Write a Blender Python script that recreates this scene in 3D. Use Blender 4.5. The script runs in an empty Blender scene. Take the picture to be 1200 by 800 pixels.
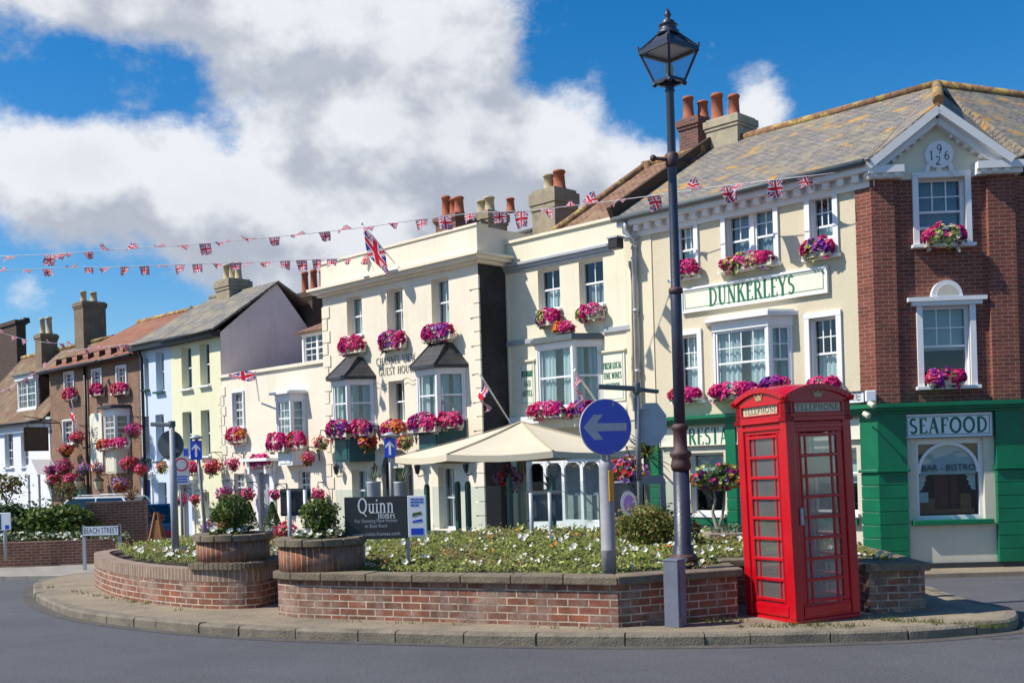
import bpy, math, random
from mathutils import Matrix, Vector, noise
R=random.Random(7)
rad=math.radians
sc=bpy.context.scene
COL=sc.collection
# ---------------------------------------------------------------- camera model
F=1280.0; CX=600.0; CY=545.0; ROLL=rad(1.7); H=1.84
GL=-0.5                                   # street level in front of the houses
def ray(px,py):
    a=(px-CX)/F; b=-(py-CY)/F
    c,s=math.cos(ROLL),math.sin(ROLL)
    return Vector((a*c+b*s, 1.0, -a*s+b*c))
def at(px,py,Y):
    d=ray(px,py); return Vector((d.x*Y, Y, H+d.z*Y))
def onz(px,py,z):
    d=ray(px,py); t=(z-H)/d.z; return Vector((d.x*t,t,z))
SUN=Vector((-1,-0.2,1.12)).normalized()
def sstep(a,b,x):
    t=min(1,max(0,(x-a)/(b-a))); return t*t*(3-2*t)
def ground(x,y):
    y0=19-5*sstep(-3,3,x)
    return GL*sstep(y0,y0+7,y)
# ---------------------------------------------------------------- materials
def mk(name,col,rough=.8,var=.12,vs=2.5,bump=0,bs=40,kind=None,col2=None,col3=None,mort=(.3,.26,.22),bw=.225,bh=.075,ms=.012,
       lichen=None,streak=0,metal=0,coat=0,spec=.5,off=.5,alpha=None,coord='UV',dirt=0,fleck=0,grit=0):
    m=bpy.data.materials.new(name); m.use_nodes=True
    nt=m.node_tree; N=nt.nodes; L=nt.links
    p=N['Principled BSDF']; tc=N.new('ShaderNodeTexCoord')
    p.inputs['Roughness'].default_value=rough; p.inputs['Metallic'].default_value=metal
    p.inputs['Coat Weight'].default_value=coat; p.inputs['Specular IOR Level'].default_value=spec
    def mapn(scale,src='Object'):
        mp=N.new('ShaderNodeMapping'); mp.inputs['Scale'].default_value=scale; L.new(tc.outputs[src],mp.inputs[0]); return mp.outputs[0]
    def nz(vec,s,d=5,r=.6):
        n=N.new('ShaderNodeTexNoise'); n.inputs['Scale'].default_value=s; n.inputs['Detail'].default_value=d; n.inputs['Roughness'].default_value=r
        L.new(vec,n.inputs['Vector']); return n.outputs['Fac']
    def mix(a,b,f,t='MIX'):
        x=N.new('ShaderNodeMix'); x.data_type='RGBA'; x.blend_type=t
        for s,v in ((x.inputs[6],a),(x.inputs[7],b)):
            if hasattr(v,'is_output'): L.new(v,s)
            else: s.default_value=(*v,1)
        if hasattr(f,'is_output'): L.new(f,x.inputs[0])
        else: x.inputs[0].default_value=f
        return x.outputs[2]
    def ramp(f,a,b):
        x=N.new('ShaderNodeMapRange'); L.new(f,x.inputs[0]); x.inputs[1].default_value=a; x.inputs[2].default_value=b; return x.outputs[0]
    obj=mapn((1,1,1)); c=col; bfac=None
    if kind=='brick':
        b=N.new('ShaderNodeTexBrick'); L.new(tc.outputs[coord],b.inputs['Vector'])
        b.offset=off; b.inputs['Scale'].default_value=1; b.inputs['Mortar Size'].default_value=ms; b.inputs['Mortar Smooth'].default_value=.3
        b.inputs['Brick Width'].default_value=bw; b.inputs['Row Height'].default_value=bh; b.inputs['Bias'].default_value=0
        b.inputs['Color1'].default_value=(*col,1); b.inputs['Color2'].default_value=(*(col2 or col),1); b.inputs['Mortar'].default_value=(*mort,1)
        c=b.outputs['Color']; bfac=b.outputs['Fac']
        if col3:
            c=mix(c,col3,ramp(nz(obj,1.7,6,.7),.48,.62))
    elif col3: c=mix(col,col3,ramp(nz(obj,vs*.7,6,.7),.45,.7))
    if var:
        v=ramp(nz(obj,vs,6,.65),.25,.75)
        dk=N.new('ShaderNodeMapRange'); L.new(v,dk.inputs[0]); dk.inputs[3].default_value=1-var; dk.inputs[4].default_value=1+var*.5
        cb=N.new('ShaderNodeCombineColor'); [L.new(dk.outputs[0],cb.inputs[i]) for i in range(3)]
        c=mix(c,cb.outputs[0],1.0,'MULTIPLY')
    if streak:
        s=ramp(nz(mapn((5,5,.35)),1.0,5,.7),.5,.8)
        c=mix(c,tuple(x*.55 for x in col),_mul(N,L,s,streak))
    if dirt: c=mix(c,(.05,.045,.04),_mul(N,L,ramp(nz(obj,4.3,8,.75),.5,.72),dirt))
    if lichen: 
        c=mix(c,lichen[0],ramp(nz(obj,lichen[1],7,.7),lichen[2],lichen[2]+.06))
    if fleck: c=mix(c,(.42,.40,.36),_mul(N,L,ramp(nz(obj,170,2,.5),.57,.68),fleck))
    if grit:
        g=nz(obj,38,3,.7); gm=N.new('ShaderNodeMapRange'); L.new(g,gm.inputs[0]); gm.inputs[1].default_value=.3; gm.inputs[2].default_value=.7; gm.inputs[3].default_value=1-grit; gm.inputs[4].default_value=1+grit
        cb=N.new('ShaderNodeCombineColor'); [L.new(gm.outputs[0],cb.inputs[i]) for i in range(3)]; c=mix(c,cb.outputs[0],1.0,'MULTIPLY')
    if hasattr(c,'is_output'): L.new(c,p.inputs['Base Color'])
    else: p.inputs['Base Color'].default_value=(*c,1)
    if bump or bfac:
        bp=N.new('ShaderNodeBump'); bp.inputs['Strength'].default_value=max(bump,.01) if not bfac else .7
        if bfac:
            bp.inputs['Distance'].default_value=.012; bp.invert=True
            if bump:
                mm=N.new('ShaderNodeMath'); mm.operation='MULTIPLY_ADD'; L.new(nz(obj,bs,4),mm.inputs[0]); mm.inputs[1].default_value=bump; L.new(bfac,mm.inputs[2]); L.new(mm.outputs[0],bp.inputs['Height'])
            else: L.new(bfac,bp.inputs['Height'])
        else:
            bp.inputs['Distance'].default_value=.02; L.new(nz(obj,bs,4),bp.inputs['Height'])
        L.new(bp.outputs[0],p.inputs['Normal'])
    if alpha is not None: p.inputs['Alpha'].default_value=alpha
    return m
def _mul(N,L,f,k):
    x=N.new('ShaderNodeMath'); x.operation='MULTIPLY'; L.new(f,x.inputs[0]); x.inputs[1].default_value=k; return x.outputs[0]
def glassmat(name,tint,refl=.12,rough=.02,grey_mix=0):
    m=bpy.data.materials.new(name); m.use_nodes=True; nt=m.node_tree; N=nt.nodes; L=nt.links
    N.remove(N['Principled BSDF']); out=N['Material Output']
    t=N.new('ShaderNodeBsdfTransparent'); t.inputs[0].default_value=(*tint,1)
    g=N.new('ShaderNodeBsdfGlossy'); g.inputs['Roughness'].default_value=rough; g.inputs[0].default_value=(.9,.95,1,1)
    fr=N.new('ShaderNodeLayerWeight'); fr.inputs[0].default_value=.5; pw=N.new('ShaderNodeMath'); pw.operation='POWER'; L.new(fr.outputs['Facing'],pw.inputs[0]); pw.inputs[1].default_value=4
    a=N.new('ShaderNodeMath'); a.operation='MULTIPLY_ADD'; L.new(pw.outputs[0],a.inputs[0]); a.inputs[1].default_value=.8; a.inputs[2].default_value=refl
    tc=N.new('ShaderNodeTexCoord'); nz=N.new('ShaderNodeTexNoise'); nz.inputs['Scale'].default_value=2.2; L.new(tc.outputs['Object'],nz.inputs['Vector'])
    bp=N.new('ShaderNodeBump'); bp.inputs['Strength'].default_value=.12; bp.inputs['Distance'].default_value=.03; L.new(nz.outputs['Fac'],bp.inputs['Height']); L.new(bp.outputs[0],g.inputs['Normal'])
    x=N.new('ShaderNodeMixShader'); L.new(a.outputs[0],x.inputs[0]); L.new(t.outputs[0],x.inputs[1]); L.new(g.outputs[0],x.inputs[2]); L.new(x.outputs[0],out.inputs[0])
    if grey_mix:
        d=N.new('ShaderNodeBsdfDiffuse'); d.inputs[0].default_value=(.45,.46,.45,1); y=N.new('ShaderNodeMixShader'); y.inputs[0].default_value=grey_mix; L.new(x.outputs[0],y.inputs[1]); L.new(d.outputs[0],y.inputs[2]); L.new(y.outputs[0],out.inputs[0])  # mixes an even share of grey diffuse into the pane
    return m
def leafmat(name,col,tr=.35):
    m=mk(name,col,rough=.55,var=.45,vs=9,spec=.4)
    nt=m.node_tree; N=nt.nodes; L=nt.links; p=N['Principled BSDF']
    src=p.inputs['Base Color'].links[0].from_socket
    t=N.new('ShaderNodeBsdfTranslucent'); L.new(src,t.inputs[0]); x=N.new('ShaderNodeMixShader'); x.inputs[0].default_value=tr
    L.new(p.outputs[0],x.inputs[1]); L.new(t.outputs[0],x.inputs[2]); L.new(x.outputs[0],N['Material Output'].inputs[0]); return m
M={}
def defmats():
    a=dict
    M.update(
    cream=mk('cream_paint',(.82,.735,.59),.75,.12,.7,.2,50,streak=.3,spec=.2),
    creamN=mk('ivory_paint',(.80,.74,.575),.75,.12,.7,.2,50,streak=.3,spec=.2),
    creamW=mk('peach_cream_paint',(.83,.745,.61),.75,.13,.6,.2,50,streak=.32,spec=.2),
    pebble=mk('pebbledash',(.72,.64,.475),.9,.16,60,.9,55,streak=.14,spec=.1),
    smoothD=mk('smooth_stone_paint',(.74,.66,.49),.8,.06,1,.1,60,streak=.2),
    yellow=mk('pale_yellow_paint',(.76,.735,.50),.8,.07,.8,.1,50,streak=.2),
    blue=mk('pale_blue_paint',(.58,.67,.78),.8,.07,.8,.1,50,streak=.2),
    whitewall=mk('white_render',(.74,.76,.82),.8,.08,.8,.15,40,streak=.2),
    greygable=mk('grey_gable_render',(.84,.735,.68),.9,.14,1.0,.25,30,streak=.3),
    tar=mk('black_tarred_wall',(.022,.021,.024),.85,.6,2,.6,18,dirt=.3,col3=(.045,.043,.046),streak=.5),
    white=mk('white_gloss_paint',(.80,.80,.81),.45,.05,4,0),
    whitewood=mk('white_painted_timber',(.78,.77,.76),.5,.08,3,.05,60),
    stonecream=mk('cream_shop_render',(.66,.61,.49),.85,.1,1.2,.15,50,streak=.25),
    green=mk('green_gloss_paint',(.002,.155,.070),.42,.22,2.5,.10,25,spec=.4,dirt=.12),
    dgreen=mk('dark_green_paint',(.012,.075,.062),.45,.2,2,.05,30),
    teal=mk('teal_panel_paint',(.02,.085,.085),.4,.2,2,0),
    brickR=mk('red_facing_brick',(.27,.072,.045),.9,.35,3,.4,50,'brick',(.17,.048,.035),mort=(.34,.22,.17),ms=.008,streak=.15),
    brickP=mk('brown_pub_brick',(.27,.145,.085),.9,.25,2.5,.3,60,'brick',(.19,.10,.065),mort=(.33,.25,.18),ms=.009),
    brickW=mk('weathered_wall_brick',(.33,.105,.055),.92,.5,6,.7,40,'brick',(.19,.085,.06),(.36,.26,.205),mort=(.60,.50,.39),bw=.235,bh=.082,ms=.009,dirt=.6,streak=.3),
    brickS=mk('brick_on_end',(.40,.115,.045),.92,.45,7,.5,50,'brick',(.22,.085,.05),(.25,.18,.135),mort=(.50,.38,.28),bw=.075,bh=.6,ms=.008,off=0,dirt=.4),
    brickS2=mk('weathered_brick_on_end',(.30,.2,.145),.95,.3,3,.5,50,'brick',(.24,.15,.105),mort=(.44,.37,.3),bw=.08,bh=.6,ms=.01,off=0,dirt=.35),
    brickL=mk('distant_red_brick',(.29,.105,.06),.92,.3,2,.3,40,'brick',(.22,.075,.045),mort=(.36,.27,.21),ms=.012,dirt=.25),
    brickD=mk('dark_chimney_brick',(.23,.08,.055),.9,.3,3,.3,50,'brick',(.13,.055,.045),mort=(.24,.2,.17),ms=.009,dirt=.4),
    brickO=mk('sooty_brick',(.09,.05,.035),.95,.3,3,.3,50,'brick',(.06,.035,.03),mort=(.11,.09,.07),ms=.009),
    coping=mk('weathered_concrete_coping',(.205,.16,.11),.95,.4,4,.8,45,dirt=.5,col3=(.26,.215,.15),lichen=((.33,.31,.23),6,.66)),
    stone=mk('weathered_chimney_render',(.36,.30,.21),.95,.3,2.5,.5,35,dirt=.5,streak=.4),
    stoneD=mk('sooty_chimney_render',(.235,.175,.115),.95,.35,2.5,.5,35,dirt=.5,streak=.4),
    drapeB=mk('cream_drape',(.66,.60,.47),.9,.2,3,0), drapeG=mk('grey_blue_drape',(.36,.42,.46),.9,.2,3,0),
    stoneL=mk('pale_stone',(.45,.39,.28),.95,.25,3,.5,35,dirt=.35,streak=.3),
    slate=mk('lichened_slates',(.31,.275,.24),.75,.45,5,.3,40,'brick',(.19,.18,.175),(.30,.255,.17),mort=(.07,.065,.06),bw=.22,bh=.11,ms=.013,lichen=((.50,.26,.035),1.6,.57),streak=.25),
    slate2=mk('grey_slates',(.24,.225,.205),.8,.3,2,.3,40,'brick',(.17,.16,.15),(.27,.225,.15),mort=(.08,.075,.07),bw=.26,bh=.14,ms=.015),
    lead=mk('black_slate_bay_roof',(.028,.028,.032),.55,.4,5,.3,30,'brick',(.045,.045,.05),mort=(.015,.015,.015),bw=.25,bh=.18,ms=.008),
    tileO=mk('orange_clay_tiles',(.36,.135,.07),.9,.3,2,.4,40,'brick',(.27,.10,.055),(.30,.15,.09),mort=(.1,.045,.03),bw=.18,bh=.12,ms=.01),
    tileB=mk('brown_clay_tiles',(.33,.165,.10),.9,.35,3,.5,40,'brick',(.20,.10,.065),(.30,.20,.12),mort=(.075,.04,.03),bw=.18,bh=.11,ms=.013),
    tileM=mk('mossy_clay_tiles',(.25,.15,.09),.92,.35,2,.5,40,'brick',(.2,.11,.07),(.24,.19,.10),mort=(.07,.045,.03),bw=.18,bh=.11,ms=.01),
    ridge=mk('clay_ridge_tiles',(.32,.165,.085),.9,.4,6,.4,40,'brick',(.26,.14,.08),mort=(.14,.1,.07),bw=.4,bh=9,ms=.02,lichen=((.42,.31,.09),3,.5)),
    pot=mk('terracotta_pot',(.40,.115,.055),.85,.3,5,.2,40,dirt=.25),
    potC=mk('buff_clay_pot',(.52,.42,.26),.85,.3,5,.2,40,dirt=.3),
    red=mk('glossy_red_paint',(.53,.0025,.012),.30,.18,2.2,.035,18,coat=.15,spec=.5,dirt=.14),
    redD=mk('red_paint_weathered',(.55,.006,.012),.4,.25,7,.1,30,dirt=.25),
    iron=mk('blue_black_iron_paint',(.028,.034,.062),.42,.25,4,.15,30,coat=.15,dirt=.15),
    rust=mk('brown_iron_collar',(.085,.04,.04),.6,.4,9,.3,40),
    black=mk('black_paint',(.012,.012,.014),.5,.2,4,0),
    grey=mk('galvanised_grey_steel',(.27,.27,.29),.5,.2,5,.1,30,metal=.25,dirt=.1),
    greyL=mk('light_grey_steel',(.42,.44,.47),.5,.15,4,.05,30,metal=.2),
    greyP=mk('grey_painted_post',(.33,.325,.345),.55,.2,3,.1,30,dirt=.25),
    greyB=mk('blue_grey_cabinet_paint',(.15,.165,.22),.55,.25,3,.12,25,dirt=.2),
    signback=mk('dark_sign_back',(.035,.036,.04),.5,.25,4,0),
    signgrey=mk('grey_sign_back',(.11,.13,.14),.5,.25,4,0),
    signblue=mk('sign_blue',(.004,.055,.56),.35,.06,3,0,coat=.3),
    signwhite=mk('sign_white',(.78,.80,.84),.4,.05,3,0),
    signcream=mk('sign_cream',(.76,.75,.62),.5,.05,2,0,streak=.1),
    signsilver=mk('worn_reflective_white',(.48,.50,.55),.45,.15,6,0),
    signred=mk('sign_red',(.55,.01,.02),.4,.05,3,0),
    yellowm=mk('yellow_reflector',(.72,.34,.005),.4,.1,5,0),
    ink=mk('black_lettering',(.02,.022,.025),.6,0),
    inkgreen=mk('green_lettering',(.003,.13,.07),.5,0),
    inkgrey=mk('faded_grey_lettering',(.20,.18,.155),.8,.2,8),
    inkfaint=mk('faint_grey_lettering',(.40,.36,.29),.8,.2,8),
    inkwhite=mk('white_lettering',(.8,.8,.8),.5,0),
    gold=mk('worn_gilt',(.50,.33,.17),.5,.2,10,metal=.2),
    interior_red=mk('dark_red_drape',(.16,.03,.025),.8,.3,6),
    opal=mk('opal_sign_glass',(.60,.53,.36),.3,.15,5,0),
    glass=glassmat('window_glass',(.68,.765,.775),.07),
    glassB=glassmat('booth_glass',(.68,.70,.71),.20,.10,grey_mix=.18),
    glassF=glassmat('screen_glass',(.72,.83,.84),.06),
    glassL=glassmat('lantern_glass',(.86,.89,.93),.05),
    glassC=glassmat('car_glass',(.06,.08,.09),.10),
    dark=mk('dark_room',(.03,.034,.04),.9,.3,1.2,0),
    curtain=mk('net_curtain',(.72,.80,.79),.9,.12,3,0),
    blueshade=mk('painted_blue_reflection',(.32,.42,.52),.8,.3,1.5),  # bluish glass reflection put into the colour of a sheet
    drape=mk('pale_drape',(.55,.56,.52),.9,.2,3,0),
    blind=mk('roller_blind',(.55,.67,.70),.8,.08,2,0),
    asphalt=mk('asphalt',(.080,.082,.097),.88,.28,.55,.6,130,fleck=.55,col3=(.098,.099,.112),dirt=.2,grit=.3),
    tarmac=mk('worn_footway',(.30,.24,.165),.95,.25,1.1,.6,70,col3=(.19,.155,.115),dirt=.4,fleck=.35,grit=.25),
    kerb=mk('kerb_stone',(.245,.205,.15),.95,.4,3.5,.8,45,dirt=.6,col3=(.18,.155,.12),fleck=.3),
    gutterdirt=mk('gutter_grit',(.095,.085,.075),.95,.45,2.5,.8,60,col3=(.075,.073,.077),dirt=.5,fleck=.4),
    slabs=mk('pale_paving',(.33,.30,.255),.92,.2,2,.3,40,'brick',(.29,.265,.23),mort=(.17,.155,.13),bw=.6,bh=.6,ms=.012),
    soil=mk('garden_soil',(.055,.04,.028),.95,.4,5,.8,20),
    timber=mk('dark_timber',(.06,.035,.02),.7,.3,4,.1,30),
    timberO=mk('varnished_board_frame',(.30,.12,.035),.6,.3,4,.1,30),
    canvasS=mk('canvas_seam',(.50,.43,.31),.85,.1,2),
    canvas=mk('cream_canvas',(.66,.58,.43),.85,.08,1.5,.1,60),
    canvasD=mk('canvas_patch',(.20,.19,.17),.9,.1,3,0),
    trough=mk('cream_plastic_trough',(.62,.58,.46),.6,.15,4,0),
    basket=mk('coir_basket',(.11,.08,.05),.9,.3,9,.4,30),
    terracotta=mk('plant_pot_clay',(.36,.15,.08),.85,.2,4,0),
    lavstone=mk('weathered_trough_stone',(.30,.24,.19),.95,.3,4,.5,30,dirt=.35),
    magenta=leafmat('magenta_petals',(.74,.014,.26),.3), pink=leafmat('pink_petals',(.82,.07,.24),.3), purple=leafmat('purple_petals',(.24,.025,.40),.3),
    lilac=leafmat('lilac_petals',(.42,.22,.60),.25), crimson=leafmat('scarlet_petals',(.66,.035,.045),.25), orange=leafmat('orange_petals',(.80,.26,.03),.25),
    petalw=leafmat('white_petals',(.82,.82,.76),.2), lime=leafmat('lime_petals',(.56,.60,.18),.25), throat=leafmat('petal_throat',(.55,.60,.22),.2),
    leaf=leafmat('leaf_green',(.085,.15,.028)), leafD=leafmat('leaf_dark_green',(.03,.072,.018)), leafY=leafmat('leaf_yellow_green',(.19,.23,.04)),
    leafR=leafmat('leaf_bronze',(.21,.11,.055)), leafB=leafmat('leaf_grey_green',(.16,.2,.12)), palm=leafmat('palm_leaf',(.17,.19,.05)), grass=leafmat('weed_grass',(.2,.22,.06)),
    bedA=leafmat('bedding_leaf',(.20,.255,.045),.4), bedB=leafmat('bedding_leaf_bright',(.33,.35,.075),.4), bedC=leafmat('bedding_leaf_bronze',(.32,.19,.085),.35), bedD=leafmat('bedding_leaf_deep',(.085,.135,.03),.35),
    bark=mk('pale_bark',(.30,.27,.21),.9,.3,10,.4,40),
    fred=leafmat('flag_red',(.72,.02,.06),.5), fblue=leafmat('flag_blue',(.03,.04,.34),.5), fwhite=leafmat('flag_white',(.82,.82,.84),.5),
    cord=mk('white_cord',(.6,.6,.62),.8,0),
    carwhite=mk('white_car_paint',(.78,.79,.8),.25,0,coat=.8), carblue=mk('blue_car_paint',(.01,.10,.27),.25,0,coat=.8), tyre=mk('tyre_rubber',(.02,.02,.02),.9,0),
    rubble=mk('pale_rubble',(.42,.38,.3),.95,.3,8,.5,30),
    )
# ---------------------------------------------------------------- mesh builder
class MB:
    def __init__(s,Mx=None): s.v=[];s.f=[];s.mi=[];s.uv=[];s.sm=[];s.M=Mx or Matrix()
    def P(s,p): s.v.append(s.M@Vector(p)); return len(s.v)-1
    def fi(s,idx,mi=0,uv=None,sm=False): s.f.append(idx); s.mi.append(mi); s.uv.append(uv); s.sm.append(sm)
    def face(s,pts,mi=0,uv=None,sm=False): s.fi([s.P(p) for p in pts],mi,uv,sm)
    def box(s,x0,x1,y0,y1,z0,z1,mi=0):
        i=[s.P((x,y,z)) for z in (z0,z1) for y in (y0,y1) for x in (x0,x1)]
        for q in ((0,2,3,1),(4,5,7,6),(0,1,5,4),(2,6,7,3),(0,4,6,2),(1,3,7,5)): s.fi([i[k] for k in q],mi)
    def bar(s,a,b,w,h=None,mi=0,up=(0,0,1)):
        a=Vector(a);b=Vector(b);h=h or w; d=(b-a).normalized(); u=Vector(up)
        if abs(d.dot(u))>.98: u=Vector((1,0,0))
        r=d.cross(u).normalized(); u=r.cross(d)
        i=[s.P(p+r*(sx*w/2)+u*(sz*h/2)) for p in (a,b) for sx,sz in ((-1,-1),(1,-1),(1,1),(-1,1))]
        for q in ((3,2,1,0),(4,5,6,7),(0,1,5,4),(1,2,6,5),(2,3,7,6),(3,0,4,7)): s.fi([i[k] for k in q],mi)
    def tube(s,pts,r,n=8,mi=0,cap=True):
        pts=[Vector(p) for p in pts]; rs=r if isinstance(r,(list,tuple)) else [r]*len(pts); rings=[]; pr=None
        for k,p in enumerate(pts):
            d=(pts[min(k+1,len(pts)-1)]-pts[max(k-1,0)]).normalized()
            u=Vector((0,0,1)) if abs(d.z)<.95 else Vector((1,0,0))
            if pr is not None: u=pr
            a=d.cross(u).normalized(); u=a.cross(d).normalized(); pr=u
            rings.append([s.P(p+(a*math.cos(t)+u*math.sin(t))*rs[k]) for t in [2*math.pi*j/n for j in range(n)]])
        for k in range(len(rings)-1):
            for j in range(n):
                s.fi([rings[k][j],rings[k][(j+1)%n],rings[k+1][(j+1)%n],rings[k+1][j]],mi,None,True)
        if cap: s.fi(rings[0][::-1],mi); s.fi(rings[-1],mi)
    def lathe(s,prof,n=20,mi=0,c=(0,0,0),sm=True,capt=True,rot=0,uvk=None):
        rings=[]
        for r,z in prof: rings.append([s.P((c[0]+r*math.cos(t+rot),c[1]+r*math.sin(t+rot),c[2]+z)) for t in [2*math.pi*j/n for j in range(n)]])
        for k in range(len(rings)-1):
            for j in range(n):
                uv=None
                if uvk: uv=[(uvk*2*math.pi*jj/n,prof[kk][1]) for jj,kk in ((j,k),(j+1,k),(j+1,k+1),(j,k+1))]
                s.fi([rings[k][j],rings[k][(j+1)%n],rings[k+1][(j+1)%n],rings[k+1][j]],mi,uv,sm)
        if capt: s.fi(rings[-1],mi); s.fi(rings[0][::-1],mi)
    def prism(s,poly,y0,y1,mi=0,mi2=None):      # poly in (x,z), counter-clockwise seen from -y
        n=len(poly); a=[s.P((x,y0,z)) for x,z in poly]; b=[s.P((x,y1,z)) for x,z in poly]
        s.fi(a,mi); s.fi(b[::-1],mi if mi2 is None else mi2)
        for k in range(n): s.fi([a[(k+1)%n],a[k],b[k],b[(k+1)%n]],mi if mi2 is None else mi2)
    def slab(s,poly,z0,z1,mi=0):
        n=len(poly); a=[s.P((p[0],p[1],z0)) for p in poly]; b=[s.P((p[0],p[1],z1)) for p in poly]
        s.fi(a[::-1],mi); s.fi(b,mi)
        for k in range(n): s.fi([a[k],a[(k+1)%n],b[(k+1)%n],b[k]],mi)
    def build(s,name,mats,parent=None,bevel=0,loc=None):
        me=bpy.data.meshes.new(name); me.from_pydata([tuple(v) for v in s.v],[],s.f)
        if not isinstance(mats,(list,tuple)): mats=[mats]
        for m in mats: me.materials.append(m if not isinstance(m,str) else M[m])
        ul=me.uv_layers.new(name='UVMap').data; k=0
        for p,mi,uv,sm in zip(me.polygons,s.mi,s.uv,s.sm):
            p.material_index=mi; p.use_smooth=sm
            if uv:
                for q in uv: ul[k].uv=q; k+=1
            else:
                n=p.normal; t=Vector((0,0,1)).cross(n)
                t=t.normalized() if t.length>.05 else Vector((1,0,0))
                b=n.cross(t)
                for vi in p.vertices: c=me.vertices[vi].co; ul[k].uv=(c.dot(t),c.dot(b)); k+=1
        me.update()
        o=bpy.data.objects.new(name,me); COL.objects.link(o)
        if parent: o.parent=parent
        if loc is not None: o.location=loc
        if bevel:
            bm=o.modifiers.new('b','BEVEL'); bm.width=bevel; bm.segments=2; bm.limit_method='ANGLE'; bm.angle_limit=rad(50)
        return o
def tag(o,label=None,cat=None,group=None,kind=None):
    if label: o['label']=label
    if cat: o['category']=cat
    if group: o['group']=group
    if kind: o['kind']=kind
    return o
def thing(name,label,cat,loc=(0,0,0),rot=0,group=None):
    o=bpy.data.objects.new(name,None); COL.objects.link(o); o.location=loc; o.rotation_euler=(0,0,rot); o.empty_display_size=.2
    return tag(o,label,cat,group)
def arc(cx,cy,rx,ry,a0,a1,n=10):
    return [(cx+rx*math.cos(rad(a0+(a1-a0)*k/n)),cy+ry*math.sin(rad(a0+(a1-a0)*k/n))) for k in range(n+1)]
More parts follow.
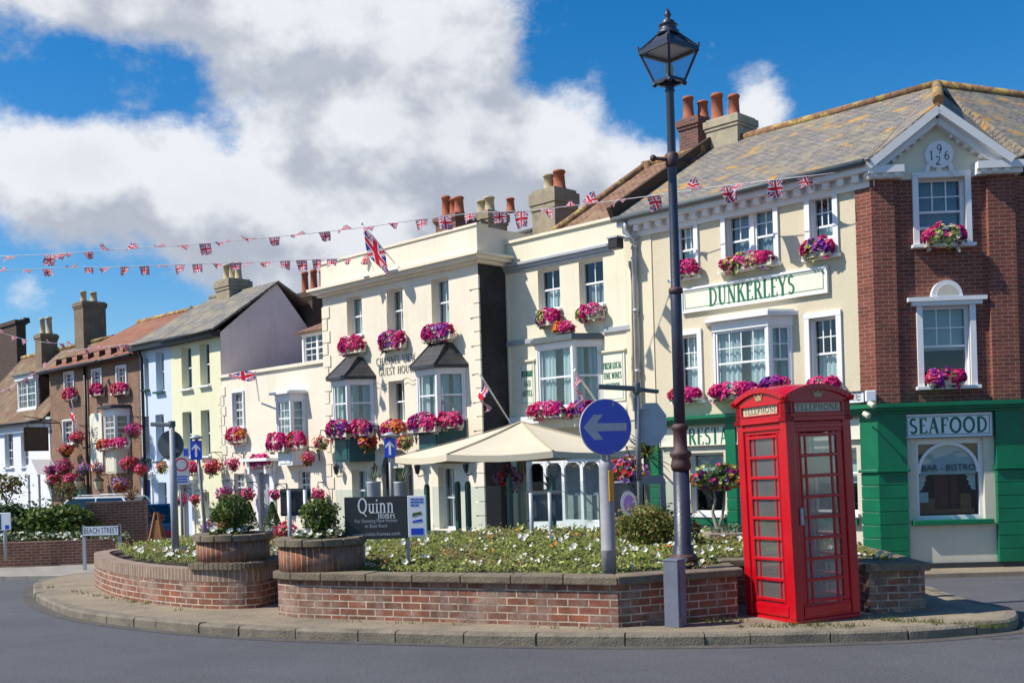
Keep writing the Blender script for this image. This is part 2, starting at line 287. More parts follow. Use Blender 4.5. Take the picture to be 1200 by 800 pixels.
# ---------------------------------------------------------------- lettering
GL_={}
def defglyphs():
    T,t,m=.15,.07,.11
    S=lambda *p:[(x,y) for x,y in p]
    G=GL_
    G['I']=(.36,[(T,[(.18,0),(.18,1)])],[(.18,0),(.18,1)])
    G['L']=(.62,[(T,[(.18,0),(.18,1)]),(t,[(.2,.035),(.6,.035),(.6,.22)])],[(.18,0),(.18,1)])
    G['E']=(.66,[(T,[(.18,0),(.18,1)]),(t,[(.2,.965),(.58,.965),(.58,.8)]),(t,[(.2,.52),(.48,.52)]),(t,[(.2,.035),(.62,.035),(.62,.22)])],[(.18,0),(.18,1)])
    G['F']=(.62,[(T,[(.18,0),(.18,1)]),(t,[(.2,.965),(.58,.965),(.58,.8)]),(t,[(.2,.52),(.48,.52)])],[(.18,0),(.18,1)])
    G['H']=(.84,[(T,[(.18,0),(.18,1)]),(T,[(.68,0),(.68,1)]),(t,[(.2,.52),(.68,.52)])],[(.18,0),(.18,1),(.68,0),(.68,1)])
    G['N']=(.86,[(t,[(.16,0),(.16,1)]),(T,[(.14,.98),(.70,.03)]),(t,[(.72,0),(.72,1)])],[(.16,0),(.12,1),(.72,1)])
    G['D']=(.84,[(T,[(.18,0),(.18,1)]),(m,[(.2,.96)]+arc(.32,.5,.42,.46,90,-90)+[(.2,.04)])],[(.16,0),(.16,1)])
    G['U']=(.84,[(T,[(.18,1),(.18,.35)]+arc(.44,.33,.25,.29,180,270,6)),(t,arc(.44,.33,.25,.30,270,360,6)+[(.69,1)])],[(.18,1),(.68,1)])
    G['K']=(.80,[(T,[(.18,0),(.18,1)]),(t,[(.66,.97),(.22,.45)]),(T,[(.36,.62),(.72,.02)])],[(.18,0),(.18,1),(.66,1),(.72,0)])
    G['R']=(.78,[(T,[(.18,0),(.18,1)]),(m,[(.2,.96)]+arc(.36,.745,.24,.215,90,-90)+[(.2,.53)]),(T,[(.40,.53),(.72,.02)])],[(.18,0),(.16,1),(.72,0)])
    G['P']=(.70,[(T,[(.18,0),(.18,1)]),(m,[(.2,.96)]+arc(.36,.72,.24,.24,90,-90)+[(.2,.48)])],[(.18,0),(.16,1)])
    G['B']=(.74,[(T,[(.18,0),(.18,1)]),(m,[(.2,.96)]+arc(.36,.75,.20,.21,90,-90)+[(.2,.54)]),(m,[(.3,.52)]+arc(.38,.28,.25,.25,90,-90)+[(.2,.035)])],[(.16,0),(.16,1)])
    G['Y']=(.76,[(T,[(.08,.98),(.38,.45)]),(t,[(.68,.98),(.38,.45)]),(T,[(.38,.48),(.38,0)])],[(.08,1),(.68,1),(.38,0)])
    G['V']=(.78,[(T,[(.10,.98),(.39,.02)]),(t,[(.68,.98),(.40,.03)])],[(.10,1),(.68,1)])
    G['A']=(.82,[(t,[(.10,.0),(.40,1)]),(T,[(.40,1),(.70,0)]),(t,[(.22,.36),(.58,.36)])],[(.10,0),(.70,0)])
    G['T']=(.72,[(T,[(.36,0),(.36,1)]),(t,[(.06,.78),(.06,.965),(.66,.965),(.66,.78)])],[(.36,0)])
    G['O']=(.94,[(m+.02,arc(.47,.5,.38,.46,0,359.9,22))],[])
    G['S']=(.62,[(m+.01,arc(.31,.74,.20,.215,35,270,10)+arc(.31,.27,.22,.225,85,-150,10)[1:])],[])
    G['C']=(.80,[(m+.02,arc(.46,.5,.36,.46,50,310,16))],[])
    G['G']=(.86,[(m+.02,arc(.46,.5,.36,.46,50,318,16)),(T,[(.72,.05),(.72,.44)])],[(.72,.44)])
    G['Q']=(.94,[(m+.02,arc(.47,.5,.38,.46,0,359.9,22)),(t,[(.5,.06),(.86,-.2)])],[])
    G['W']=(1.1,[(T,[(.08,.98),(.34,.02)]),(t,[(.34,.02),(.54,.9)]),(T,[(.54,.9),(.78,.02)]),(t,[(.78,.02),(1.0,.98)])],[(.08,1),(1.0,1)])
    G['1']=(.4,[(T,[(.2,0),(.2,1),(.06,.82)])],[(.2,0)])
    G['9']=(.62,[(m,arc(.31,.69,.2,.27,0,359.9,14)),(m,[(.52,.7)]+arc(.2,.62,.32,.6,0,-85,6))],[])
    G['6']=(.62,[(m,arc(.31,.30,.2,.27,0,359.9,14)),(m,[(.10,.3)]+arc(.42,.38,.32,.6,180,95,6))],[])
    G['2']=(.62,[(m,arc(.3,.72,.2,.25,160,-40,9)+[(.1,.05)]),(T,[(.06,.06),(.56,.06)])],[])
    G['u']=(.62,[(m,[(.14,.62),(.14,.2)]+arc(.3,.2,.16,.17,180,340,6)),(m,[(.5,.62),(.5,0)])],[(.12,.62),(.48,.62),(.52,0)])
    G['i']=(.3,[(m,[(.15,0),(.15,.62)]),(m,[(.15,.76),(.15,.88)])],[(.15,0),(.13,.62)])
    G['n']=(.66,[(m,[(.14,0),(.14,.64)]),(m,[(.15,.42)]+arc(.33,.44,.17,.17,160,0,7)+[(.5,0)])],[(.14,0),(.5,0),(.12,.62)])
    G['o']=(.6,[(m,arc(.3,.31,.22,.29,0,359.9,14))],[])
    G['m']=(.98,[(m,[(.14,0),(.14,.64)]),(m,[(.15,.45)]+arc(.31,.45,.15,.16,160,0,6)+[(.46,0)]),(m,[(.47,.45)]+arc(.63,.45,.15,.16,160,0,6)+[(.78,0)])],[(.14,0),(.46,0),(.78,0)])
    G['e']=(.6,[(m,[(.1,.33),(.5,.33)]+arc(.3,.31,.21,.29,5,310,12))],[])
    G['s']=(.5,[(m,arc(.24,.46,.14,.14,40,270,7)+arc(.24,.17,.15,.15,85,-140,7)[1:])],[])
    G[' ']=(.38,[],[])
def strokes(mb,txt,cx,cz,size,y,width=None,mi=0,bold=1.0,angles=None):
    sp=.10; tot=sum(GL_[c][0]+sp for c in txt)-sp
    k=size if width is None else width/tot
    x=cx-tot*k/2; eps=0
    for c in txt:
        w,st,sf=GL_[c]
        for th,pts in st:
            th=th*bold; eps+=1; yy=y-.0004*(eps%4)
            P=[Vector((x+p[0]*k,cz+(p[1]-.5)*size)) for p in pts]; hw=th*size/2
            L=[];Rr=[]
            for i,p in enumerate(P):
                d0=(P[i]-P[i-1]).normalized() if i else None; d1=(P[i+1]-P[i]).normalized() if i<len(P)-1 else None
                d0=d0 or d1; d1=d1 or d0
                t=(d0+d1); t=t.normalized() if t.length>.1 else d0
                n=Vector((-t.y,t.x)); q=hw/max(.55,n.dot(Vector((-d0.y,d0.x))))
                L.append(p+n*q); Rr.append(p-n*q)
            for i in range(len(P)-1):
                mb.face([(v.x,yy,v.y) for v in (L[i],Rr[i],Rr[i+1],L[i+1])],mi)
        for sx,sz in sf:
            eps+=1; yy=y-.0004*(eps%4)-.0018; a=x+sx*k; b=cz+(sz-.5)*size; h=.045*size; g=.15*k
            b0=b if sz<.5 else b-h
            mb.face([(a-g,yy,b0),(a+g,yy,b0),(a+g,yy,b0+h),(a-g,yy,b0+h)],mi)
        x+=(w+sp)*k
def plain(mb,txt,cx,cz,size,y,width=None,mi=0):
    cu=bpy.data.curves.new('t','FONT'); cu.body=txt; cu.size=size*1.38; cu.align_x='CENTER'; cu.align_y='CENTER'; cu.resolution_u=2
    o=bpy.data.objects.new('t',cu); COL.objects.link(o); bpy.context.view_layer.update()
    me=bpy.data.meshes.new_from_object(o.evaluated_get(bpy.context.evaluated_depsgraph_get()))
    xs=[v.co.x for v in me.vertices] or [0,1]; w=max(xs)-min(xs); k=(width/w) if width else 1
    idx=[mb.P((cx+v.co.x*k,y,cz+v.co.y)) for v in me.vertices]
    for p in me.polygons: mb.fi([idx[i] for i in p.vertices],mi)
    bpy.data.objects.remove(o); bpy.data.curves.remove(cu); bpy.data.meshes.remove(me)
# ---------------------------------------------------------------- vegetation pieces
def leafq(mb,p,n,s,mi,asp=.55,fold=True):
    n=n.normalized(); a=n.orthogonal().normalized(); a=Matrix.Rotation(R.uniform(0,6.28),3,n)@a; b=n.cross(a)
    q=[p+a*s,p+b*s*asp+n*s*.18,p-a*s,p-b*s*asp+n*s*.18]
    i=[mb.P(v) for v in q]; mb.fi([i[0],i[1],i[2]],mi,None,True); mb.fi([i[0],i[2],i[3]],mi,None,True)
def bloom(mb,p,n,s,mi):
    n=n.normalized(); a=n.orthogonal().normalized(); a=Matrix.Rotation(R.uniform(0,6.28),3,n)@a; b=n.cross(a)
    c=mb.P(p-n*s*.35); rg=[mb.P(p+(a*math.cos(t)+b*math.sin(t))*s*R.uniform(.85,1.1)+n*s*R.uniform(-.1,.15)) for t in [k*6.283/6 for k in range(6)]]
    for k in range(6): mb.fi([c,rg[k],rg[(k+1)%6]],mi,None,True)
def rv():
    while 1:
        v=Vector((R.uniform(-1,1),R.uniform(-1,1),R.uniform(-1,1)))
        if .01<v.length<1: return v.normalized()
def clump(mb,c,r,n,s,mis,inner=.55,asp=.55,lump=.22):
    c=Vector(c); r=Vector(r); sd=R.uniform(0,99)
    for _ in range(n):
        d=rv(); k=1+lump*noise.noise(d*2.2+Vector((sd,0,0)))*2
        q=R.uniform(inner**2,1)**.5*k
        p=c+Vector((d.x*r.x,d.y*r.y,d.z*r.z))*q
        nn=(d+rv()*.8)
        m=mis[int(min(.999,max(0,R.random()*.6+.5*(noise.noise(p*3.3+Vector((sd,5,1)))+.5)*.8))*len(mis))]
        leafq(mb,p,nn,s*R.uniform(.6,1.25),m,asp)
PAL={'mp':(['magenta','pink','purple','magenta','pink'],),'mpur':(['purple','magenta','magenta','pink'],),'mag':(['magenta','magenta','pink'],),
 'or':(['crimson','pink','orange','magenta'],),'red':(['crimson','pink','magenta','pink'],),'wh':(['purple','magenta','lime','pink','magenta'],),
 'mix':(['magenta','lime','pink','orange'],),'lil':(['lilac','lilac','orange','crimson','lilac'],),'wm':(['petalw','pink','magenta','magenta','lime'],)}
# ---------------------------------------------------------------- facade frames
CORNER=Vector((7.14,21.3,0))
class Fac:
    def __init__(s,pxl=None,out=0,ang=-45,org=None):
        a=rad(ang); s.ang=a; s.ex=Vector((math.cos(a),math.sin(a),0)); s.ey=Vector((-math.sin(a),math.cos(a),0))
        s.o=(org or CORNER)-s.ey*out
        if pxl is not None:
            d=ray(pxl,555); t=s.o.dot(s.ey)/(d.dot(s.ey)); p=d*t; s.o=Vector((p.x,p.y,0))
        s.mat=Matrix.Translation((s.o.x,s.o.y,GL))@Matrix.Rotation(a,4,'Z')
    def q(s,px,py,y=0):
        d=ray(px,py); t=(y+s.o.dot(s.ey))/d.dot(s.ey); p=d*t
        return (p-s.o).dot(s.ex), H+d.z*t-GL
    def rect(s,tl,br,y=0):
        x0,z1=s.q(*tl,y); x1,z0=s.q(*br,y); return x0,x1,z0,z1
    def rel(s,par): return par.mat.inverted()@s.mat
# ---------------------------------------------------------------- windows
def sash(mf,mp,mcu,x0,x1,z0,z1,y,up=(2,2),lo=(2,1),fw=.05,meet=.5,open_=0,cur='net',bar=.022):
    f=mf
    f.box(x0,x0+fw,y,y+.07,z0,z1); f.box(x1-fw,x1,y,y+.07,z0,z1)
    f.box(x0+fw,x1-fw,y,y+.07,z1-fw,z1); f.box(x0+fw,x1-fw,y,y+.07,z0,z0+fw*1.3)
    a,b=x0+fw,x1-fw; c,d=z0+fw*1.3,z1-fw; zm=c+(d-c)*meet
    f.box(a,b,y+.012,y+.06,zm-.022,zm+.022)
    for k in range(1,up[0]): X=a+(b-a)*k/up[0]; f.box(X-bar/2,X+bar/2,y+.018,y+.042,zm+.022,d)
    for k in range(1,up[1]): Z=zm+(d-zm)*k/up[1]; f.box(a,b,y+.02,y+.04,Z-bar/2,Z+bar/2)
    zc=c+open_
    for k in range(1,lo[0]): X=a+(b-a)*k/lo[0]; f.box(X-bar/2,X+bar/2,y+.024,y+.048,zc,zm-.022)
    for k in range(1,lo[1]): Z=zc+(zm-zc)*k/lo[1]; f.box(a,b,y+.026,y+.046,Z-bar/2,Z+bar/2)
    if open_: f.box(a,b,y+.012,y+.06,zc-.03,zc+.03)
    mp.face([(a,y+.032,zm),(b,y+.032,zm),(b,y+.032,d),(a,y+.032,d)])
    mp.face([(a,y+.036,zc),(b,y+.036,zc),(b,y+.036,zm),(a,y+.036,zm)])
    yc=y+.13
    def wavy(xa,xb,za,zb,amp=.025,per=.13):
        n=max(6,int((xb-xa)/.022)); ph=R.uniform(0,6); pv=None
        for k in range(n+1):
            X=xa+(xb-xa)*k/n; Y=yc+amp*math.sin(X*6.283/per+ph)+amp*.5*math.sin(X*11/per*1.3+ph)
            cu=(mcu.P((X,Y,za)),mcu.P((X,Y*1+.01,zb)))
            if pv: mcu.fi([pv[0],cu[0],cu[1],pv[1]],0,None,True)
            pv=cu
    w=b-a; hh=d-c
    if cur=='net': wavy(a,b,c,d,.018,.11)
    elif cur=='half': wavy(a,b,c,c+hh*R.uniform(.45,.55),.018,.11)
    elif cur=='drape': wavy(a,a+w*.27,c,d); wavy(b-w*.24,b,c,d)
    elif cur=='drapeW': wavy(a,a+w*.42,c,d); wavy(b-w*.36,b,c,d)
    elif cur=='blind': mcu.face([(a,yc,d-hh*.55),(b,yc,d-hh*.55),(b,yc,d),(a,yc,d)])
    elif cur=='blindF': mcu.face([(a,yc,c+hh*.06),(b,yc,c+hh*.06),(b,yc,d),(a,yc,d)])
class Bld:
    """a building: an Empty at its base with its parts in facade coordinates"""
    def __init__(s,name,label,cat,pxl,out=0,fac=None):
        s.F=fac or Fac(pxl,out); s.root=thing(name,label,cat,(s.F.o.x,s.F.o.y,GL),s.F.ang); s.op={}
        s.mat=s.F.mat
    def q(s,*a,**k): return s.F.q(*a,**k)
    def mb(s,M=None): return MB(M)
    def add(s,mb,name,mats,par=None,bevel=0): return mb.build(name,mats,par or s.root,bevel)
    def window(s,tl,br,F=None,M=None,rec=.12,trim=0,lights=1,up=(2,2),lo=(2,1),sill=True,cur='net',wm='white',sm=None,key='front',open_=0,meet=.5,label=None,sh=.07,sp=.07,curm=None,mull=.09,name='window'):
        F=F or s.F; x0,x1,z0,z1=F.rect(tl,br)
        x0+=trim; x1-=trim; z1-=trim; 
        if sill: z0+=sh
        s.op.setdefault(key,[]).append((x0,x1,z0,z1))
        f=MB(M);p=MB(M);c=MB(M)
        if trim:
            f.box(x0-trim,x0,-.05,.02,z0,z1); f.box(x1,x1+trim,-.05,.02,z0,z1); f.box(x0-trim,x1+trim,-.055,.02,z1,z1+trim)
            for xx in (x0,x1-.012): f.box(xx,xx+.012,.022,rec,z0,z1)
            f.box(x0+.012,x1-.012,.022,rec,z1-.012,z1)
        w=(x1-x0-(lights-1)*mull)/lights
        for k in range(lights):
            a=x0+k*(w+mull); sash(f,p,c,a,a+w,z0,z1,rec,up,lo,cur=cur,open_=open_,meet=meet)
            if k: f.box(a-mull,a,rec-.03,rec+.08,z0,z1)
        o=s.add(f,name,wm)
        if label: o['label']=label
        p.build('pane','glass',o)
        if c.f: c.build('curtain',curm or ('blind' if 'blind' in cur else R.choice(['curtain','curtain','drape','drapeB','drapeG'])),o)
        if sill:
            g=MB(M); g.box(x0-trim-.05,x1+trim+.05,-sp-.03,rec,z0-sh,z0-.002); g.build('sill',sm or wm,o,.008)
        return o
    def bay(s,x0,x1,proj,z0,z1,cant=.3,head=.12,apron=None,am='white',roof=None,rm='lead',up=(1,1),lo=(1,1),cur='drapeW',wm='white',roofw=.4,zr=None,over=.1,meet=.5,fw=.07,name='bay_window',flat=0.06,flatm=None):
        pts=[(x0,0),(x0+cant,-proj),(x1-cant,-proj),(x1,0)]
        f=MB();P=[];C=[]; cm_=R.choice(['curtain','curtain','drape'])
        for k in range(3):
            a=Vector(pts[k]);b=Vector(pts[k+1]); L=(b-a).length; ang=math.atan2(b.y-a.y,b.x-a.x)
            Mx=Matrix.Translation((a.x,a.y,0))@Matrix.Rotation(ang,4,'Z')
            f.M=Mx;p=MB(Mx);c=MB(Mx)
            u=up if k==1 else (max(1,up[0]//2),up[1]); l=lo if k==1 else (max(1,lo[0]//2),lo[1])
            f.box(0,.045,-.012,.09,z0,z1); f.box(L-.045,L,-.013,.088,z0,z1)
            sash(f,p,c,.045,L-.045,z0,z1,.01,u,l,fw=fw*.7,cur=cur if k!=0 else 'net',meet=meet)
            P.append(p);C.append(c)
        f.M=Matrix()
        def off(d): return [(x0-d,0.0),(x0+cant-d*.6,-proj-d),(x1-cant+d*.6,-proj-d),(x1+d,0.0)]
        f.slab(off(.03),z1,z1+head); f.slab(off(.06),z0-.06,z0)
        o=s.add(f,name,wm)
        for p in P: p.build('pane','glass',o)
        for c in C:
            if c.f: c.build('curtain',cm_,o)
        r=MB()
        if roof=='hip':
            e=off(over); zt=zr; c0=(x0+x1)/2-roofw/2; c1=(x0+x1)/2+roofw/2; zb=z1+head
            r.slab(e,zb-.05,zb+.03)
            t=[(c0,-.02,zt),(c0+.02,-.16,zt),(c1-.02,-.16,zt),(c1,-.02,zt)]; b=[(p[0],p[1],zb+.03) for p in e]
            for k in range(3): r.face([b[k],b[k+1],t[k+1],t[k]])
            r.face([t[0],t[1],t[2],t[3]])
            for k in (1,2): r.tube([b[k],t[k]],.03,6)
            r.build('bay_roof',rm,o)
        else:
            r.slab(off(over),z1+head,z1+head+flat); r.slab(off(over*.5),z1+head+flat,z1+head+flat+.05); r.build('bay_roof',flatm or wm,o)
        if apron is not None:
            a=MB(); a.slab(off(-.01),apron,z0-.06)
            for k in range(3):
                p=Vector(off(-.01)[k]);q=Vector(off(-.01)[k+1]); L=(q-p).length
                a.M=Matrix.Translation((p.x,p.y,0))@Matrix.Rotation(math.atan2(q.y-p.y,q.x-p.x),4,'Z'); a.box(.08,L-.08,-.02,.01,apron+.06,z0-.12)
            a.build('apron_panel',am,o)
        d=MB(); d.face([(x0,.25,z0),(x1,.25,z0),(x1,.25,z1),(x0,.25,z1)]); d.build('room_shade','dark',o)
        return o
    def wall(s,x0,x1,z0,z1,mat,key='front',M=None,rec=.2,name='wall',ends='LR',y=0,back=True,depth=.9,extra=None):
        op=list(s.op.get(key,[]))+(extra or []); m=MB(M)
        xs=sorted({x0,x1,*[v for o in op for v in o[:2] if x0<v<x1]}); zs=sorted({z0,z1,*[v for o in op for v in o[2:4] if z0<v<z1]})
        ins=lambda X,Z: any(o[0]<X<o[1] and o[2]<Z<o[3] for o in op)
        for i in range(len(xs)-1):
            run=None
            for j in range(len(zs)-1):
                if ins((xs[i]+xs[i+1])/2,(zs[j]+zs[j+1])/2):
                    if run is not None: m.face([(xs[i],y,run),(xs[i+1],y,run),(xs[i+1],y,zs[j]),(xs[i],y,zs[j])]); run=None
                elif run is None: run=zs[j]
            if run is not None: m.face([(xs[i],y,run),(xs[i+1],y,run),(xs[i+1],y,z1),(xs[i],y,z1)])
        for a,b,c,d in [o[:4] for o in op]:
            a=max(a,x0);b=min(b,x1);c=max(c,z0);d=min(d,z1)
            if a>=b or c>=d: continue
            r=rec
            m.face([(a,y,c),(a,r,c),(a,r,d),(a,y,d)]); m.face([(b,r,c),(b,y,c),(b,y,d),(b,r,d)])
            m.face([(a,y,d),(a,r,d),(b,r,d),(b,y,d)]); m.face([(a,r,c),(a,y,c),(b,y,c),(b,r,c)])
        if ends:
            if 'L' in ends: m.face([(x0,depth,z0),(x0,y,z0),(x0,y,z1),(x0,depth,z1)])
            if 'R' in ends: m.face([(x1,y,z0),(x1,depth,z0),(x1,depth,z1),(x1,y,z1)])
            m.face([(x0,y,z1),(x1,y,z1),(x1,depth,z1),(x0,depth,z1)])
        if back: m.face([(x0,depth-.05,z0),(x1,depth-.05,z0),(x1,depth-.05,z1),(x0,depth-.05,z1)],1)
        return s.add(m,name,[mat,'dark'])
    def poly(s,pts,mat,name='roof',th=.07,par=None):
        m=MB(); pts=[Vector(p) for p in pts]; n=(pts[1]-pts[0]).cross(pts[2]-pts[0]).normalized()
        if n.z<0: pts=pts[::-1]; n=-n
        m.face(pts); m.face([p-n*th for p in pts[::-1]])
        for k in range(len(pts)):
            a,b=pts[k],pts[(k+1)%len(pts)]; m.face([b,a,a-n*th,b-n*th])
        return s.add(m,name,mat,par)
    def roofmesh(s,polys,mat,name='roof',th=.07,ridges=(),rm='ridge'):
        m=MB()
        for pts in polys:
            pts=[Vector(p) for p in pts]; n=(pts[1]-pts[0]).cross(pts[2]-pts[0]).normalized()
            if n.z<0: pts=pts[::-1]; n=-n
            m.face(pts); m.face([p-n*th for p in pts[::-1]])
            for k in range(len(pts)):
                a,b=pts[k],pts[(k+1)%len(pts)]; m.face([b,a,a-n*th,b-n*th])
        o=s.add(m,name,mat)
        if ridges:
            g=MB()
            for a,b in ridges: g.tube([Vector(a)+Vector((0,0,.02)),Vector(b)+Vector((0,0,.02))],.11,8)
            g.build('ridge_tiles',rm,o)
        return o
    def chimney(s,x,y,w,d,z0,z1,mat,pots,capm=None,corb=.06,capt=.3,label=None):
        m=MB(); m.box(x-w/2,x+w/2,y-d/2,y+d/2,z0,z1-capt)
        m.box(x-w/2-corb*.5,x+w/2+corb*.5,y-d/2-corb*.5,y+d/2+corb*.5,z1-capt,z1-capt*.72,1); m.box(x-w/2-corb,x+w/2+corb,y-d/2-corb,y+d/2+corb,z1-capt*.72,z1-capt*.12,1)
        m.box(x-w/2,x+w/2,y-d/2,y+d/2,z1-capt*.12,z1+.02,1)
        o=s.add(m,'chimney',[mat,capm or mat],None,.012)
        if label: o['label']=label
        for dx,dy,r,h,pm in pots:
            g=MB(); g.lathe([(r*1.15,0),(r*1.15,.06),(r,.08),(r*.86,h*.86),(r*1.02,h*.87),(r*1.06,h*.93),(r*.9,h),(r*.7,h),(r*.66,h*.7)],14,0,(x+dx,y+dy,z1+.01),capt=False)
            g.lathe([(0.001,h*.75),(r*.68,h*.75)],14,1,(x+dx,y+dy,z1+.01),capt=False); g.build('chimney_pot',[pm,'black'],o)
        return o
    def text(s,t,cx,cz,size,width,mat,M=None,y=-.012,name='lettering',par=None,bold=1,fn=strokes):
        m=MB(M)
        if fn is strokes: strokes(m,t,cx,cz,size,y,width,0,bold)
        else: plain(m,t,cx,cz,size,y,width)
        return s.add(m,name,mat,par)
# ---------------------------------------------------------------- flower containers
NF=0
def blossoms(root,pts_fn,n,nl,pal,bs=.045,drop=0):
    """pts_fn() gives (point, outward normal, along 0..1); colours gather in patches along the container"""
    cols=list(PAL[pal][0]); R.shuffle(cols)
    mats=list(dict.fromkeys(cols)); mb=MB(); sd=R.uniform(0,50)
    for _ in range(n):
        p,nn,u=pts_fn()
        v=noise.noise(Vector((p.x*3.2+sd,p.y*2,p.z*3)))*.9+.5
        k=int(min(.999,max(0,u*.75+v*.45-.1+R.uniform(-.14,.14)))*len(cols))
        bloom(mb,p+nn*.02,nn+rv()*.45,bs*R.uniform(.75,1.25),mats.index(cols[k]))
    lf=MB(); c=Vector()
    S=[pts_fn() for _ in range(60)]; S.sort(key=lambda q:q[0].z); ns=max(3,n//45)
    for p,nn,u in S[:ns]:
        q=p.copy(); d=Vector((R.uniform(-.4,.4),-.25,-1)).normalized()
        for k in range(R.randint(2,5)):
            q=q+d*R.uniform(.018,.03)+rv()*.012; leafq(lf,q,rv()+Vector((0,-.6,0)),bs*R.uniform(.6,1.0),R.choice([0,1,2]))
            if R.random()<.38: bloom(mb,q+Vector((0,-.02,0)),Vector((0,-1,.2))+rv()*.5,bs*.8,mats.index(cols[int(min(.999,max(0,u))*len(cols))]))
    mb.build('flowers',mats,root)
    for _ in range(nl):
        p,nn,u=pts_fn(); leafq(lf,p-nn*R.uniform(0,.09)-Vector((0,0,R.random()**2*drop)),nn+rv()*.7,bs*R.uniform(.8,1.5),R.choice([0,0,1,1,2]))
    lf.build('foliage',['leaf','leafD','leafY'],root)
def flowerbox(B,l,t,r,b,pal,label,group='flower boxes on the house fronts',y=-.02,dep=.24,F=None,dens=1.0,trough='trough',drop=.16,cat='flower box'):
    """px box of the whole flower mass on the facade (or chamfer) plane"""
    F=F or B.F; x0,z1=F.q(l,(t+b)/2-(b-t)/2,y-dep*.5); x1,z0=F.q(r,b,y-dep*.5)
    x0_,zt=F.q((l+r)/2,t,y-dep*.5); _,zb=F.q((l+r)/2,b,y-dep*.5)
    w=x1-x0; h=zt-zb; zc=zb+h*.42
    o=thing('window_box',label,cat,F.o+F.ex*((x0+x1)/2)+F.ey*(y-dep/2)+Vector((0,0,GL+zb)),F.ang,group)
    hw=w/2-.05
    m=MB(); tz=h*.02; th=min(.2,h*.45)
    m.box(-hw+.03,hw-.03,-dep*.42,dep*.42,tz,tz+th); m.box(-hw,hw,-dep*.5,dep*.5,tz+th,tz+th+.03)
    for sx in (-hw*.7,hw*.7): m.box(sx-.02,sx+.02,-.03,dep/2+.0,tz-.06,tz-.002)
    m.build('trough',trough,o,.006)
    rx,ry,rz=w/2*.90,dep*.56,h*.39; zc=h*.52; s2=R.uniform(0,99)
    def fn():
        while 1:
            d=rv()
            if d.y<.35: break
        # superellipse along x so that the box is filled to its ends
        X=math.copysign(abs(d.x)**.6,d.x); k=1+.34*noise.noise(Vector((X*w*4.5+s2,d.z*2.2,d.y*2)))+.25*noise.noise(Vector((X*w*11+s2,d.z*5,d.y*5)))
        sag=(-.10*abs(X)**3+.16*noise.noise(Vector((X*w*3+s2*2,0,0))))*h
        p=Vector((X*rx,d.y*ry*k-.03,zc+d.z*rz*k+sag))
        return p,Vector((d.x*.6,d.y,d.z*.8+.25)),(X+1)/2
    ar=(w*h+2*(w+h)*dep)
    blossoms(o,fn,int(400*ar*dens),int(340*ar*dens),pal,drop=drop*h,bs=.039)
    return o
def hangbasket(B,cx,cy,wpx,pal,label,F=None,group='hanging baskets on the house fronts',out=.42,y=0,Y=None,bracket=True,loc=None,ang=0,r=None):
    if loc is None:
        F=F or B.F; x,z=F.q(cx,cy,y-out); loc=F.o+F.ex*x+F.ey*(y-out)+Vector((0,0,GL+z)); ang=F.ang; r=wpx*.5*loc.y/1280 if r is None else r
    r=max(r*.80,.15)
    o=thing('hanging_basket',label,'hanging basket',loc,ang,group)
    m=MB(); m.lathe([(.02,-r*.75),(r*.35,-r*.68),(r*.6,-r*.4),(r*.72,-r*.1)],14); m.build('basket','basket',o)
    g=MB(); top=Vector((0,0,r*1.7))
    for a in (0,2.1,4.2): g.tube([(math.cos(a)*r*.6,math.sin(a)*r*.6,-r*.1),top],.008,4)
    if bracket:
        g.tube([top,top+Vector((0,0,.06)),top+Vector((0,out,.06))],.014,5); g.tube([top+Vector((0,out-.02,.05)),top+Vector((0,out-.02,-.35))],.014,5)
        g.tube([top+Vector((0,out*.3,.05)),top+Vector((0,out*.75,-.06)),top+Vector((0,out-.02,-.28))],.01,5)
    g.build('bracket' if bracket else 'chains','black',o)
    s2=R.uniform(0,99)
    def fn():
        d=rv(); k=1+.42*noise.noise(d*2.0+Vector((s2,0,0)))+.3*noise.noise(d*5+Vector((s2,3,0)))
        if d.z<-.2: k*=1-.3*R.random()
        return Vector((d.x*r,d.y*r,d.z*r*.85+r*.12))*k,d+Vector((0,0,.2)),(d.x+1)/2
    n=12.6*r*r; blossoms(o,fn,int(230*n),int(240*n),pal,drop=r*.8,bs=.04)
    return o
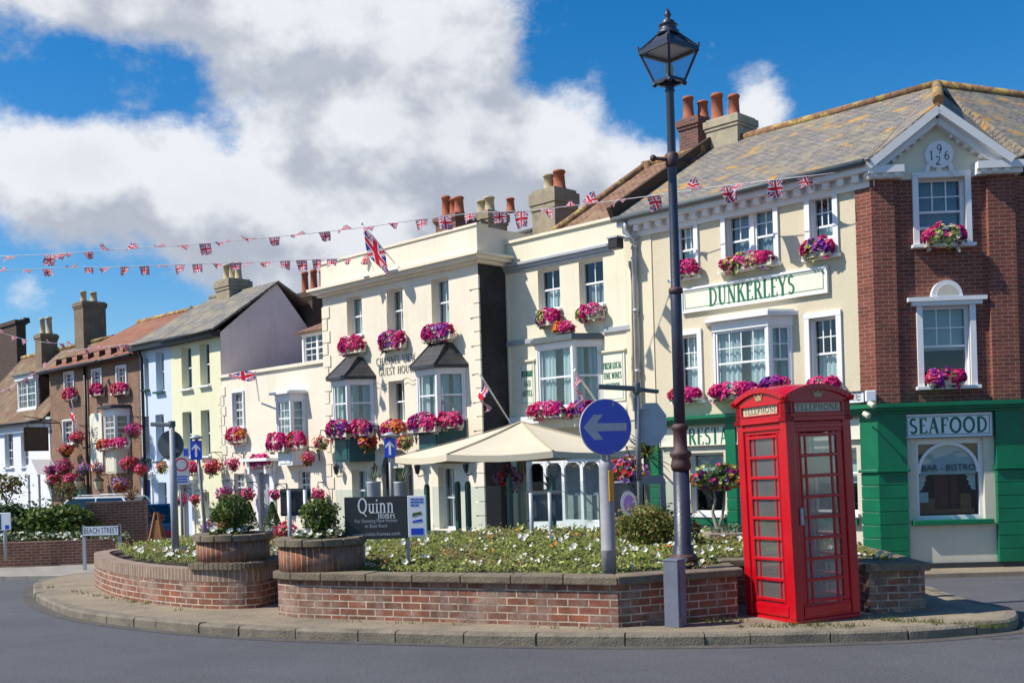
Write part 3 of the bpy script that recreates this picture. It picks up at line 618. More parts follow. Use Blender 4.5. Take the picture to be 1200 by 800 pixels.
# ---------------------------------------------------------------- corner restaurant
def corner_restaurant():
    B=Bld('corner_restaurant','cream pebbledashed corner restaurant with red brick chamfer, slate roof and green shopfront','building',740)
    XC=B.q(1029,500)[0]; FK=Fac(ang=-3.2); FK.o=B.F.o+B.F.ex*XC; MK=FK.rel(B.F)
    FK.mat=Matrix.Translation((FK.o.x,FK.o.y,GL))@Matrix.Rotation(FK.ang,4,'Z'); MK=FK.rel(B.F)
    LK=FK.q(1190,400)[0]
    FS=Fac(ang=22); FS.o=FK.o+FK.ex*LK; FS.mat=Matrix.Translation((FS.o.x,FS.o.y,GL))@Matrix.Rotation(FS.ang,4,'Z'); MS=FS.rel(B.F)
    zE=B.q(932,207,-.32)[1]; zF=zE-.34
    zg1=FK.q(1062,472.5)[1]; zg0=FK.q(1062,484.5)[1]; zp=FK.q(1110,659)[1]
    # windows, upper floors
    W=B.window
    w=dict(trim=.11,up=(3,2),lo=(1,1),sp=.1)
    W((786,258),(820,326),cur='net',**w); W((845,246),(914,311),lights=2,cur='net',**{**w,'up':(2,2)}); W((943,227),(984,301),cur='half',open_=.32,**w)
    W((789,389),(825,472),cur='net',**w); W((943,368),(989,459),cur='half',**w)
    W((1068,203),(1139,289),F=FK,M=MK,key='cham',cur='net',open_=.28,**w); W((1073,353),(1145,455),F=FK,M=MK,key='cham',cur='blind',**w)
    xa,xb=B.q(836,420)[0],B.q(929,420)[0]; z1=B.q(880,384,-.4)[1]; z0=B.q(880,463,-.4)[1]
    B.bay(xa,xb,.42,z0,z1,cant=.3,head=.2,up=(4,2),lo=(1,1),cur='drapeW',over=.16,flat=.08,flatm='whitewood')
    # shop windows (front)
    gz=dict(trim=0,up=(1,1),lo=(1,1),sill=True,cur='blind',sh=.08,key='shop',meet=.62)
    W((808,531),(850,606),**gz); W((880,528),(925,604),**gz); W((950,526),(1006,606),**gz)
    x0,x1,z0,z1=FK.rect((1073,515),(1155,608)); 
    B.op.setdefault('chamshop',[]).append((x0,x1,z0,z1))
    f=MB(MK);p=MB(MK);c=MB(MK); sash(f,p,c,x0,x1,z0,z1,.1,(1,1),(1,1),fw=.07,meet=.999,cur='none')
    xm=(x0+x1)/2; rr=(x1-x0)/2-.075; zt=z1-.09
    for k in range(18):
        a0,a1=[rad(180-180*j/18) for j in (k,k+1)]
        f.bar((xm+rr*math.cos(a0),.12,zt-rr+rr*math.sin(a0)),(xm+rr*math.cos(a1),.12,zt-rr+rr*math.sin(a1)),.06,.05,up=(0,1,0))
    o=B.add(f,'shop_window','white'); p.build('pane','glass',o)
    for s in (-1,1):
        g=MB(MK); n=14; pv=None
        for k in range(n+1):
            zz=zt-rr-.1+(rr*.75)*(1-k/n)-.25; hw=.16*(1-k/n)**.5*(1+.2*math.sin(k*2))+.03; cu=(g.P((xm+s*(rr-.02),.22,zz)),g.P((xm+s*(rr-.02-hw),.24,zz)))
            if pv: g.fi([pv[0],pv[1],cu[1],cu[0]],0,None,True)
            pv=cu
        g.build('curtain','curtain',o)
    zl=FK.q(1113,550)[1]; zl0=FK.q(1113,555.5)[1]
    b=MB(MK); b.face([(xm-rr*.98,.155,zl0),(xm+rr*.98,.155,zl0),(xm+rr*.98,.155,zt-rr*.7),(xm+rr*.75,.155,zt-rr*.35),(xm+rr*.45,.155,zt-rr*.11),(xm,.155,zt-.01),(xm-rr*.45,.155,zt-rr*.11),(xm-rr*.75,.155,zt-rr*.35),(xm-rr*.98,.155,zt-rr*.7)]); b.build('frosted_panel','blind',o)
    t=MB(MK); plain(t,'BAR - BISTRO',xm,FK.q(1113,548)[1],.13,.098,1.02); t.build('lettering','ink',o)
    g=MB(MK); g.box(xm-.15,xm+.12,.5,.62,z0+.1,zl0+.1); g.box(xm+.16,xm+.28,.45,.6,z0+.05,zl0); g.build('drape_column','interior_red',o); g=MB(MK); g.box(x0+.1,x1-.1,.3,.5,z0+.12,z0+.2); g.box(xm-.5,xm-.2,.35,.45,z0+.2,z0+.42); g.box(xm+.3,xm+.5,.35,.45,z0+.2,z0+.5); g.build('table_setting','timberO',o)
    m=MB(MK); xn,zn=FK.q(1084,583); m.box(xn-.11,xn+.11,.15,.16,zn-.1,zn+.1); m.build('window_notice','blind',o)
    m=MB(MK); zs=FK.q(1115,608)[1]; m.box(x0-.12,x1+.12,-.14,.1,zs-.1,zs-.005); m.build('sill','green',o,.01)
    # walls
    zm=zg0-.02
    B.wall(0,XC,zm,zF,'pebble',ends='L',M=None,name='pebbledash_wall')
    B.wall(0,XC,0,zm,'stonecream',key='shop',name='shop_wall')
    B.wall(0,LK,zm,zF+.02,'brickR',key='cham',M=MK,name='brick_wall')
    B.wall(0,LK,0,zm,'stonecream',key='chamshop',M=MK,name='shop_wall')
    m=MB(MS); m.face([(0,0,0),(14,0,0),(14,0,zF),(0,0,zF)]); B.add(m,'side_wall','brickR')
    m=MB(); m.face([(0,10,0),(0,.9,0),(0,.9,zF),(0,10,zF)]); m.face([(0,.9,zF),(0,7.8,zF),(0,3.9,zE+2.4)]); m.face([(16,10,0),(0,10,0),(0,10,zF),(16,10,zF)]); B.add(m,'back_wall','stonecream')
    # brick strips and pilasters, quoins
    xq=B.q(1006,340)[0]; xp=FK.q(1050,340)[0]; xr=FK.q(1158,340)[0]
    m=MB(); m.box(xq,XC+.03,-.05,.02,zg1,zF+.01); m.M=MK; m.box(-.04,xp,-.10,.02,zg1,zF+.012); B.add(m,'brick_pilaster','brickR',None,.01); m=MB(MK); m.box(xr,LK+.04,-.10,.02,zg1,zF+.012); B.add(m,'brick_pilaster','brickR',None,.01)
    m=MB(); m.box(.0,B.q(767,400)[0],-.025,.02,zg1,zF); B.add(m,'corner_strip','smoothD')
    # green shopfront
    def rustic(m,x0,x1,z0,z1,p,zb):
        n=max(1,round((zb-z0)/.27)); h=(zb-z0)/n
        for k in range(n): m.box(x0,x1,-p,.02,z0+k*h+.006,z0+(k+1)*h-.006)
        m.box(x0+.015,x1-.015,-p+.02,.01,z0,zb); m.box(x0-.03,x1+.03,-p-.05,.02,zb,zb+.06); m.box(x0,x1,-p,.02,zb+.06,z1)
    zb=FK.q(1040,553)[1]
    for a,b in ((761,775),(854,866)): m=MB(); rustic(m,B.q(a,560)[0],B.q(b,560)[0],zp,zg0,.1,zb); B.add(m,'pilaster','green',None,.008)
    m=MB(); rustic(m,B.q(1012,560)[0],XC+.06,zp,zg0,.1,zb); m.M=MK; rustic(m,-.05,FK.q(1062,560)[0],zp,zg0,.12,zb); B.add(m,'pilaster','green',None,.008)
    m=MB(MK); rustic(m,FK.q(1166,560)[0],LK+.06,zp,zg0,.12,zb); B.add(m,'pilaster','green',None,.008)
    m=MB(); e=B.q(761,490)[0]
    for (p,a,b) in ((.30,zg1-.08,zg1-.0),(.22,zg1-.14,zg1-.08),(.13,zg0,zg1-.14)):
        pc=p*math.tan(rad(20.9)); pk=p*math.tan(rad(12.6)); 
        m.M=Matrix(); m.slab([(e-p*.5,-p),(XC+pc,-p),(XC,.02),(e-p*.5,.02)],a,b); m.M=MK; m.slab([(-pc,-p),(LK+pk,-p),(LK,.02),(0,.02)],a+.001,b+.001)
        m.M=MS; m.slab([(-pk,-p),(8,-p),(8,.02),(0,.02)],a+.002,b+.002)
    B.add(m,'cornice','green')
    m=MB(); a=.06; m.box(-.0,XC,-.06,.02,0,zp); m.M=MK; m.box(-.02,LK+.02,-.07,.02,0,zp+.003); m.M=MS; m.box(0,8,-.06,.02,0,zp); B.add(m,'plinth','signback')
    for q0,q1 in ((807,851),(879,926),(949,1007)): m=MB(); m.box(B.q(q0,608)[0],B.q(q1,608)[0],-.1,.02,B.q((q0+q1)/2,614)[1],B.q((q0+q1)/2,607.5)[1]); B.add(m,'sill','green')
    # eaves: frieze, dentils, gutter
    m=MB(); m.box(0,XC+.1,-.06,.3,zF-.12,zF); m.box(0,XC+.12,-.28,.3,zE-.2,zE-.06)
    n=int(XC/.32)
    for k in range(n): m.box(.1+k*.32,.24+k*.32,-.2,.0,zF,zE-.2)
    m.box(0,XC+.1,-.05,.3,zF,zE-.2)
    B.add(m,'eaves_cornice','whitewood')
    m=MB(); m.tube([(-.05,-.36,zE-.03),(XC+.05,-.36,zE-.03)],.065,8); B.add(m,'gutter','signgrey')
    # roof
    yr=3.9; zr=B.q(985,131,yr)[1]; xR1=B.q(1098,106,yr)[0]
    d22=Vector((math.cos(rad(67)),math.sin(rad(67)),0)); R1=Vector((xR1,yr,zr)); A=Vector((-.08,-.38,zE)); Bc=Vector((XC+.14,-.38,zE))
    k2=MK@Vector((LK+.2,-.36,zE-GL+GL)); Cc=Vector((k2.x,k2.y,zE)); R2=R1+d22*14; Dd=Cc+d22*14
    R0=Vector((-.08,yr,zr)); bk=Vector((-.08,yr*2+.3,zE)); bk2=R1+Vector((2.0,yr+.2,zE-zr))
    P=lambda x,y,z: MK@Vector((x,y,z))
    ax,az=FK.q(1099,126,-.25); xl,zl=FK.q(1016,193,-.25); xr2,zr2=FK.q(1186,186,-.25); zc=(zl+zr2)/2
    B.roofmesh([[A,Bc,R1,R0],[P(xl-.05,.6,zc+.05),Bc,R1],[P(xr2+.05,.6,zc+.05),Cc,R1],[Cc,Dd,R2,R1],[R0,R1,bk2,bk]],'slate',ridges=[(R0,R1),(R1,R2)])
    m=MB(); m.bar(A+Vector((.0,0,.1)),R0+Vector((.0,0,.12)),.12,.34); B.add(m,'verge_board','timber')
    # chimneys behind the ridge at the left
    x,z=B.q(816,170,4.4); x2,zt=B.q(816,141,4.4)
    B.chimney(x,4.4,.62,.7,zr-.9,zt,'brickD',[(-.12,-.15,.15,.62,'pot'),(.14,.15,.15,.5,'pot')],label='red brick chimney stack at the roof verge')
    x,z=B.q(857,170,4.1); x2,zt=B.q(857,141,4.1)
    B.chimney(x,4.1,.95,.85,zr-.6,zt,'stoneL',[(-.3,-.15,.16,.72,'pot'),(.05,.1,.15,.66,'pot')],label='broad grey stone chimney stack with moulded cap')
    # pediment
    ax,az=FK.q(1099,126,-.25); xl,zl=FK.q(1016,193,-.25); xr2,zr2=FK.q(1186,186,-.25); zc=(zl+zr2)/2; 
    s1=FK.q(1058,193,-.2)[0]; s2=FK.q(1144,189,-.2)[0]
    m=MB(MK); m.prism([(xl+.1,zF),(xr2-.1,zF),(xr2-.1,zc),(ax,az-.1),(xl+.1,zc)],-.01,.25); B.add(m,'pediment_wall','creamN')
    m=MB(MK)
    for sx,fx in ((xl,1),(xr2,-1)):
        d=Vector((ax-sx,0,az-zc)); L=d.length; d.normalize(); a=Vector((sx,0,zc))
        m.bar(a+Vector((0,-.17,-.04)),Vector((ax,-.17,az-.04)),.34,.15,up=(0,0,1)); m.bar(a+Vector((0,-.1,-.2)),Vector((ax,-.1,az-.215)),.22,.12)
        for k in range(4,int(L/.17)-1): 
            p=a+d*(k*.17)+Vector((0,-.07,-.30)); m.bar(p-d*.035,p+d*.035,.12,.07)
    for u0,u1 in ((-.12,s1),(s2,LK+.15)):
        m.box(u0,u1,-.30,.05,zc-.17,zc-.03); m.box(u0,u1,-.22,.05,zF,zc-.17)
        for k in range(int((u1-u0)/.22)): m.box(u0+.06+k*.22,u0+.17+k*.22,-.27,-.2,zc-.24,zc-.171)
    B.add(m,'pediment_cornice','whitewood')
    yk=3.2; P=lambda x,y,z: MK@Vector((x,y,z))
    B.roofmesh([[P(xl-.05,-.30,zc+.05),P(ax,-.30,az+.09),R1,P(xl-.05,.6,zc+.05)],[P(ax,-.30,az+.09),P(xr2+.05,-.30,zc+.05),P(xr2+.05,.6,zc+.05),R1]],'slate',name='pediment_roof',th=.05,ridges=[(P(ax,-.3,az+.1),R1)])
    cx,cz=FK.q(1100,181.5,-.05); 
    m=MB(MK); m.prism([(cx+.27*math.cos(t),cz+.27*math.sin(t)) for t in [k*6.283/26 for k in range(26)]],-.09,0)
    wz=FK.q(1103,203)[1]
    for s in (-1,1):
        pts=[(cx+s*.2,cz-.18),(cx+s*.24,cz-.34),(cx+s*.34,cz-.42),(cx+s*.42,wz)]
        for a,b in zip(pts,pts[1:]): m.bar((a[0],-.04,a[1]),(b[0],-.04,b[1]),.08,.09,up=(0,1,0))
    m.box(cx-.05,cx+.05,-.07,0,wz,cz-.2); o=B.add(m,'date_roundel','white',None,.006)
    t=MB(MK)
    for ch,dx,dz in (('1',-.15,-.02),('9',-.0,.1),('2',-.03,-.12),('6',.14,-.03)): strokes(t,ch,cx+dx,cz+dz,.17,-.095,None,0,.85)
    t.build('lettering','ink',o)
    # arched head over lower chamfer window
    hx,hz=FK.q(1108,353); m=MB(MK); hw=FK.q(1145,353)[0]-hx+.05
    m.box(hx-hw-.1,hx+hw+.1,-.14,.02,hz,hz+.08); m.box(hx-hw-.02,hx+hw+.02,-.1,.02,hz-.08,hz)
    r0=FK.q(1126,353)[0]-hx; m.prism([(hx-r0*1.05,hz+.08)]+[(hx+r0*math.cos(t),hz+.1+r0*1.02*math.sin(t)) for t in [rad(180-k*10) for k in range(19)]][::1]+[(hx+r0*1.05,hz+.08)],-.11,.02)
    o=B.add(m,'window_hood','white'); m=MB(MK); m.prism([(hx+r0*.68*math.cos(t),hz+.11+r0*.7*math.sin(t)) for t in [rad(180-k*10) for k in range(19)]],-.118,-.11); m.build('tympanum','stonecream',o)
    # downpipe at the left joint
    m=MB(); x=B.q(747,400,-.1)[0]; m.tube([(x-.1,-.3,zE-.1),(x-.1,-.28,zE-.3),(x,-.12,zE-.55),(x,-.12,zg1+.2)],.055,8)
    for z in (zE-.75,zE-2.2,zE-3.6): m.lathe([(.075,0),(.075,.07)],8,0,(x,-.12,z))
    B.add(m,'downpipe','greyL')
    m=MB(); x2=B.q(741,400,-.1)[0]; m.tube([(x2,-.1,zE-1.0),(x2,-.1,zg1+.2)],.04,8); B.add(m,'downpipe','smoothD')
    # signs
    def board(F,tl,br,name,label,txt,size,frame,face,ink,width=None,th=.06,fr=.05,y=-.06,line=True,cxp=None,yo=0,fn=strokes):
        x0,x1,z0,z1=F.rect(tl,br,y+yo); o=thing(name,label,'sign',F.o+F.ex*((x0+x1)/2)+F.ey*yo+Vector((0,0,GL+z0)),F.ang); w=(x1-x0)/2; h=z1-z0
        m=MB(); m.box(-w,w,y,-.003,0,h); m.build('backing',face,o)
        m=MB()
        for a,b,c,d in ((-w,w,h-fr,h),(-w,w,0,fr),(-w,-w+fr,fr,h-fr),(w-fr,w,fr,h-fr)): m.box(a,b,y-.025,y-.0005,c,d)
        m.build('frame',frame,o,.004)
        if line:
            m=MB(); g=fr+.045
            for a,b,c,d in ((-w+g,w-g,h-g-.012,h-g),(-w+g,w-g,g,g+.012),(-w+g,-w+g+.012,g,h-g),(w-g-.012,w-g,g,h-g)): m.box(a,b,y-.004,y-.0004,c,d)
            m.build('painted_line',ink,o)
        m=MB(); cx=0 if cxp is None else F.q(cxp,tl[1])[0]-(x0+x1)/2
        (strokes(m,txt,cx,h*.5,size,y-.004,width,0,1.15 if txt=='SEAFOOD' else .9) if fn is strokes else fn(m,txt,cx,h*.5,size,y-.004,width)); m.build('lettering',ink,o); return o
    B.board=board
    F=B.F
    x0=F.q(831,350)[0];x1=F.q(931,335)[0]
    board(F,(798,339),(970.5,343),'house_sign','long cream name board lettered DUNKERLEYS under the top windows','DUNKERLEYS',.40,'white','signcream','inkgreen',x1-x0,cxp=881)
    board(F,(773,503),(1009,514.5),'fascia_sign','cream fascia board lettered RESTAURANT over the green shopfront','RESTAURANT',.40,'stonecream','signcream','inkgreen',F.q(905,500)[0]-F.q(803,500)[0],line=False,cxp=858,fr=.02)
    board(FK,(1058.5,485),(1164,511),'fascia_sign','grey SEAFOOD board on the chamfered corner of the green shopfront','SEAFOOD',.30,'signgrey','signwhite','inkgreen',FK.q(1156,500)[0]-FK.q(1065,500)[0],fr=.015)
    o=board(F,(985,459.5),(1013.5,471.5),'street_nameplate','white STREET nameplate on the brick corner beside the alarm box','STREET',.17,'signback','signwhite','ink',F.q(1011.5,465)[0]-F.q(1001.5,465)[0],fr=.012,line=False,cxp=1006.8,yo=-.06,y=-.02,fn=plain)
    x,z=FK.q(1020,464,-.15); 
    m=MB(); m.box(-.10,.10,-.1,0,-.11,.11); o=m.build('alarm_box','signwhite',None,.02); o.location=FK.o+FK.ex*x+FK.ey*-.11+Vector((0,0,GL+z)); o.rotation_euler=(0,0,FK.ang); tag(o,'white alarm box just above the green cornice at the brick corner','alarm box')
    for px,py in ((1020,474),(1014,486)):
        x,z=FK.q(px,py,-.3); o=thing('spot_lamp','small cream spot lamp %s the green cornice'%('on top of' if py<480 else 'hanging under'),'lamp',FK.o+FK.ex*x+FK.ey*-.38+Vector((0,0,GL+z)),FK.ang)
        m=MB(); m.lathe([(.02,-.08),(.045,-.07),(.06,.06),(.055,.07)],10); m.build('lamp_head','trough',o).rotation_euler=(rad(120),0,rad(40)); m=MB(); m.tube([(0,.0,0),(0,.3,.0)],.015,5); m.build('bracket','black',o)
    # flower boxes
    G='flower boxes on the restaurant'; fb=flowerbox
    fb(B,792,305,820,324,'mag','magenta flowers in box under the narrow top window beside the lamp post',G)
    fb(B,841,296,911,316,'wh','purple and lime flowers in the long box under the double top window',G)
    fb(B,937,279,980,302,'wh','purple, lime and magenta flowers under the half open top window left of the brick',G)
    fb(B,1078,263,1134,290,'wm','white and magenta flowers in box under the 1926 roundel window',G,F=FK)
    fb(B,1083,431,1133,452,'mp','purple and pink flowers in box under the arched hood window',G,F=FK)
    fb(B,783,453,824,470,'mpur','purple and magenta flowers under the narrow middle window behind the lamp post',G)
    fb(B,829,447,893,467,'mpur','purple flowers trailing in box along the white bay window front',G,y=-.44)
    fb(B,891,441,927,455,'mpur','purple and pink flowers on the right cant of the white bay window',G,y=-.3)
    fb(B,945,441,986,457,'mp','purple and pink flowers under the middle window above the phone box',G)
    return B,FK
def body(B,W,D,h,mat,left=True,right=True,smat=None):
    m=MB()
    if right: m.face([(W,.9,0),(W,D,0),(W,D,h),(W,.9,h)])
    if left: m.face([(0,D,0),(0,.9,0),(0,.9,h),(0,D,h)])
    m.face([(W,D,0),(0,D,0),(0,D,h),(W,D,h)])
    return B.add(m,'side_wall',smat or mat)
# ---------------------------------------------------------------- narrow ivory hotel
def narrow_hotel(D):
    B=Bld('narrow_hotel','narrow ivory hotel front with bay window between the guest house and corner restaurant','building',595)
    q=B.q; X=(D.F.o-B.F.o).dot(B.F.ex); zt=q(700,262)[1]
    W=B.window; kw=dict(up=(2,1),lo=(2,1),cur='half',rec=.14)
    W((630,317),(657,364),**kw); W((678,307),(708,359),**kw)
    zs=q(640,486)[1]
    sh=q(690,537)[1]
    B.op['shop']=[(q(618,580)[0],q(704,580)[0],q(660,620)[1],sh)]
    B.wall(0,X,zs,zt,'creamN'); B.wall(0,X,0,zs,'creamN',key='shop',name='shop_wall')
    body(B,X,8,zt-.4,'creamN',right=False)
    xa,xb=q(629,430,-.55)[0]-.42,q(705,430)[0]
    B.bay(xa,xb,.55,q(665,477,-.5)[1],q(665,405,-.5)[1],cant=.42,head=.12,up=(1,1),lo=(1,1),cur='drapeW',over=.12,apron=q(665,500,-.5)[1],am='creamN',flat=.1,flatm='signgrey')
    c0=q(640,302)[1]; m=MB(); 
    for p,a,b in ((.16,c0-.07,c0),(.1,c0-.15,c0-.07),(.05,c0-.22,c0-.15)): m.box(-.05-p*.5,q(716,290)[0],-p,.02,a,b)
    z=q(720,386)[1]
    B.add(m,'cornice','greyL',None,.008)
    for x0,x1 in ((-.06,xa-.1),(xb+.1,q(741,385)[0])): m=MB(); m.box(x0,x1,-.06,.02,z-.06,z+.06); B.add(m,'string_course','greyL',None,.008)
    m=MB(); m.box(-.03,.2,-.03,.02,0,zt-.01); m.box(.2,.215,-.045,.02,0,zt-.02); B.add(m,'corner_strip','smoothD')
    m=MB(); m.box(-.04,X,-.06,.25,zt,zt+.07); B.add(m,'parapet_cap','creamN')
    # shop windows with arched heads
    m=MB();p=MB(); x0,x1,z0,z1=B.op['shop'][0]; n=4; w=(x1-x0)/n
    for k in range(n):
        a=x0+k*w; m.box(a,a+.045,.02,.12,z0,z1); m.box(a+w-.045,a+w,.02,.121,z0,z1); m.box(a,a+w,.021,.119,z0,z0+.25); m.box(a,a+w,.022,.118,z1-.08,z1)
        for s in (0,1):
            pts=[(a+.045 if s==0 else a+w-.045,z1-.08)]+[((a+.045+.2-.2*math.cos(t)) if s==0 else (a+w-.045-.2+.2*math.cos(t)),z1-.08-.2+.2*math.sin(t)) for t in [rad(90-k2*15) for k2 in range(7)]]
            m.prism(pts if s==1 else pts[::-1],.03,.1)
        p.face([(a+.06,.07,z0+.25),(a+w-.06,.07,z0+.25),(a+w-.06,.07,z1-.08),(a+.06,.07,z1-.08)])
    o=B.add(m,'shop_window','white'); p.build('pane','glass',o); m=MB(); m.face([(x0,.3,z0),(x1,.3,z0),(x1,.3,z1-.9),(x0,.3,z1-.9)]); m.build('half_blind','drape',o); m=MB(); m.face([(x0,.6,z0),(x1,.6,z0),(x1,.6,z1),(x0,.6,z1)]); m.build('painted_reflection','blueshade',o); m=MB(); m.box(x0-.1,x1+.1,-.12,.1,z0-.08,z0-.005); m.build('sill','white',o)  # added blue sheet behind the panes paints their reflection and lightens the glass
    m=MB(); m.box(x0-.25,x0-.04,-.1,.02,0,zs-.2); B.add(m,'pilaster','green'); m=MB(); m.box(q(706,560)[0]+.35,X-.1,-.02,.02,0,sh+.1); B.add(m,'pilaster','green')
    m=MB(); m.box(x0-.4,X-.15,-.2,.02,zs-.2,zs-.02); m.box(x0-.4,X-.15,-.1,.02,zs-.4,zs-.2); B.add(m,'shop_cornice','white')
    # tiled roof
    yr=3.3; ax,az=q(760,193,yr); hx,hz=q(642,277,.35)
    e=zt-.05; B.roofmesh([[(hx-.2,.3,e),(X+.0,.3,e),(X+.0,yr,az),(ax,yr,az)],[(hx-.2,.3,e),(ax,yr,az),(hx-.2,yr*2,e)],[(X,yr,az),(X,yr*2,e),(hx-.2,yr*2,e),(ax,yr,az)]],'tileB',ridges=[((hx-.2,.3,e),(ax,yr,az)),((ax,yr,az),(X,yr,az))])
    m=MB(); m.tube([(ax,yr-.1,az-.8),(ax,yr-.1,az+.05)],.14,10); m.lathe([(.2,0),(.2,.12)],10,1,(ax,yr-.1,az-.9)); B.add(m,'ridge_end',['ridge','greyL'])
    x,z1=q(649,225,2.0); B.chimney(x,2.0,.86,.9,zt-1,z1,'stone',[(-.18,0,.15,.5,'potC'),(.17,.05,.17,.55,'pot')],'stone',capt=.55,label='tall rendered chimney stack with two pots')
    # painted panels
    for tl,br,lines,lb in (((610,425),(628,474),(('RESTAURANT',.5,.62),('AND',.0,.3),('HOTEL',-.5,.4)),'cream painted panel lettered RESTAURANT AND HOTEL left of the ivory bay window'),((704,414),(734,469),(('FRESH LOCAL',.5,.72),('FINE WINES',.05,.66),('SEAFOOD',-.42,.5)),'cream painted panel lettered FRESH LOCAL FINE WINES right of the ivory bay window')):
        x0,x1,z0,z1=B.F.rect(tl,br); h=z1-z0; w=x1-x0; o=thing('wall_sign',lb,'sign',B.F.o+B.F.ex*((x0+x1)/2)+Vector((0,0,GL+z0)),B.F.ang)
        m=MB(); m.box(-w/2,w/2,-.03,-.002,0,h); m.build('panel','signcream',o,.006); m=MB(); m.box(-w/2-.03,w/2+.05,-.07,-.002,h,h+.05); m.build('label_mould','smoothD',o); m=MB()
        for t,dz,ww in lines: strokes(m,t,0,h/2+dz*h*.45,.15,-.034,min(w*.74,ww*.85))
        g=.05
        for a,b,c,d in ((-w/2+g,w/2-g,h-g-.01,h-g),(-w/2+g,w/2-g,g,g+.01),(-w/2+g,-w/2+g+.01,g,h-g),(w/2-g-.01,w/2-g,g,h-g)): m.face([(a,-.033,c),(b,-.033,c),(b,-.033,d),(a,-.033,d)])
        m.build('lettering','inkgreen',o)
    x,z=q(728,285,-.3); o=thing('floodlight','small black floodlight on an arm under the ivory parapet','lamp',B.F.o+B.F.ex*x+B.F.ey*-.5+Vector((0,0,GL+z)),B.F.ang)
    m=MB(); m.box(-.14,.14,-.12,.12,-.16,.08); m.build('lamp_head','black',o,.02); m=MB(); m.box(-.16,.16,-.14,.16,.08,.12); m.tube([(0,.1,.1),(.35,.45,.12)],.03,6); m.build('bracket','greyL',o)
    G='flower boxes on the ivory hotel'
    flowerbox(B,628,361,658,382,'wh','magenta and lime flowers under the left top window of the ivory hotel',G)
    flowerbox(B,675,356,709,375,'wm','pink flowers under the right top window of the ivory hotel',G)
    flowerbox(B,649,377,674,391,'or','small box of orange and bronze flowers standing on the bay roof',G,y=-.3)
    flowerbox(B,618,470,664,490,'mp','magenta and purple flowers along the front of the ivory bay window',G,y=-.58)
    flowerbox(B,665,470,700,487,'mpur','dark purple flowers on the right cant of the ivory bay window',G,y=-.4)
    return B
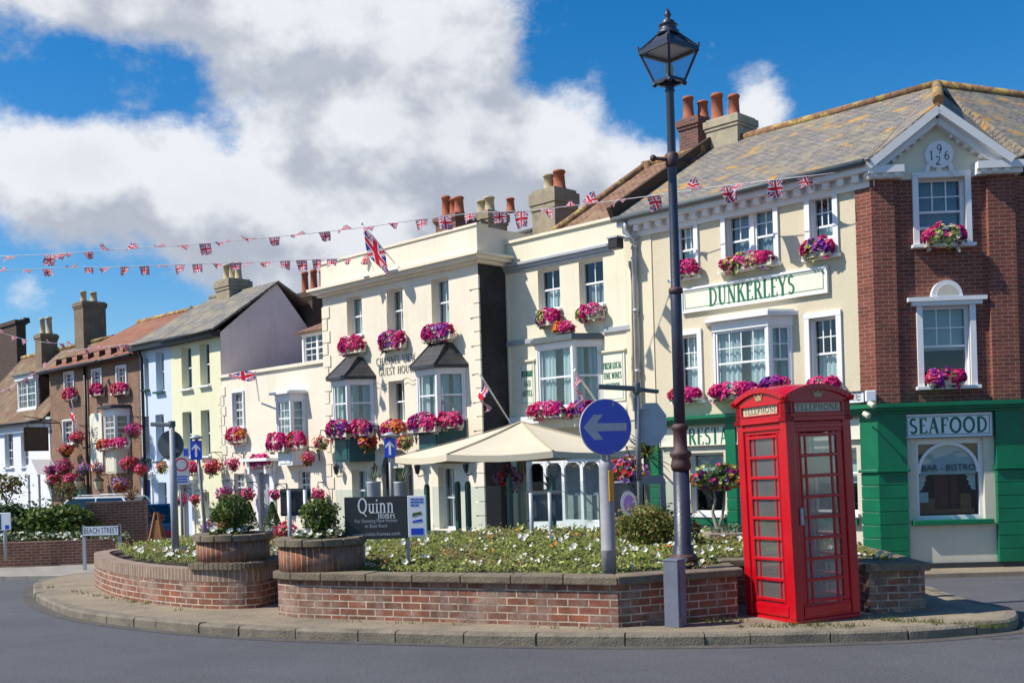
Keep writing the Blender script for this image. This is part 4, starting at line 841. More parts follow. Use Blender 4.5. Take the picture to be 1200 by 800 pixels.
# ---------------------------------------------------------------- guest house
def guest_house():
    B=Bld('guest_house','tall cream three storey guest house with two black roofed bay windows','building',384,1.0)
    q=B.q; X=q(564,450)[0]; zc0=q(470,318)[1]; zt=q(470,287)[1]
    W=B.window; kw=dict(up=(2,1),lo=(2,1),rec=.2,cur='net',sm='whitewood',sp=.03)
    W((406,349),(425,394),**kw); W((453,340),(473,390),**kw); W((505,328),(527,383),**kw)
    W((455,447),(475,497),**{**kw,'cur':'half'})
    for tl,br in (((412,550),(431,600)),((513,547),(534,620))): W(tl,br,up=(2,1),lo=(2,1),rec=.2,cur='net',sill=False)
    # arched doorway
    xd0,xd1=q(456,560)[0],q(478,560)[0]; zd=q(467,548)[1]
    B.op['front'].append((xd0,xd1,0,zd))
    B.wall(0,X,0,zt,'cream',rec=.35,ends='L')
    B.op['front'].pop()
    m=MB(); xm=(xd0+xd1)/2; r=(xd1-xd0)/2; m.box(xd0+.02,xd1-.02,.25,.3,0,zd); 
    for k in range(3): 
        for s in (-1,1): m.box(xm+s*r*.5-.2,xm+s*r*.5+.2,.235,.25,.25+k*.7,.8+k*.7)
    o=B.add(m,'door','dgreen'); m=MB(); m.lathe([(.03,0),(.04,.03),(.02,.06)],8,0,(xm+r*.75,.2,1.05)); m.build('handle','gold',o)
    m=MB()
    for k in range(12):
        a0,a1=[rad(180-15*j) for j in (k,k+1)]; m.bar((xm+(r+.08)*math.cos(a0),-.03,zd+r*1.05*math.sin(a0)),(xm+(r+.08)*math.cos(a1),-.03,zd+r*1.05*math.sin(a1)),.16,.16,up=(0,1,0),mi=0)
    m.prism([(xm+r*math.cos(t),zd+r*math.sin(t)) for t in [rad(180-10*k) for k in range(19)]],-.012,-.003,1)
    for s in (-1,1): m.box(xm+s*(r+.08)-.08,xm+s*(r+.08)+.08,-.11,.02,0,zd-.01)
    B.add(m,'door_surround',['signback','stonecream'])
    # parapet and cornice
    m=MB()
    for p,a,b in ((.34,zc0-.07,zc0),(.26,zc0-.16,zc0-.07),(.12,zc0-.24,zc0-.16)): m.box(-p,X+p,-p,.02,a,b); m.box(X-.01,X+p-.002,.021,9,a,b)
    m.box(-.02,X+.03,-.03,.3,zc0,zt); m.box(-.06,X+.07,-.07,.34,zt,zt+.06); m.box(X-.25,X+.03,.3,9,zc0,zt-.0)
    B.add(m,'cornice','cream')
    n=int((zc0-.3)/.36)
    for s in (0,1):
        m=MB()
        for k in range(n):
            w=.34 if k%2 else .22
            if s: m.box(X-w,X+.03,-.03,.02,k*.36+.012,(k+1)*.36-.012)
            else: m.box(-.03,w,-.03,.02,k*.36+.012,(k+1)*.36-.012)
        B.add(m,'quoins','cream',None,.008)
    m=MB(); m.face([(X,.02,0),(X,10,0),(X,10,zc0),(X,.02,zc0)]); B.add(m,'tarred_side_wall','tar')
    m=MB(); m.face([(0,10,0),(0,.9,0),(0,.9,zt),(0,10,zt)]); m.face([(X,10,0),(0,10,0),(0,10,zt),(X,10,zt)]); B.add(m,'back_wall','stonecream')
    # bays
    for l,r,ty,by,ey,ry,pb in ((388,436,449,496,440,418,541),(487,544,436,490,425,400,540)):
        mx=(l+r)/2; pj=.62; xa,xb=q(l+2,470,-pj)[0]-.4,q(r+2,470,0)[0]
        B.bay(xa,xb,pj,q(mx-6,by,-pj)[1],q(mx-6,ty,-pj)[1],cant=.4,head=.16,roof='hip',zr=q(mx,ry)[1]-.05,over=.15,cur='drapeW',up=(1,1),lo=(1,1),apron=q(mx-6,pb,-pj)[1],am='teal',roofw=(xb-xa)*.42)
    # lettering
    a,b=q(441,420)[0],q(487,420)[0]; s=.2
    B.text('CHANNEL VIEW',(a+b)/2,q(464,421)[1],.21,b-a,'inkgrey')
    a,b=q(444,434)[0],q(487,434)[0]; B.text('GUEST HOUSE',(a+b)/2,q(465.5,433.5)[1],.21,b-a,'inkgrey')
    m=MB()
    for px,py,w in ((446,450,.62),(481,444,.62)):
        x,z=q(px,py)
        for k in range(9):
            m.bar((x-w/2+w*k/9,-.006,z+.05*math.sin(k*.7)),(x-w/2+w*(k+1)/9-.02,-.006,z+.05*math.sin((k+1)*.7)),.02,.004); m.bar((x-w*.35+w*.7*k/9,-.006,z-.12+.04*math.sin(k*.7)),(x-w*.35+w*.7*(k+.7)/9,-.006,z-.12+.04*math.sin((k+.7)*.7)),.025,.004)
    B.add(m,'painted_scroll','inkfaint')
    # slate hip roof and chimneys behind the parapet
    a,az=q(592,258,4.2); B.roofmesh([[(.3,.5,zc0),(X-.3,.5,zc0),(X-2.2,4.4,zc0+1.5),(2.5,4.4,zc0+1.5)],[(X-.3,.5,zc0),(X-.3,8.5,zc0),(X-2.2,4.4,zc0+1.5)],[(.3,8.5,zc0),(.3,.5,zc0),(2.5,4.4,zc0+1.5)],[(X-.3,8.5,zc0),(.3,8.5,zc0),(2.5,4.4,zc0+1.5),(X-2.2,4.4,zc0+1.5)]],'slate2',ridges=[((2.5,4.4,zc0+1.5),(X-2.2,4.4,zc0+1.5))],rm='slate2')
    x,z=q(531,254,1.6); B.chimney(x,1.6,.85,.6,zc0-.3,z,'brickD',[(-.28,0,.13,.62,'pot'),(-.05,.1,.14,.52,'pot'),(.26,0,.14,.5,'pot')],capt=.2,label='brown brick chimney with orange pots behind the parapet')
    x,z=q(571,251,2.6); B.chimney(x,2.6,.85,.75,zc0-.3,z,'stone',[(-.22,0,.14,.42,'potC'),(.0,.1,.15,.5,'potC'),(.55,.4,.12,.4,'pot')],capt=.35,label='grey rendered chimney with buff pots behind the parapet')
    # lanterns
    for px,py,lb in ((394,549,'left of the first ground floor window'),(439,549,'between the left window and the arched door'),(489,548,'right of the arched door'),(546,546,'beside the tarred corner')):
        x,z=q(px,py,-.2); o=thing('wall_lantern','black wall lantern on the cream guest house, '+lb,'lantern',B.F.o+B.F.ex*x+B.F.ey*-.2+Vector((0,0,GL+z)),B.F.ang,'lanterns on the guest house')
        m=MB(); m.lathe([(.05,-.16),(.09,.05),(.1,.06),(.02,.14),(.01,.18)],6,0,sm=False); m.tube([(0,0,-.16),(0,.05,-.24),(0,.2,-.2)],.015,5); m.build('lantern_body','black',o); m=MB(); m.lathe([(.056,-.15),(.093,.045)],6,sm=False,capt=False); m.build('lantern_glass','glassL',o)
    G='flower boxes on the guest house'; f=flowerbox
    f(B,397,393,428,415,'mag','pink and magenta box under the left top window of the guest house',G)
    f(B,444,386,476,410,'mpur','purple and pink box under the middle top window of the guest house',G)
    f(B,494,378,533,400,'mpur','red and purple box on the roof of the right hand bay window',G,y=-.1)
    f(B,383,491,411,513,'mpur','purple and magenta box on the front of the left bay window',G,y=-.64)
    f(B,411,491,437,511,'mp','magenta box on the right cant of the left bay window',G,y=-.45)
    f(B,447,491,477,511,'or','mixed pink and orange box under the middle first floor window',G)
    f(B,478,484,516,507,'mp','crimson and purple box on the front of the right bay window',G,y=-.64)
    f(B,514,482,543,502,'mag','bright pink box on the right cant of the right bay window',G,y=-.45)
    hangbasket(B,376,520,20,'mix','mixed lime and orange basket at the left corner of the guest house')
    hangbasket(B,431,519,26,'or','trailing pink and orange basket beside the left bay window')
    hangbasket(B,474,519,22,'mix','trailing lime and pink basket beside the middle window')
    return B
# ---------------------------------------------------------------- low cream house
def low_house():
    B=Bld('low_house','low peach cream house with white oriel window and small roof dormer','building',262,.9)
    q=B.q; X=q(386,500)[0]; zt=q(320,434)[1]
    W=B.window
    W((272,459),(287.5,502),up=(3,2),lo=(3,2),rec=.06,cur='drape',trim=.05,sh=.05)
    W((274,555),(287.5,590),up=(3,2),lo=(3,1),rec=.1,cur='drape'); W((349,551),(364.5,588),up=(3,2),lo=(3,1),rec=.1,cur='drape')
    xd0,xd1=q(304,560)[0],q(318,560)[0]; zd=q(311,553)[1]; B.op['front'].append((xd0,xd1,0,zd))
    B.wall(0,X,0,zt,'creamW'); body(B,X,9,zt-.5,'creamW',right=False)
    m=MB(); m.box(xd0,xd1,.1,.15,0,zd)
    for z in (.3,1.1): 
        for s in (0,1): m.box(xd0+.1+s*(xd1-xd0)*.47,xd0+.05+(s+.85)*(xd1-xd0)*.5,.085,.1,z,z+.7)
    o=B.add(m,'door','greyL'); m=MB(); m.lathe([(.03,0),(.04,.03),(.02,.06)],8,0,(xd1-.12,.06,1.0)); m.build('handle','gold',o)
    m=MB(); m.box(xd0-.25,xd0,-.08,.1,0,zd); m.box(xd1,xd1+.25,-.08,.1,0,zd); m.box(xd0-.3,xd1+.3,-.1,.02,zd,zd+.35); m.box(xd0-.45,xd1+.45,-.45,.02,zd+.35,zd+.45)
    for s in (xd0-.2,xd1+.08): m.prism([(s,zd-.05),(s+.12,zd-.05),(s+.12,zd+.35),(s,zd+.35)],-.32,-.1)
    B.add(m,'door_hood','white',None,.006)
    m=MB(); m.box(-.03,X,-.08,.3,zt,zt+.1); B.add(m,'parapet_cap','cream')
    m=MB(); n=int(zt/.33)
    for k in range(n): w=.28 if k%2 else .18; m.box(-.03,w,-.03,.02,k*.33+.012,(k+1)*.33-.012)
    B.add(m,'quoins','creamW',None,.008)
    xa,xb=q(324,490,-.42)[0]-.16,q(358,490)[0]
    B.bay(xa,xb,.42,q(338,511,-.4)[1],q(338,469,-.4)[1],cant=.16,head=.2,up=(2,2),lo=(2,2),cur='net',apron=q(338,545,-.4)[1],am='white',over=.18,flat=.07,flatm='whitewood')
    # roofs behind the parapet with dormer
    zr=zt+.1; B.roofmesh([[(0.2,.6,zt-.4),(X,.6,zt-.4),(X,5,zt+1.4),(.2,5,zt+1.4)]],'tileO',name='roof')
    xr,_z=q(357,433,.5); ap=q(382,361,3.0)
    x0,x1,z0,z1=(*[q(357,400,.6)[0],X-.02],q(365,425,.6)[1],q(365,392,.6)[1])
    f=MB();p=MB();c=MB(); w=(x1-x0)/3
    for k in range(3): sash(f,p,c,x0+k*w,x0+(k+1)*w,z0,z1,.6,(2,2),(2,2),cur='none')
    f.box(x0-.08,x1,.5,.66,z1,z1+.14); f.box(x0-.08,x0,.55,.66,z0-.2,z1); f.box(x0-.08,x1,.58,.66,z0-.4,z0)
    o=B.add(f,'dormer_window','white'); p.build('pane','glass',o); m=MB(); m.face([(x0-.04,.66,z0-.5),(x0-.04,4,z0-.5),(x0-.04,4,z1),(x0-.04,.66,z1)]); m.face([(x0,.9,z0),(x1,.9,z0),(x1,.9,z1),(x0,.9,z1)]); m.build('dormer_cheek','tileB',o)
    B.roofmesh([[(x0-.25,.4,z1+.1),(X,.4,z1+.1),(X,4.2,ap[1]+.35),(x0+.9,4.2,ap[1]+.35)],[(x0-.25,.4,z1+.1),(x0+.9,4.2,ap[1]+.35),(x0-.25,6,z1+.1)]],'tileB',name='dormer_roof')
    G='flower boxes on the low cream house'; f=flowerbox
    f(B,266,500,288,519,'or','scarlet and purple box under the small upper window of the low cream house',G)
    f(B,313,506,338,530,'mpur','magenta and purple box on the front of the white oriel window',G,y=-.42)
    f(B,336,505,360,526,'red','crimson box on the right side of the white oriel window',G,y=-.34)
    f(B,293,531,318,547,'mag','magenta flowers along the top of the door hood',G,y=-.1)
    h=hangbasket
    h(B,273,545,18,'mag','bright pink basket left of the door hood'); h(B,361,538,18,'or','small scarlet and lime basket under the oriel window')
    h(B,263,580,22,'mpur','purple basket low on the corner next to the yellow house'); h(B,290,580,19,'mag','magenta basket low beside the lower left window'); h(B,323,580,16,'mag','magenta basket at the right side of the grey door'); h(B,373,580,19,'mag','magenta basket low beside the guest house quoins')
    return B
# ---------------------------------------------------------------- yellow and blue houses
def yellow_house():
    B=Bld('yellow_house','pale yellow house with grey rendered gable end and slate roof','building',204,.9)
    q=B.q; X=q(260,470)[0]; zE=q(232,389,-.25)[1]; W=B.window
    kw=dict(up=(1,1),lo=(1,1),rec=.2,cur='net',sp=.1)
    W((212,407),(225.5,457),**kw); W((233.5,402),(246.5,453),**kw); W((213.5,483),(226,537),**kw); W((235,481),(247,536),**kw); W((236,576),(246,610),**kw)
    xd0,xd1=q(215,580)[0],q(226,580)[0]; zd=q(220,566)[1]; B.op['front'].append((xd0,xd1,0,zd))
    B.wall(0,X,0,zE,'yellow',ends='')
    m=MB(); m.box(xd0,xd1,.12,.17,0,zd); o=B.add(m,'door','blue'); m=MB(); m.lathe([(.03,0),(.04,.03),(.02,.06)],8,0,(xd1-.12,.08,1.0)); m.build('handle','gold',o)
    m=MB(); m.box(xd0-.15,xd0,-.05,.1,0,zd); m.box(xd1,xd1+.15,-.05,.1,0,zd); m.box(xd0-.3,xd1+.3,-.35,.02,zd,zd+.12); B.add(m,'door_surround','white')
    # gable on the right end
    best=None
    for k in range(20,140):
        D=k*.1
        w=B.F.o+B.F.ex*X+B.F.ey*D
        if best is None or abs(w.x/w.y-ray(369,366).x)<abs(best[1]): best=(D,w.x/w.y-ray(369,366).x)
    D=best[0]; ya=None
    for k in range(5,120):
        y=k*.1; w=B.F.o+B.F.ex*X+B.F.ey*y; e=abs(w.x/w.y-ray(325,329).x)
        if ya is None or e<ya[1]: ya=(y,e)
    ya=ya[0]; zr=q(325,329,ya)[1]
    m=MB(); m.face([(X,.01,0),(X,D,0),(X,D,zE-.1),(X,ya,zr-.08),(X,.01,zE-.1)]); m.face([(X,D,0),(0,D,0),(0,D,zE),(X,D,zE)]); B.add(m,'gable_wall','greygable')
    B.D=D;B.ya=ya;B.zr=zr;B.zE=zE
    zD=q(369,366,D)[1]
    B.roofmesh([[(0,-.35,zE),(X+.12,-.35,zE),(X+.12,ya,zr),(0,ya,zr)],[(0,ya,zr),(X+.12,ya,zr),(X+.12,D+.2,zD),(0,D+.2,zD)]],'slate2')
    m=MB(); m.box(0,X+.02,-.36,.0,zE-.24,zE-.1); m.tube([(0,-.42,zE-.08),(X+.1,-.42,zE-.08)],.06,8); B.add(m,'gutter','black')
    m=MB(); n=int(zE/.5)
    for k in range(n): m.box(X-(.22 if k%2 else .12),X+.02,-.03,.02,k*.36,k*.36+.34)
    B.add(m,'quoins','yellow',None,.008)
    x,z=q(273,329,ya); B.chimney(x,ya,.95,.9,zr-.8,z,'stone',[(-.26,-.1,.13,.62,'potC'),(-.02,0,.13,.68,'potC'),(.22,.1,.13,.66,'potC')],capt=.4,label='squat rendered ridge chimney with three buff pots')
    x,z=q(361,343,D*.95); B.chimney(x,D*.95+.3,1.0,.95,zD-2,z,'brickO',[(-.32,-.2,.13,.8,'pot'),(-.05,0,.13,.86,'pot'),(.22,.2,.13,.84,'pot')],'brickO',capt=.3,label='dark sooty chimney behind the grey gable')
    flowerbox(B,218,540,232,556,'red','pink flowers on the yellow house beside the parking sign','flower boxes on the yellow house')
    hangbasket(B,248,548,24,'or','trailing pink basket at the right end of the yellow house')
    hangbasket(B,212,586,17,'red','low crimson basket beside the yellow house door'); hangbasket(B,229,586,14,'or','low purple and orange basket near the slim blue sign')
    return B
def blue_house(Y):
    B=Bld('blue_house','pale blue house with deep sash windows and teal sills','building',165,.9)
    q=B.q; X=(Y.F.o-B.F.o).dot(B.F.ex); W=B.window; kw=dict(up=(1,1),lo=(1,1),rec=.2,cur='net',sm='teal',sp=.12)
    W((182,412),(193,460),**kw); W((182,486),(193.5,542),**kw); W((168.5,420),(175,458),**kw); W((169.5,488),(176,540),**kw); W((185,565),(196,600),**kw)
    xd0,xd1=q(169,580)[0],q(178,580)[0]; zd=q(173,562)[1]; B.op['front'].append((xd0,xd1,0,zd))
    zE=Y.zE+.02; B.wall(0,X,0,zE-.02,'blue'); m=MB(); m.box(xd0,xd1,.12,.17,0,zd); o=B.add(m,'door','carblue'); m=MB(); m.lathe([(.03,0),(.04,.03),(.02,.06)],8,0,(xd1-.12,.08,1.0)); m.build('handle','gold',o)
    m=MB(); m.box(xd0-.12,xd0,-.05,.1,0,zd); m.box(xd1,xd1+.12,-.05,.1,0,zd); m.box(xd0-.12,xd1+.12,-.05,.1,zd,zd+.3); B.add(m,'door_surround','white')
    m=MB(); D=Y.D; m.face([(0,D,0),(0,.9,0),(0,.9,zE),(0,Y.ya,Y.zr-.1),(0,D,zE)]); m.face([(X,D,0),(0,D,0),(0,D,zE),(X,D,zE)]); B.add(m,'back_wall','greygable')
    ya,zr=Y.ya,Y.zr-.03; B.roofmesh([[(-.1,-.35,zE),(X,-.35,zE),(X,ya,zr),(1.5,ya,zr)],[(-.1,-.35,zE),(1.5,ya,zr),(-.1,D+.2,zE)],[(1.5,ya,zr),(X,ya,zr),(X,D+.2,zE),(-.1,D+.2,zE)]],'slate2',ridges=[((1.5,ya,zr),(X,ya,zr))],rm='slate2')
    m=MB(); m.box(0,X,-.36,.0,zE-.24,zE-.1); B.add(m,'gutter','black')
    m=MB(); x,z=q(166,420,-.12); m.tube([(x,-.3,zE-.1),(x,-.12,zE-.5),(x,-.12,.2)],.06,8); B.add(m,'downpipe','black')
    hangbasket(B,165,551,17,'red','round pink basket on the blue house downpipe'); hangbasket(B,190,549,16,'mix','orange and lilac basket on the blue house'); 
    return B
# ---------------------------------------------------------------- brown brick pub
def pub():
    B=Bld('brick_pub','brown brick pub with orange tiled roof hung with flowers','building',61,.9)
    q=B.q; X=q(165,470)[0]; zE=q(110,424,-.2)[1]; W=B.window; kw=dict(up=(3,2),lo=(3,1),rec=.05,cur='none',trim=.06,sh=.05)
    for tl,br in (((75.5,436),(88,458)),((108,433),(120.5,456)),((136.5,429),(149.5,451)),((74,492),(87.5,521))): W(tl,br,**kw)
    xd0,xd1=q(86,570)[0],q(100,570)[0]; zd=q(93,560)[1]; B.op['front'].append((xd0,xd1,0,zd))
    B.wall(0,X,0,zE,'brickP'); body(B,X,8,zE,'brickP')
    m=MB(); m.box(xd0,xd1,.1,.15,0,zd); o=B.add(m,'door','dgreen'); m=MB(); m.lathe([(.03,0),(.04,.03),(.02,.06)],8,0,(xd1-.15,.06,1.0)); m.build('handle','gold',o)
    xa,xb=q(122,495,-.5)[0]-.2,q(152,495)[0]; B.bay(xa,xb,.5,q(135,516,-.4)[1],q(135,486,-.4)[1],cant=.2,head=.25,up=(2,2),lo=(2,2),cur='none',over=.22,flat=.08,flatm='signback',apron=q(137,554,-.4)[1],am='stonecream')
    a,b=q(107,515)[0],q(121,515)[0]; z0,z1=q(114,551)[1],q(114,484)[1]
    o=thing('banner_sign','tall cream board lettered KINGS on the brown brick pub','sign',B.F.o+B.F.ex*((a+b)/2)+Vector((0,0,GL+z0)),B.F.ang); w=(b-a)/2; h=z1-z0
    m=MB(); m.prism([(-w,0),(w,0),(w,h-.12),(w-.12,h),(-w+.12,h),(-w,h-.12)],-.05,-.002); m.build('board','signcream',o); m=MB(); strokes(m,'KINGS',0,0,.34,-.055,h*.42,0,1)
    for v in m.v: v.x,v.z=-v.z*.95,v.x*.95+h*.56
    m.build('lettering','inkgrey',o)
    x,z=q(131,547,-.56); m=MB(); m.box(-.62,.62,-.02,0,-.16,.2); 
    yr=4.2; ax,az=q(101,392,yr); bx,bz=q(198,370.5,yr)
    zr=(az+bz)/2
    B.roofmesh([[(-.2,-.3,zE),(X+.05,-.3,zE),(X+.05,yr,zr),(-.2,yr,zr)],[(-.2,yr,zr),(X+.05,yr,zr),(X+.05,yr*2,zE),(-.2,yr*2,zE)]],'tileO',ridges=[((-.2,yr,zr),(X+.05,yr,zr))])
    m=MB(); m.face([(X,.0,zE),(X,8.2,zE),(X,yr,zr-.05)]); m.face([(0,8.2,zE),(0,.0,zE),(0,yr,zr-.05)]); B.add(m,'gable_wall','brickP')
    m=MB(); n=8
    for k in range(n): x=.5+k*(X-1)/(n-1); m.bar((x,.25,zE+.26),(x,.3,zE+.55),.04,.04); m.prism([(x-.02,zE+.2),(x+.02,zE+.2),(x+.02,zE+.5)],.1,.35)
    m.bar((.2,.28,zE+.52),(X-.2,.28,zE+.52),.03,.03); B.add(m,'snow_guard','timber')
    m=MB(); m.tube([(-.1,-.36,zE-.04),(X,-.36,zE-.04)],.07,8); m.tube([(q(103,470)[0],-.1,zE-.1),(q(103,470)[0],-.1,.2)],.06,8); B.add(m,'gutter','black')
    x,z=q(105,355,3.2); B.chimney(x,3.2,1.0,1.1,zE+.5,z,'stoneD',[(-.2,-.2,.15,.55,'potC'),(.22,.1,.16,.48,'potC')],capt=.3,label='tall narrow chimney stack at the pub gable')
    # hanging sign
    x,z=q(55,513,-1.0); o=thing('hanging_sign','dark framed pub sign hanging from an iron bracket by the brick pub','sign',B.F.o+B.F.ex*q(62,513,-.3)[0]+B.F.ey*-1.0+Vector((0,0,GL+z)),B.F.ang)
    m=MB(); m.box(-.04,.04,-.5,.5,-.5,.5); m.build('sign_frame','timber',o); m=MB(); m.box(-.05,.05,-.42,.42,-.42,.42); m.build('sign_panel','basket',o); m=MB(); m.tube([(0,-.6,.68),(0,1.0,.68)],.03,6); m.tube([(0,-.5,.95),(0,.9,.75)],.02,6)
    for y in (-.35,.35): m.tube([(0,y,.5),(0,y,.68)],.015,5)
    m.build('bracket','black',o)
    m=MB(); strokes(m,'H',0,0,.001,0); 
    for px,py,w,pa,lb in ((82,462,15,'or','scarlet and bronze box under the left top window of the pub'),(114,457,15,'mag','pink box under the middle top window of the pub'),(140.5,456,20,'red','large crimson box under the right top window of the pub')):
        flowerbox(B,px-w/2,py-8,px+w/2,py+7,pa,lb,'flower boxes on the brick pub')
    flowerbox(B,115,514,131,527,'or','orange and red box on the left of the pub bay window','flower boxes on the brick pub',y=-.52); flowerbox(B,129,513,151,524,'mag','magenta box on the right of the pub bay window','flower boxes on the brick pub',y=-.5)
    for px,py,w,pa,lb in ((91,513,19,'or','bright orange basket on the pub left of the drainpipe'),(77,528,19,'or','mixed orange basket above the pub entrance'),(156,505,22,'mpur','purple and magenta basket at the right end of the pub'),(152,545,24,'red','crimson basket low on the pub near the blue house'),(147,545,14,'mag','small magenta basket under the pub bay window'),
        (98,549,16,'lil','lilac basket over the pub doorway'),(115,549,17,'lil','purple and red basket under the KINGS board'),(75,549,24,'mpur','magenta mass of flowers over the pub porch'),(60,551,16,'mpur','purple flowers at the left end of the pub porch'),(64,564,22,'or','orange and pink flowers low at the left of the porch'),(83,563,20,'red','scarlet flowers low in the middle of the porch'),(141,569,22,'lil','violet flowers low beside the pub lantern')):
        hangbasket(B,px,py,w,pa,lb,group='hanging baskets on the brick pub',out=.5,bracket=py<540)
    for px,lb in ((94,'left'),(117,'right')):
        x,z=q(px,566,-.3); o=thing('wall_lantern','old copper lantern on the %s side of the pub front'%lb,'lantern',B.F.o+B.F.ex*x+B.F.ey*-.35+Vector((0,0,GL+z)),B.F.ang,'lanterns on the pub')
        m=MB(); m.lathe([(.1,-.26),(.2,.1),(.22,.12),(.05,.26),(.02,.32)],6,sm=False,capt=True); m.tube([(0,0,.3),(0,.35,.35)],.02,5); m.build('lantern_body','black',o); m=MB(); m.lathe([(.11,-.24),(.205,.09)],6,sm=False,capt=False); m.build('lantern_glass','opal',o)
    return B
# ---------------------------------------------------------------- white cottage at the left edge
def white_cottage():
    B=Bld('white_cottage','white rendered cottage with steep mossy tiled roof and white dormer','building',-40,.9)
    q=B.q; X=q(59,530)[0]; zE=q(20,495,-.2)[1]; W=B.window; kw=dict(up=(3,2),lo=(3,2),rec=.16,cur='none',sp=.08)
    for tl,br in (((5,508),(16,549)),((24,506),(34,548)),((-25,512),(-12,552))): W(tl,br,**kw)
    B.wall(0,X,0,zE,'whitewall'); body(B,X,8,zE,'whitewall')
    yr=3.0; zr=q(56,413,yr)[1]
    B.roofmesh([[(-.2,-.3,zE),(X,-.3,zE),(X,yr,zr),(-.2,yr,zr)],[(-.2,yr,zr),(X,yr,zr),(X,yr*2,zE),(-.2,yr*2,zE)]],'tileM',ridges=[((-.2,yr,zr),(X,yr,zr))])
    m=MB(); m.face([(X,0,zE),(X,6,zE),(X,yr,zr-.04)]); B.add(m,'gable_wall','brickP')
    x0,x1,z0,z1=B.F.rect((23,447),(44,477),.3); f=MB();p=MB();c=MB(); w=(x1-x0)/2
    for k in (0,1): sash(f,p,c,x0+k*w,x0+(k+1)*w,z0,z1,.25,(2,2),(2,2),cur='net')
    f.box(x0-.1,x1+.1,.1,.35,z1,z1+.2); f.box(x0-.08,x0,.22,.34,z0-.1,z1); f.box(x1,x1+.08,.22,.34,z0-.1,z1); f.box(x0-.12,x1+.12,.18,.34,z0-.14,z0)
    o=B.add(f,'dormer_window','white'); p.build('pane','glass',o); m=MB()
    m.box(x0-.06,x1+.06,.42,2.4,z0-.3,z1+.05); m.build('dormer_cheek','timber',o); m=MB(); m.box(x0-.2,x1+.2,.0,2.6,z1+.2,z1+.27); m.build('dormer_roof','signgrey',o)
    x,z=q(54,392,2.6); B.chimney(x,2.6,.75,.8,zr-1.4,z,'stoneD',[(-.16,-.1,.13,.8,'potC'),(.14,.1,.15,.85,'potC')],capt=.3,label='narrow brick chimney stack at the cottage gable')
    m=MB(); xp=q(45,565,-.6)[0]; zp=q(45,553,-.6)[1]
    m.prism([(xp-.75,zp-.1),(xp+.75,zp-.1),(xp,zp+.55)],-.9,-.02); m.box(xp-.6,xp-.5,-.85,-.75,0,zp-.1); m.box(xp+.5,xp+.6,-.85,-.75,0,zp-.1); B.add(m,'porch','white')
    m=MB(); m.tube([(-.1,-.36,zE-.04),(X,-.36,zE-.04)],.06,8); B.add(m,'gutter','black')
    # dark brick stack beyond the cottage
    F=Fac(-80,-6); B2=Bld('dark_brick_house','tall dark brick house end rising at the far left edge','building',-80,-7); x0,z1=B2.q(-60,398); x1,_=B2.q(23,398)
    m=MB(); m.box(x0,x1-.5,0,.6,0,z1-.25); m.box(x0-.1,x1-.4,-.1,.7,z1-.25,z1); B2.add(m,'wall','brickO')
    m=MB(); m.lathe([(.3,0),(.28,.3)],12,0,(x1-1.6,1,z1)); B2.add(m,'chimney_pot','black')
    return B
# ---------------------------------------------------------------- ground, island
def smoothpts(P,n=6,closed=False):
    P=[Vector(p[:2]) for p in P]; out=[]; N=len(P); rng=range(N) if closed else range(N-1)
    for i in rng:
        g=lambda k: P[k%N] if closed else P[min(max(k,0),N-1)]
        a,b,c,d=g(i-1),g(i),g(i+1),g(i+2)
        for k in range(n):
            t=k/n; out.append(.5*((2*b)+(c-a)*t+(2*a-5*b+4*c-d)*t*t+(3*b-a-3*c+d)*t**3))
    if not closed: out.append(P[-1])
    return out
def offset(P,d,closed=False):
    N=len(P); out=[]
    for i in range(N):
        a=P[i-1] if (closed or i) else None; b=P[i]; c=P[(i+1)%N] if (closed or i<N-1) else None
        d0=(b-a).normalized() if a is not None else (c-b).normalized(); d1=(c-b).normalized() if c is not None else d0
        n0=Vector((-d0.y,d0.x)); n1=Vector((-d1.y,d1.x)); m=(n0+n1)
        m=m.normalized() if m.length>.01 else n0
        out.append(b+m*(d/max(.45,m.dot(n0))))
    return out
def ribbon(mb,A,B,zA,zB,mi=0,closed=False,v0=0,v1=1):
    N=len(A); s=0; rng=range(N) if closed else range(N-1)
    for i in rng:
        j=(i+1)%N; L=(A[j]-A[i]).length
        mb.face([(A[i].x,A[i].y,zA),(A[j].x,A[j].y,zA),(B[j].x,B[j].y,zB),(B[i].x,B[i].y,zB)],mi,[(s,v0),(s+L,v0),(s+L,v1),(s,v1)]); s+=L
PZ=.12
def inpoly(x,y,P):
    c=False; j=len(P)-1
    for i in range(len(P)):
        if (P[i][1]>y)!=(P[j][1]>y) and x<(P[j][0]-P[i][0])*(y-P[i][1])/(P[j][1]-P[i][1])+P[i][0]: c=not c
        j=i
    return c
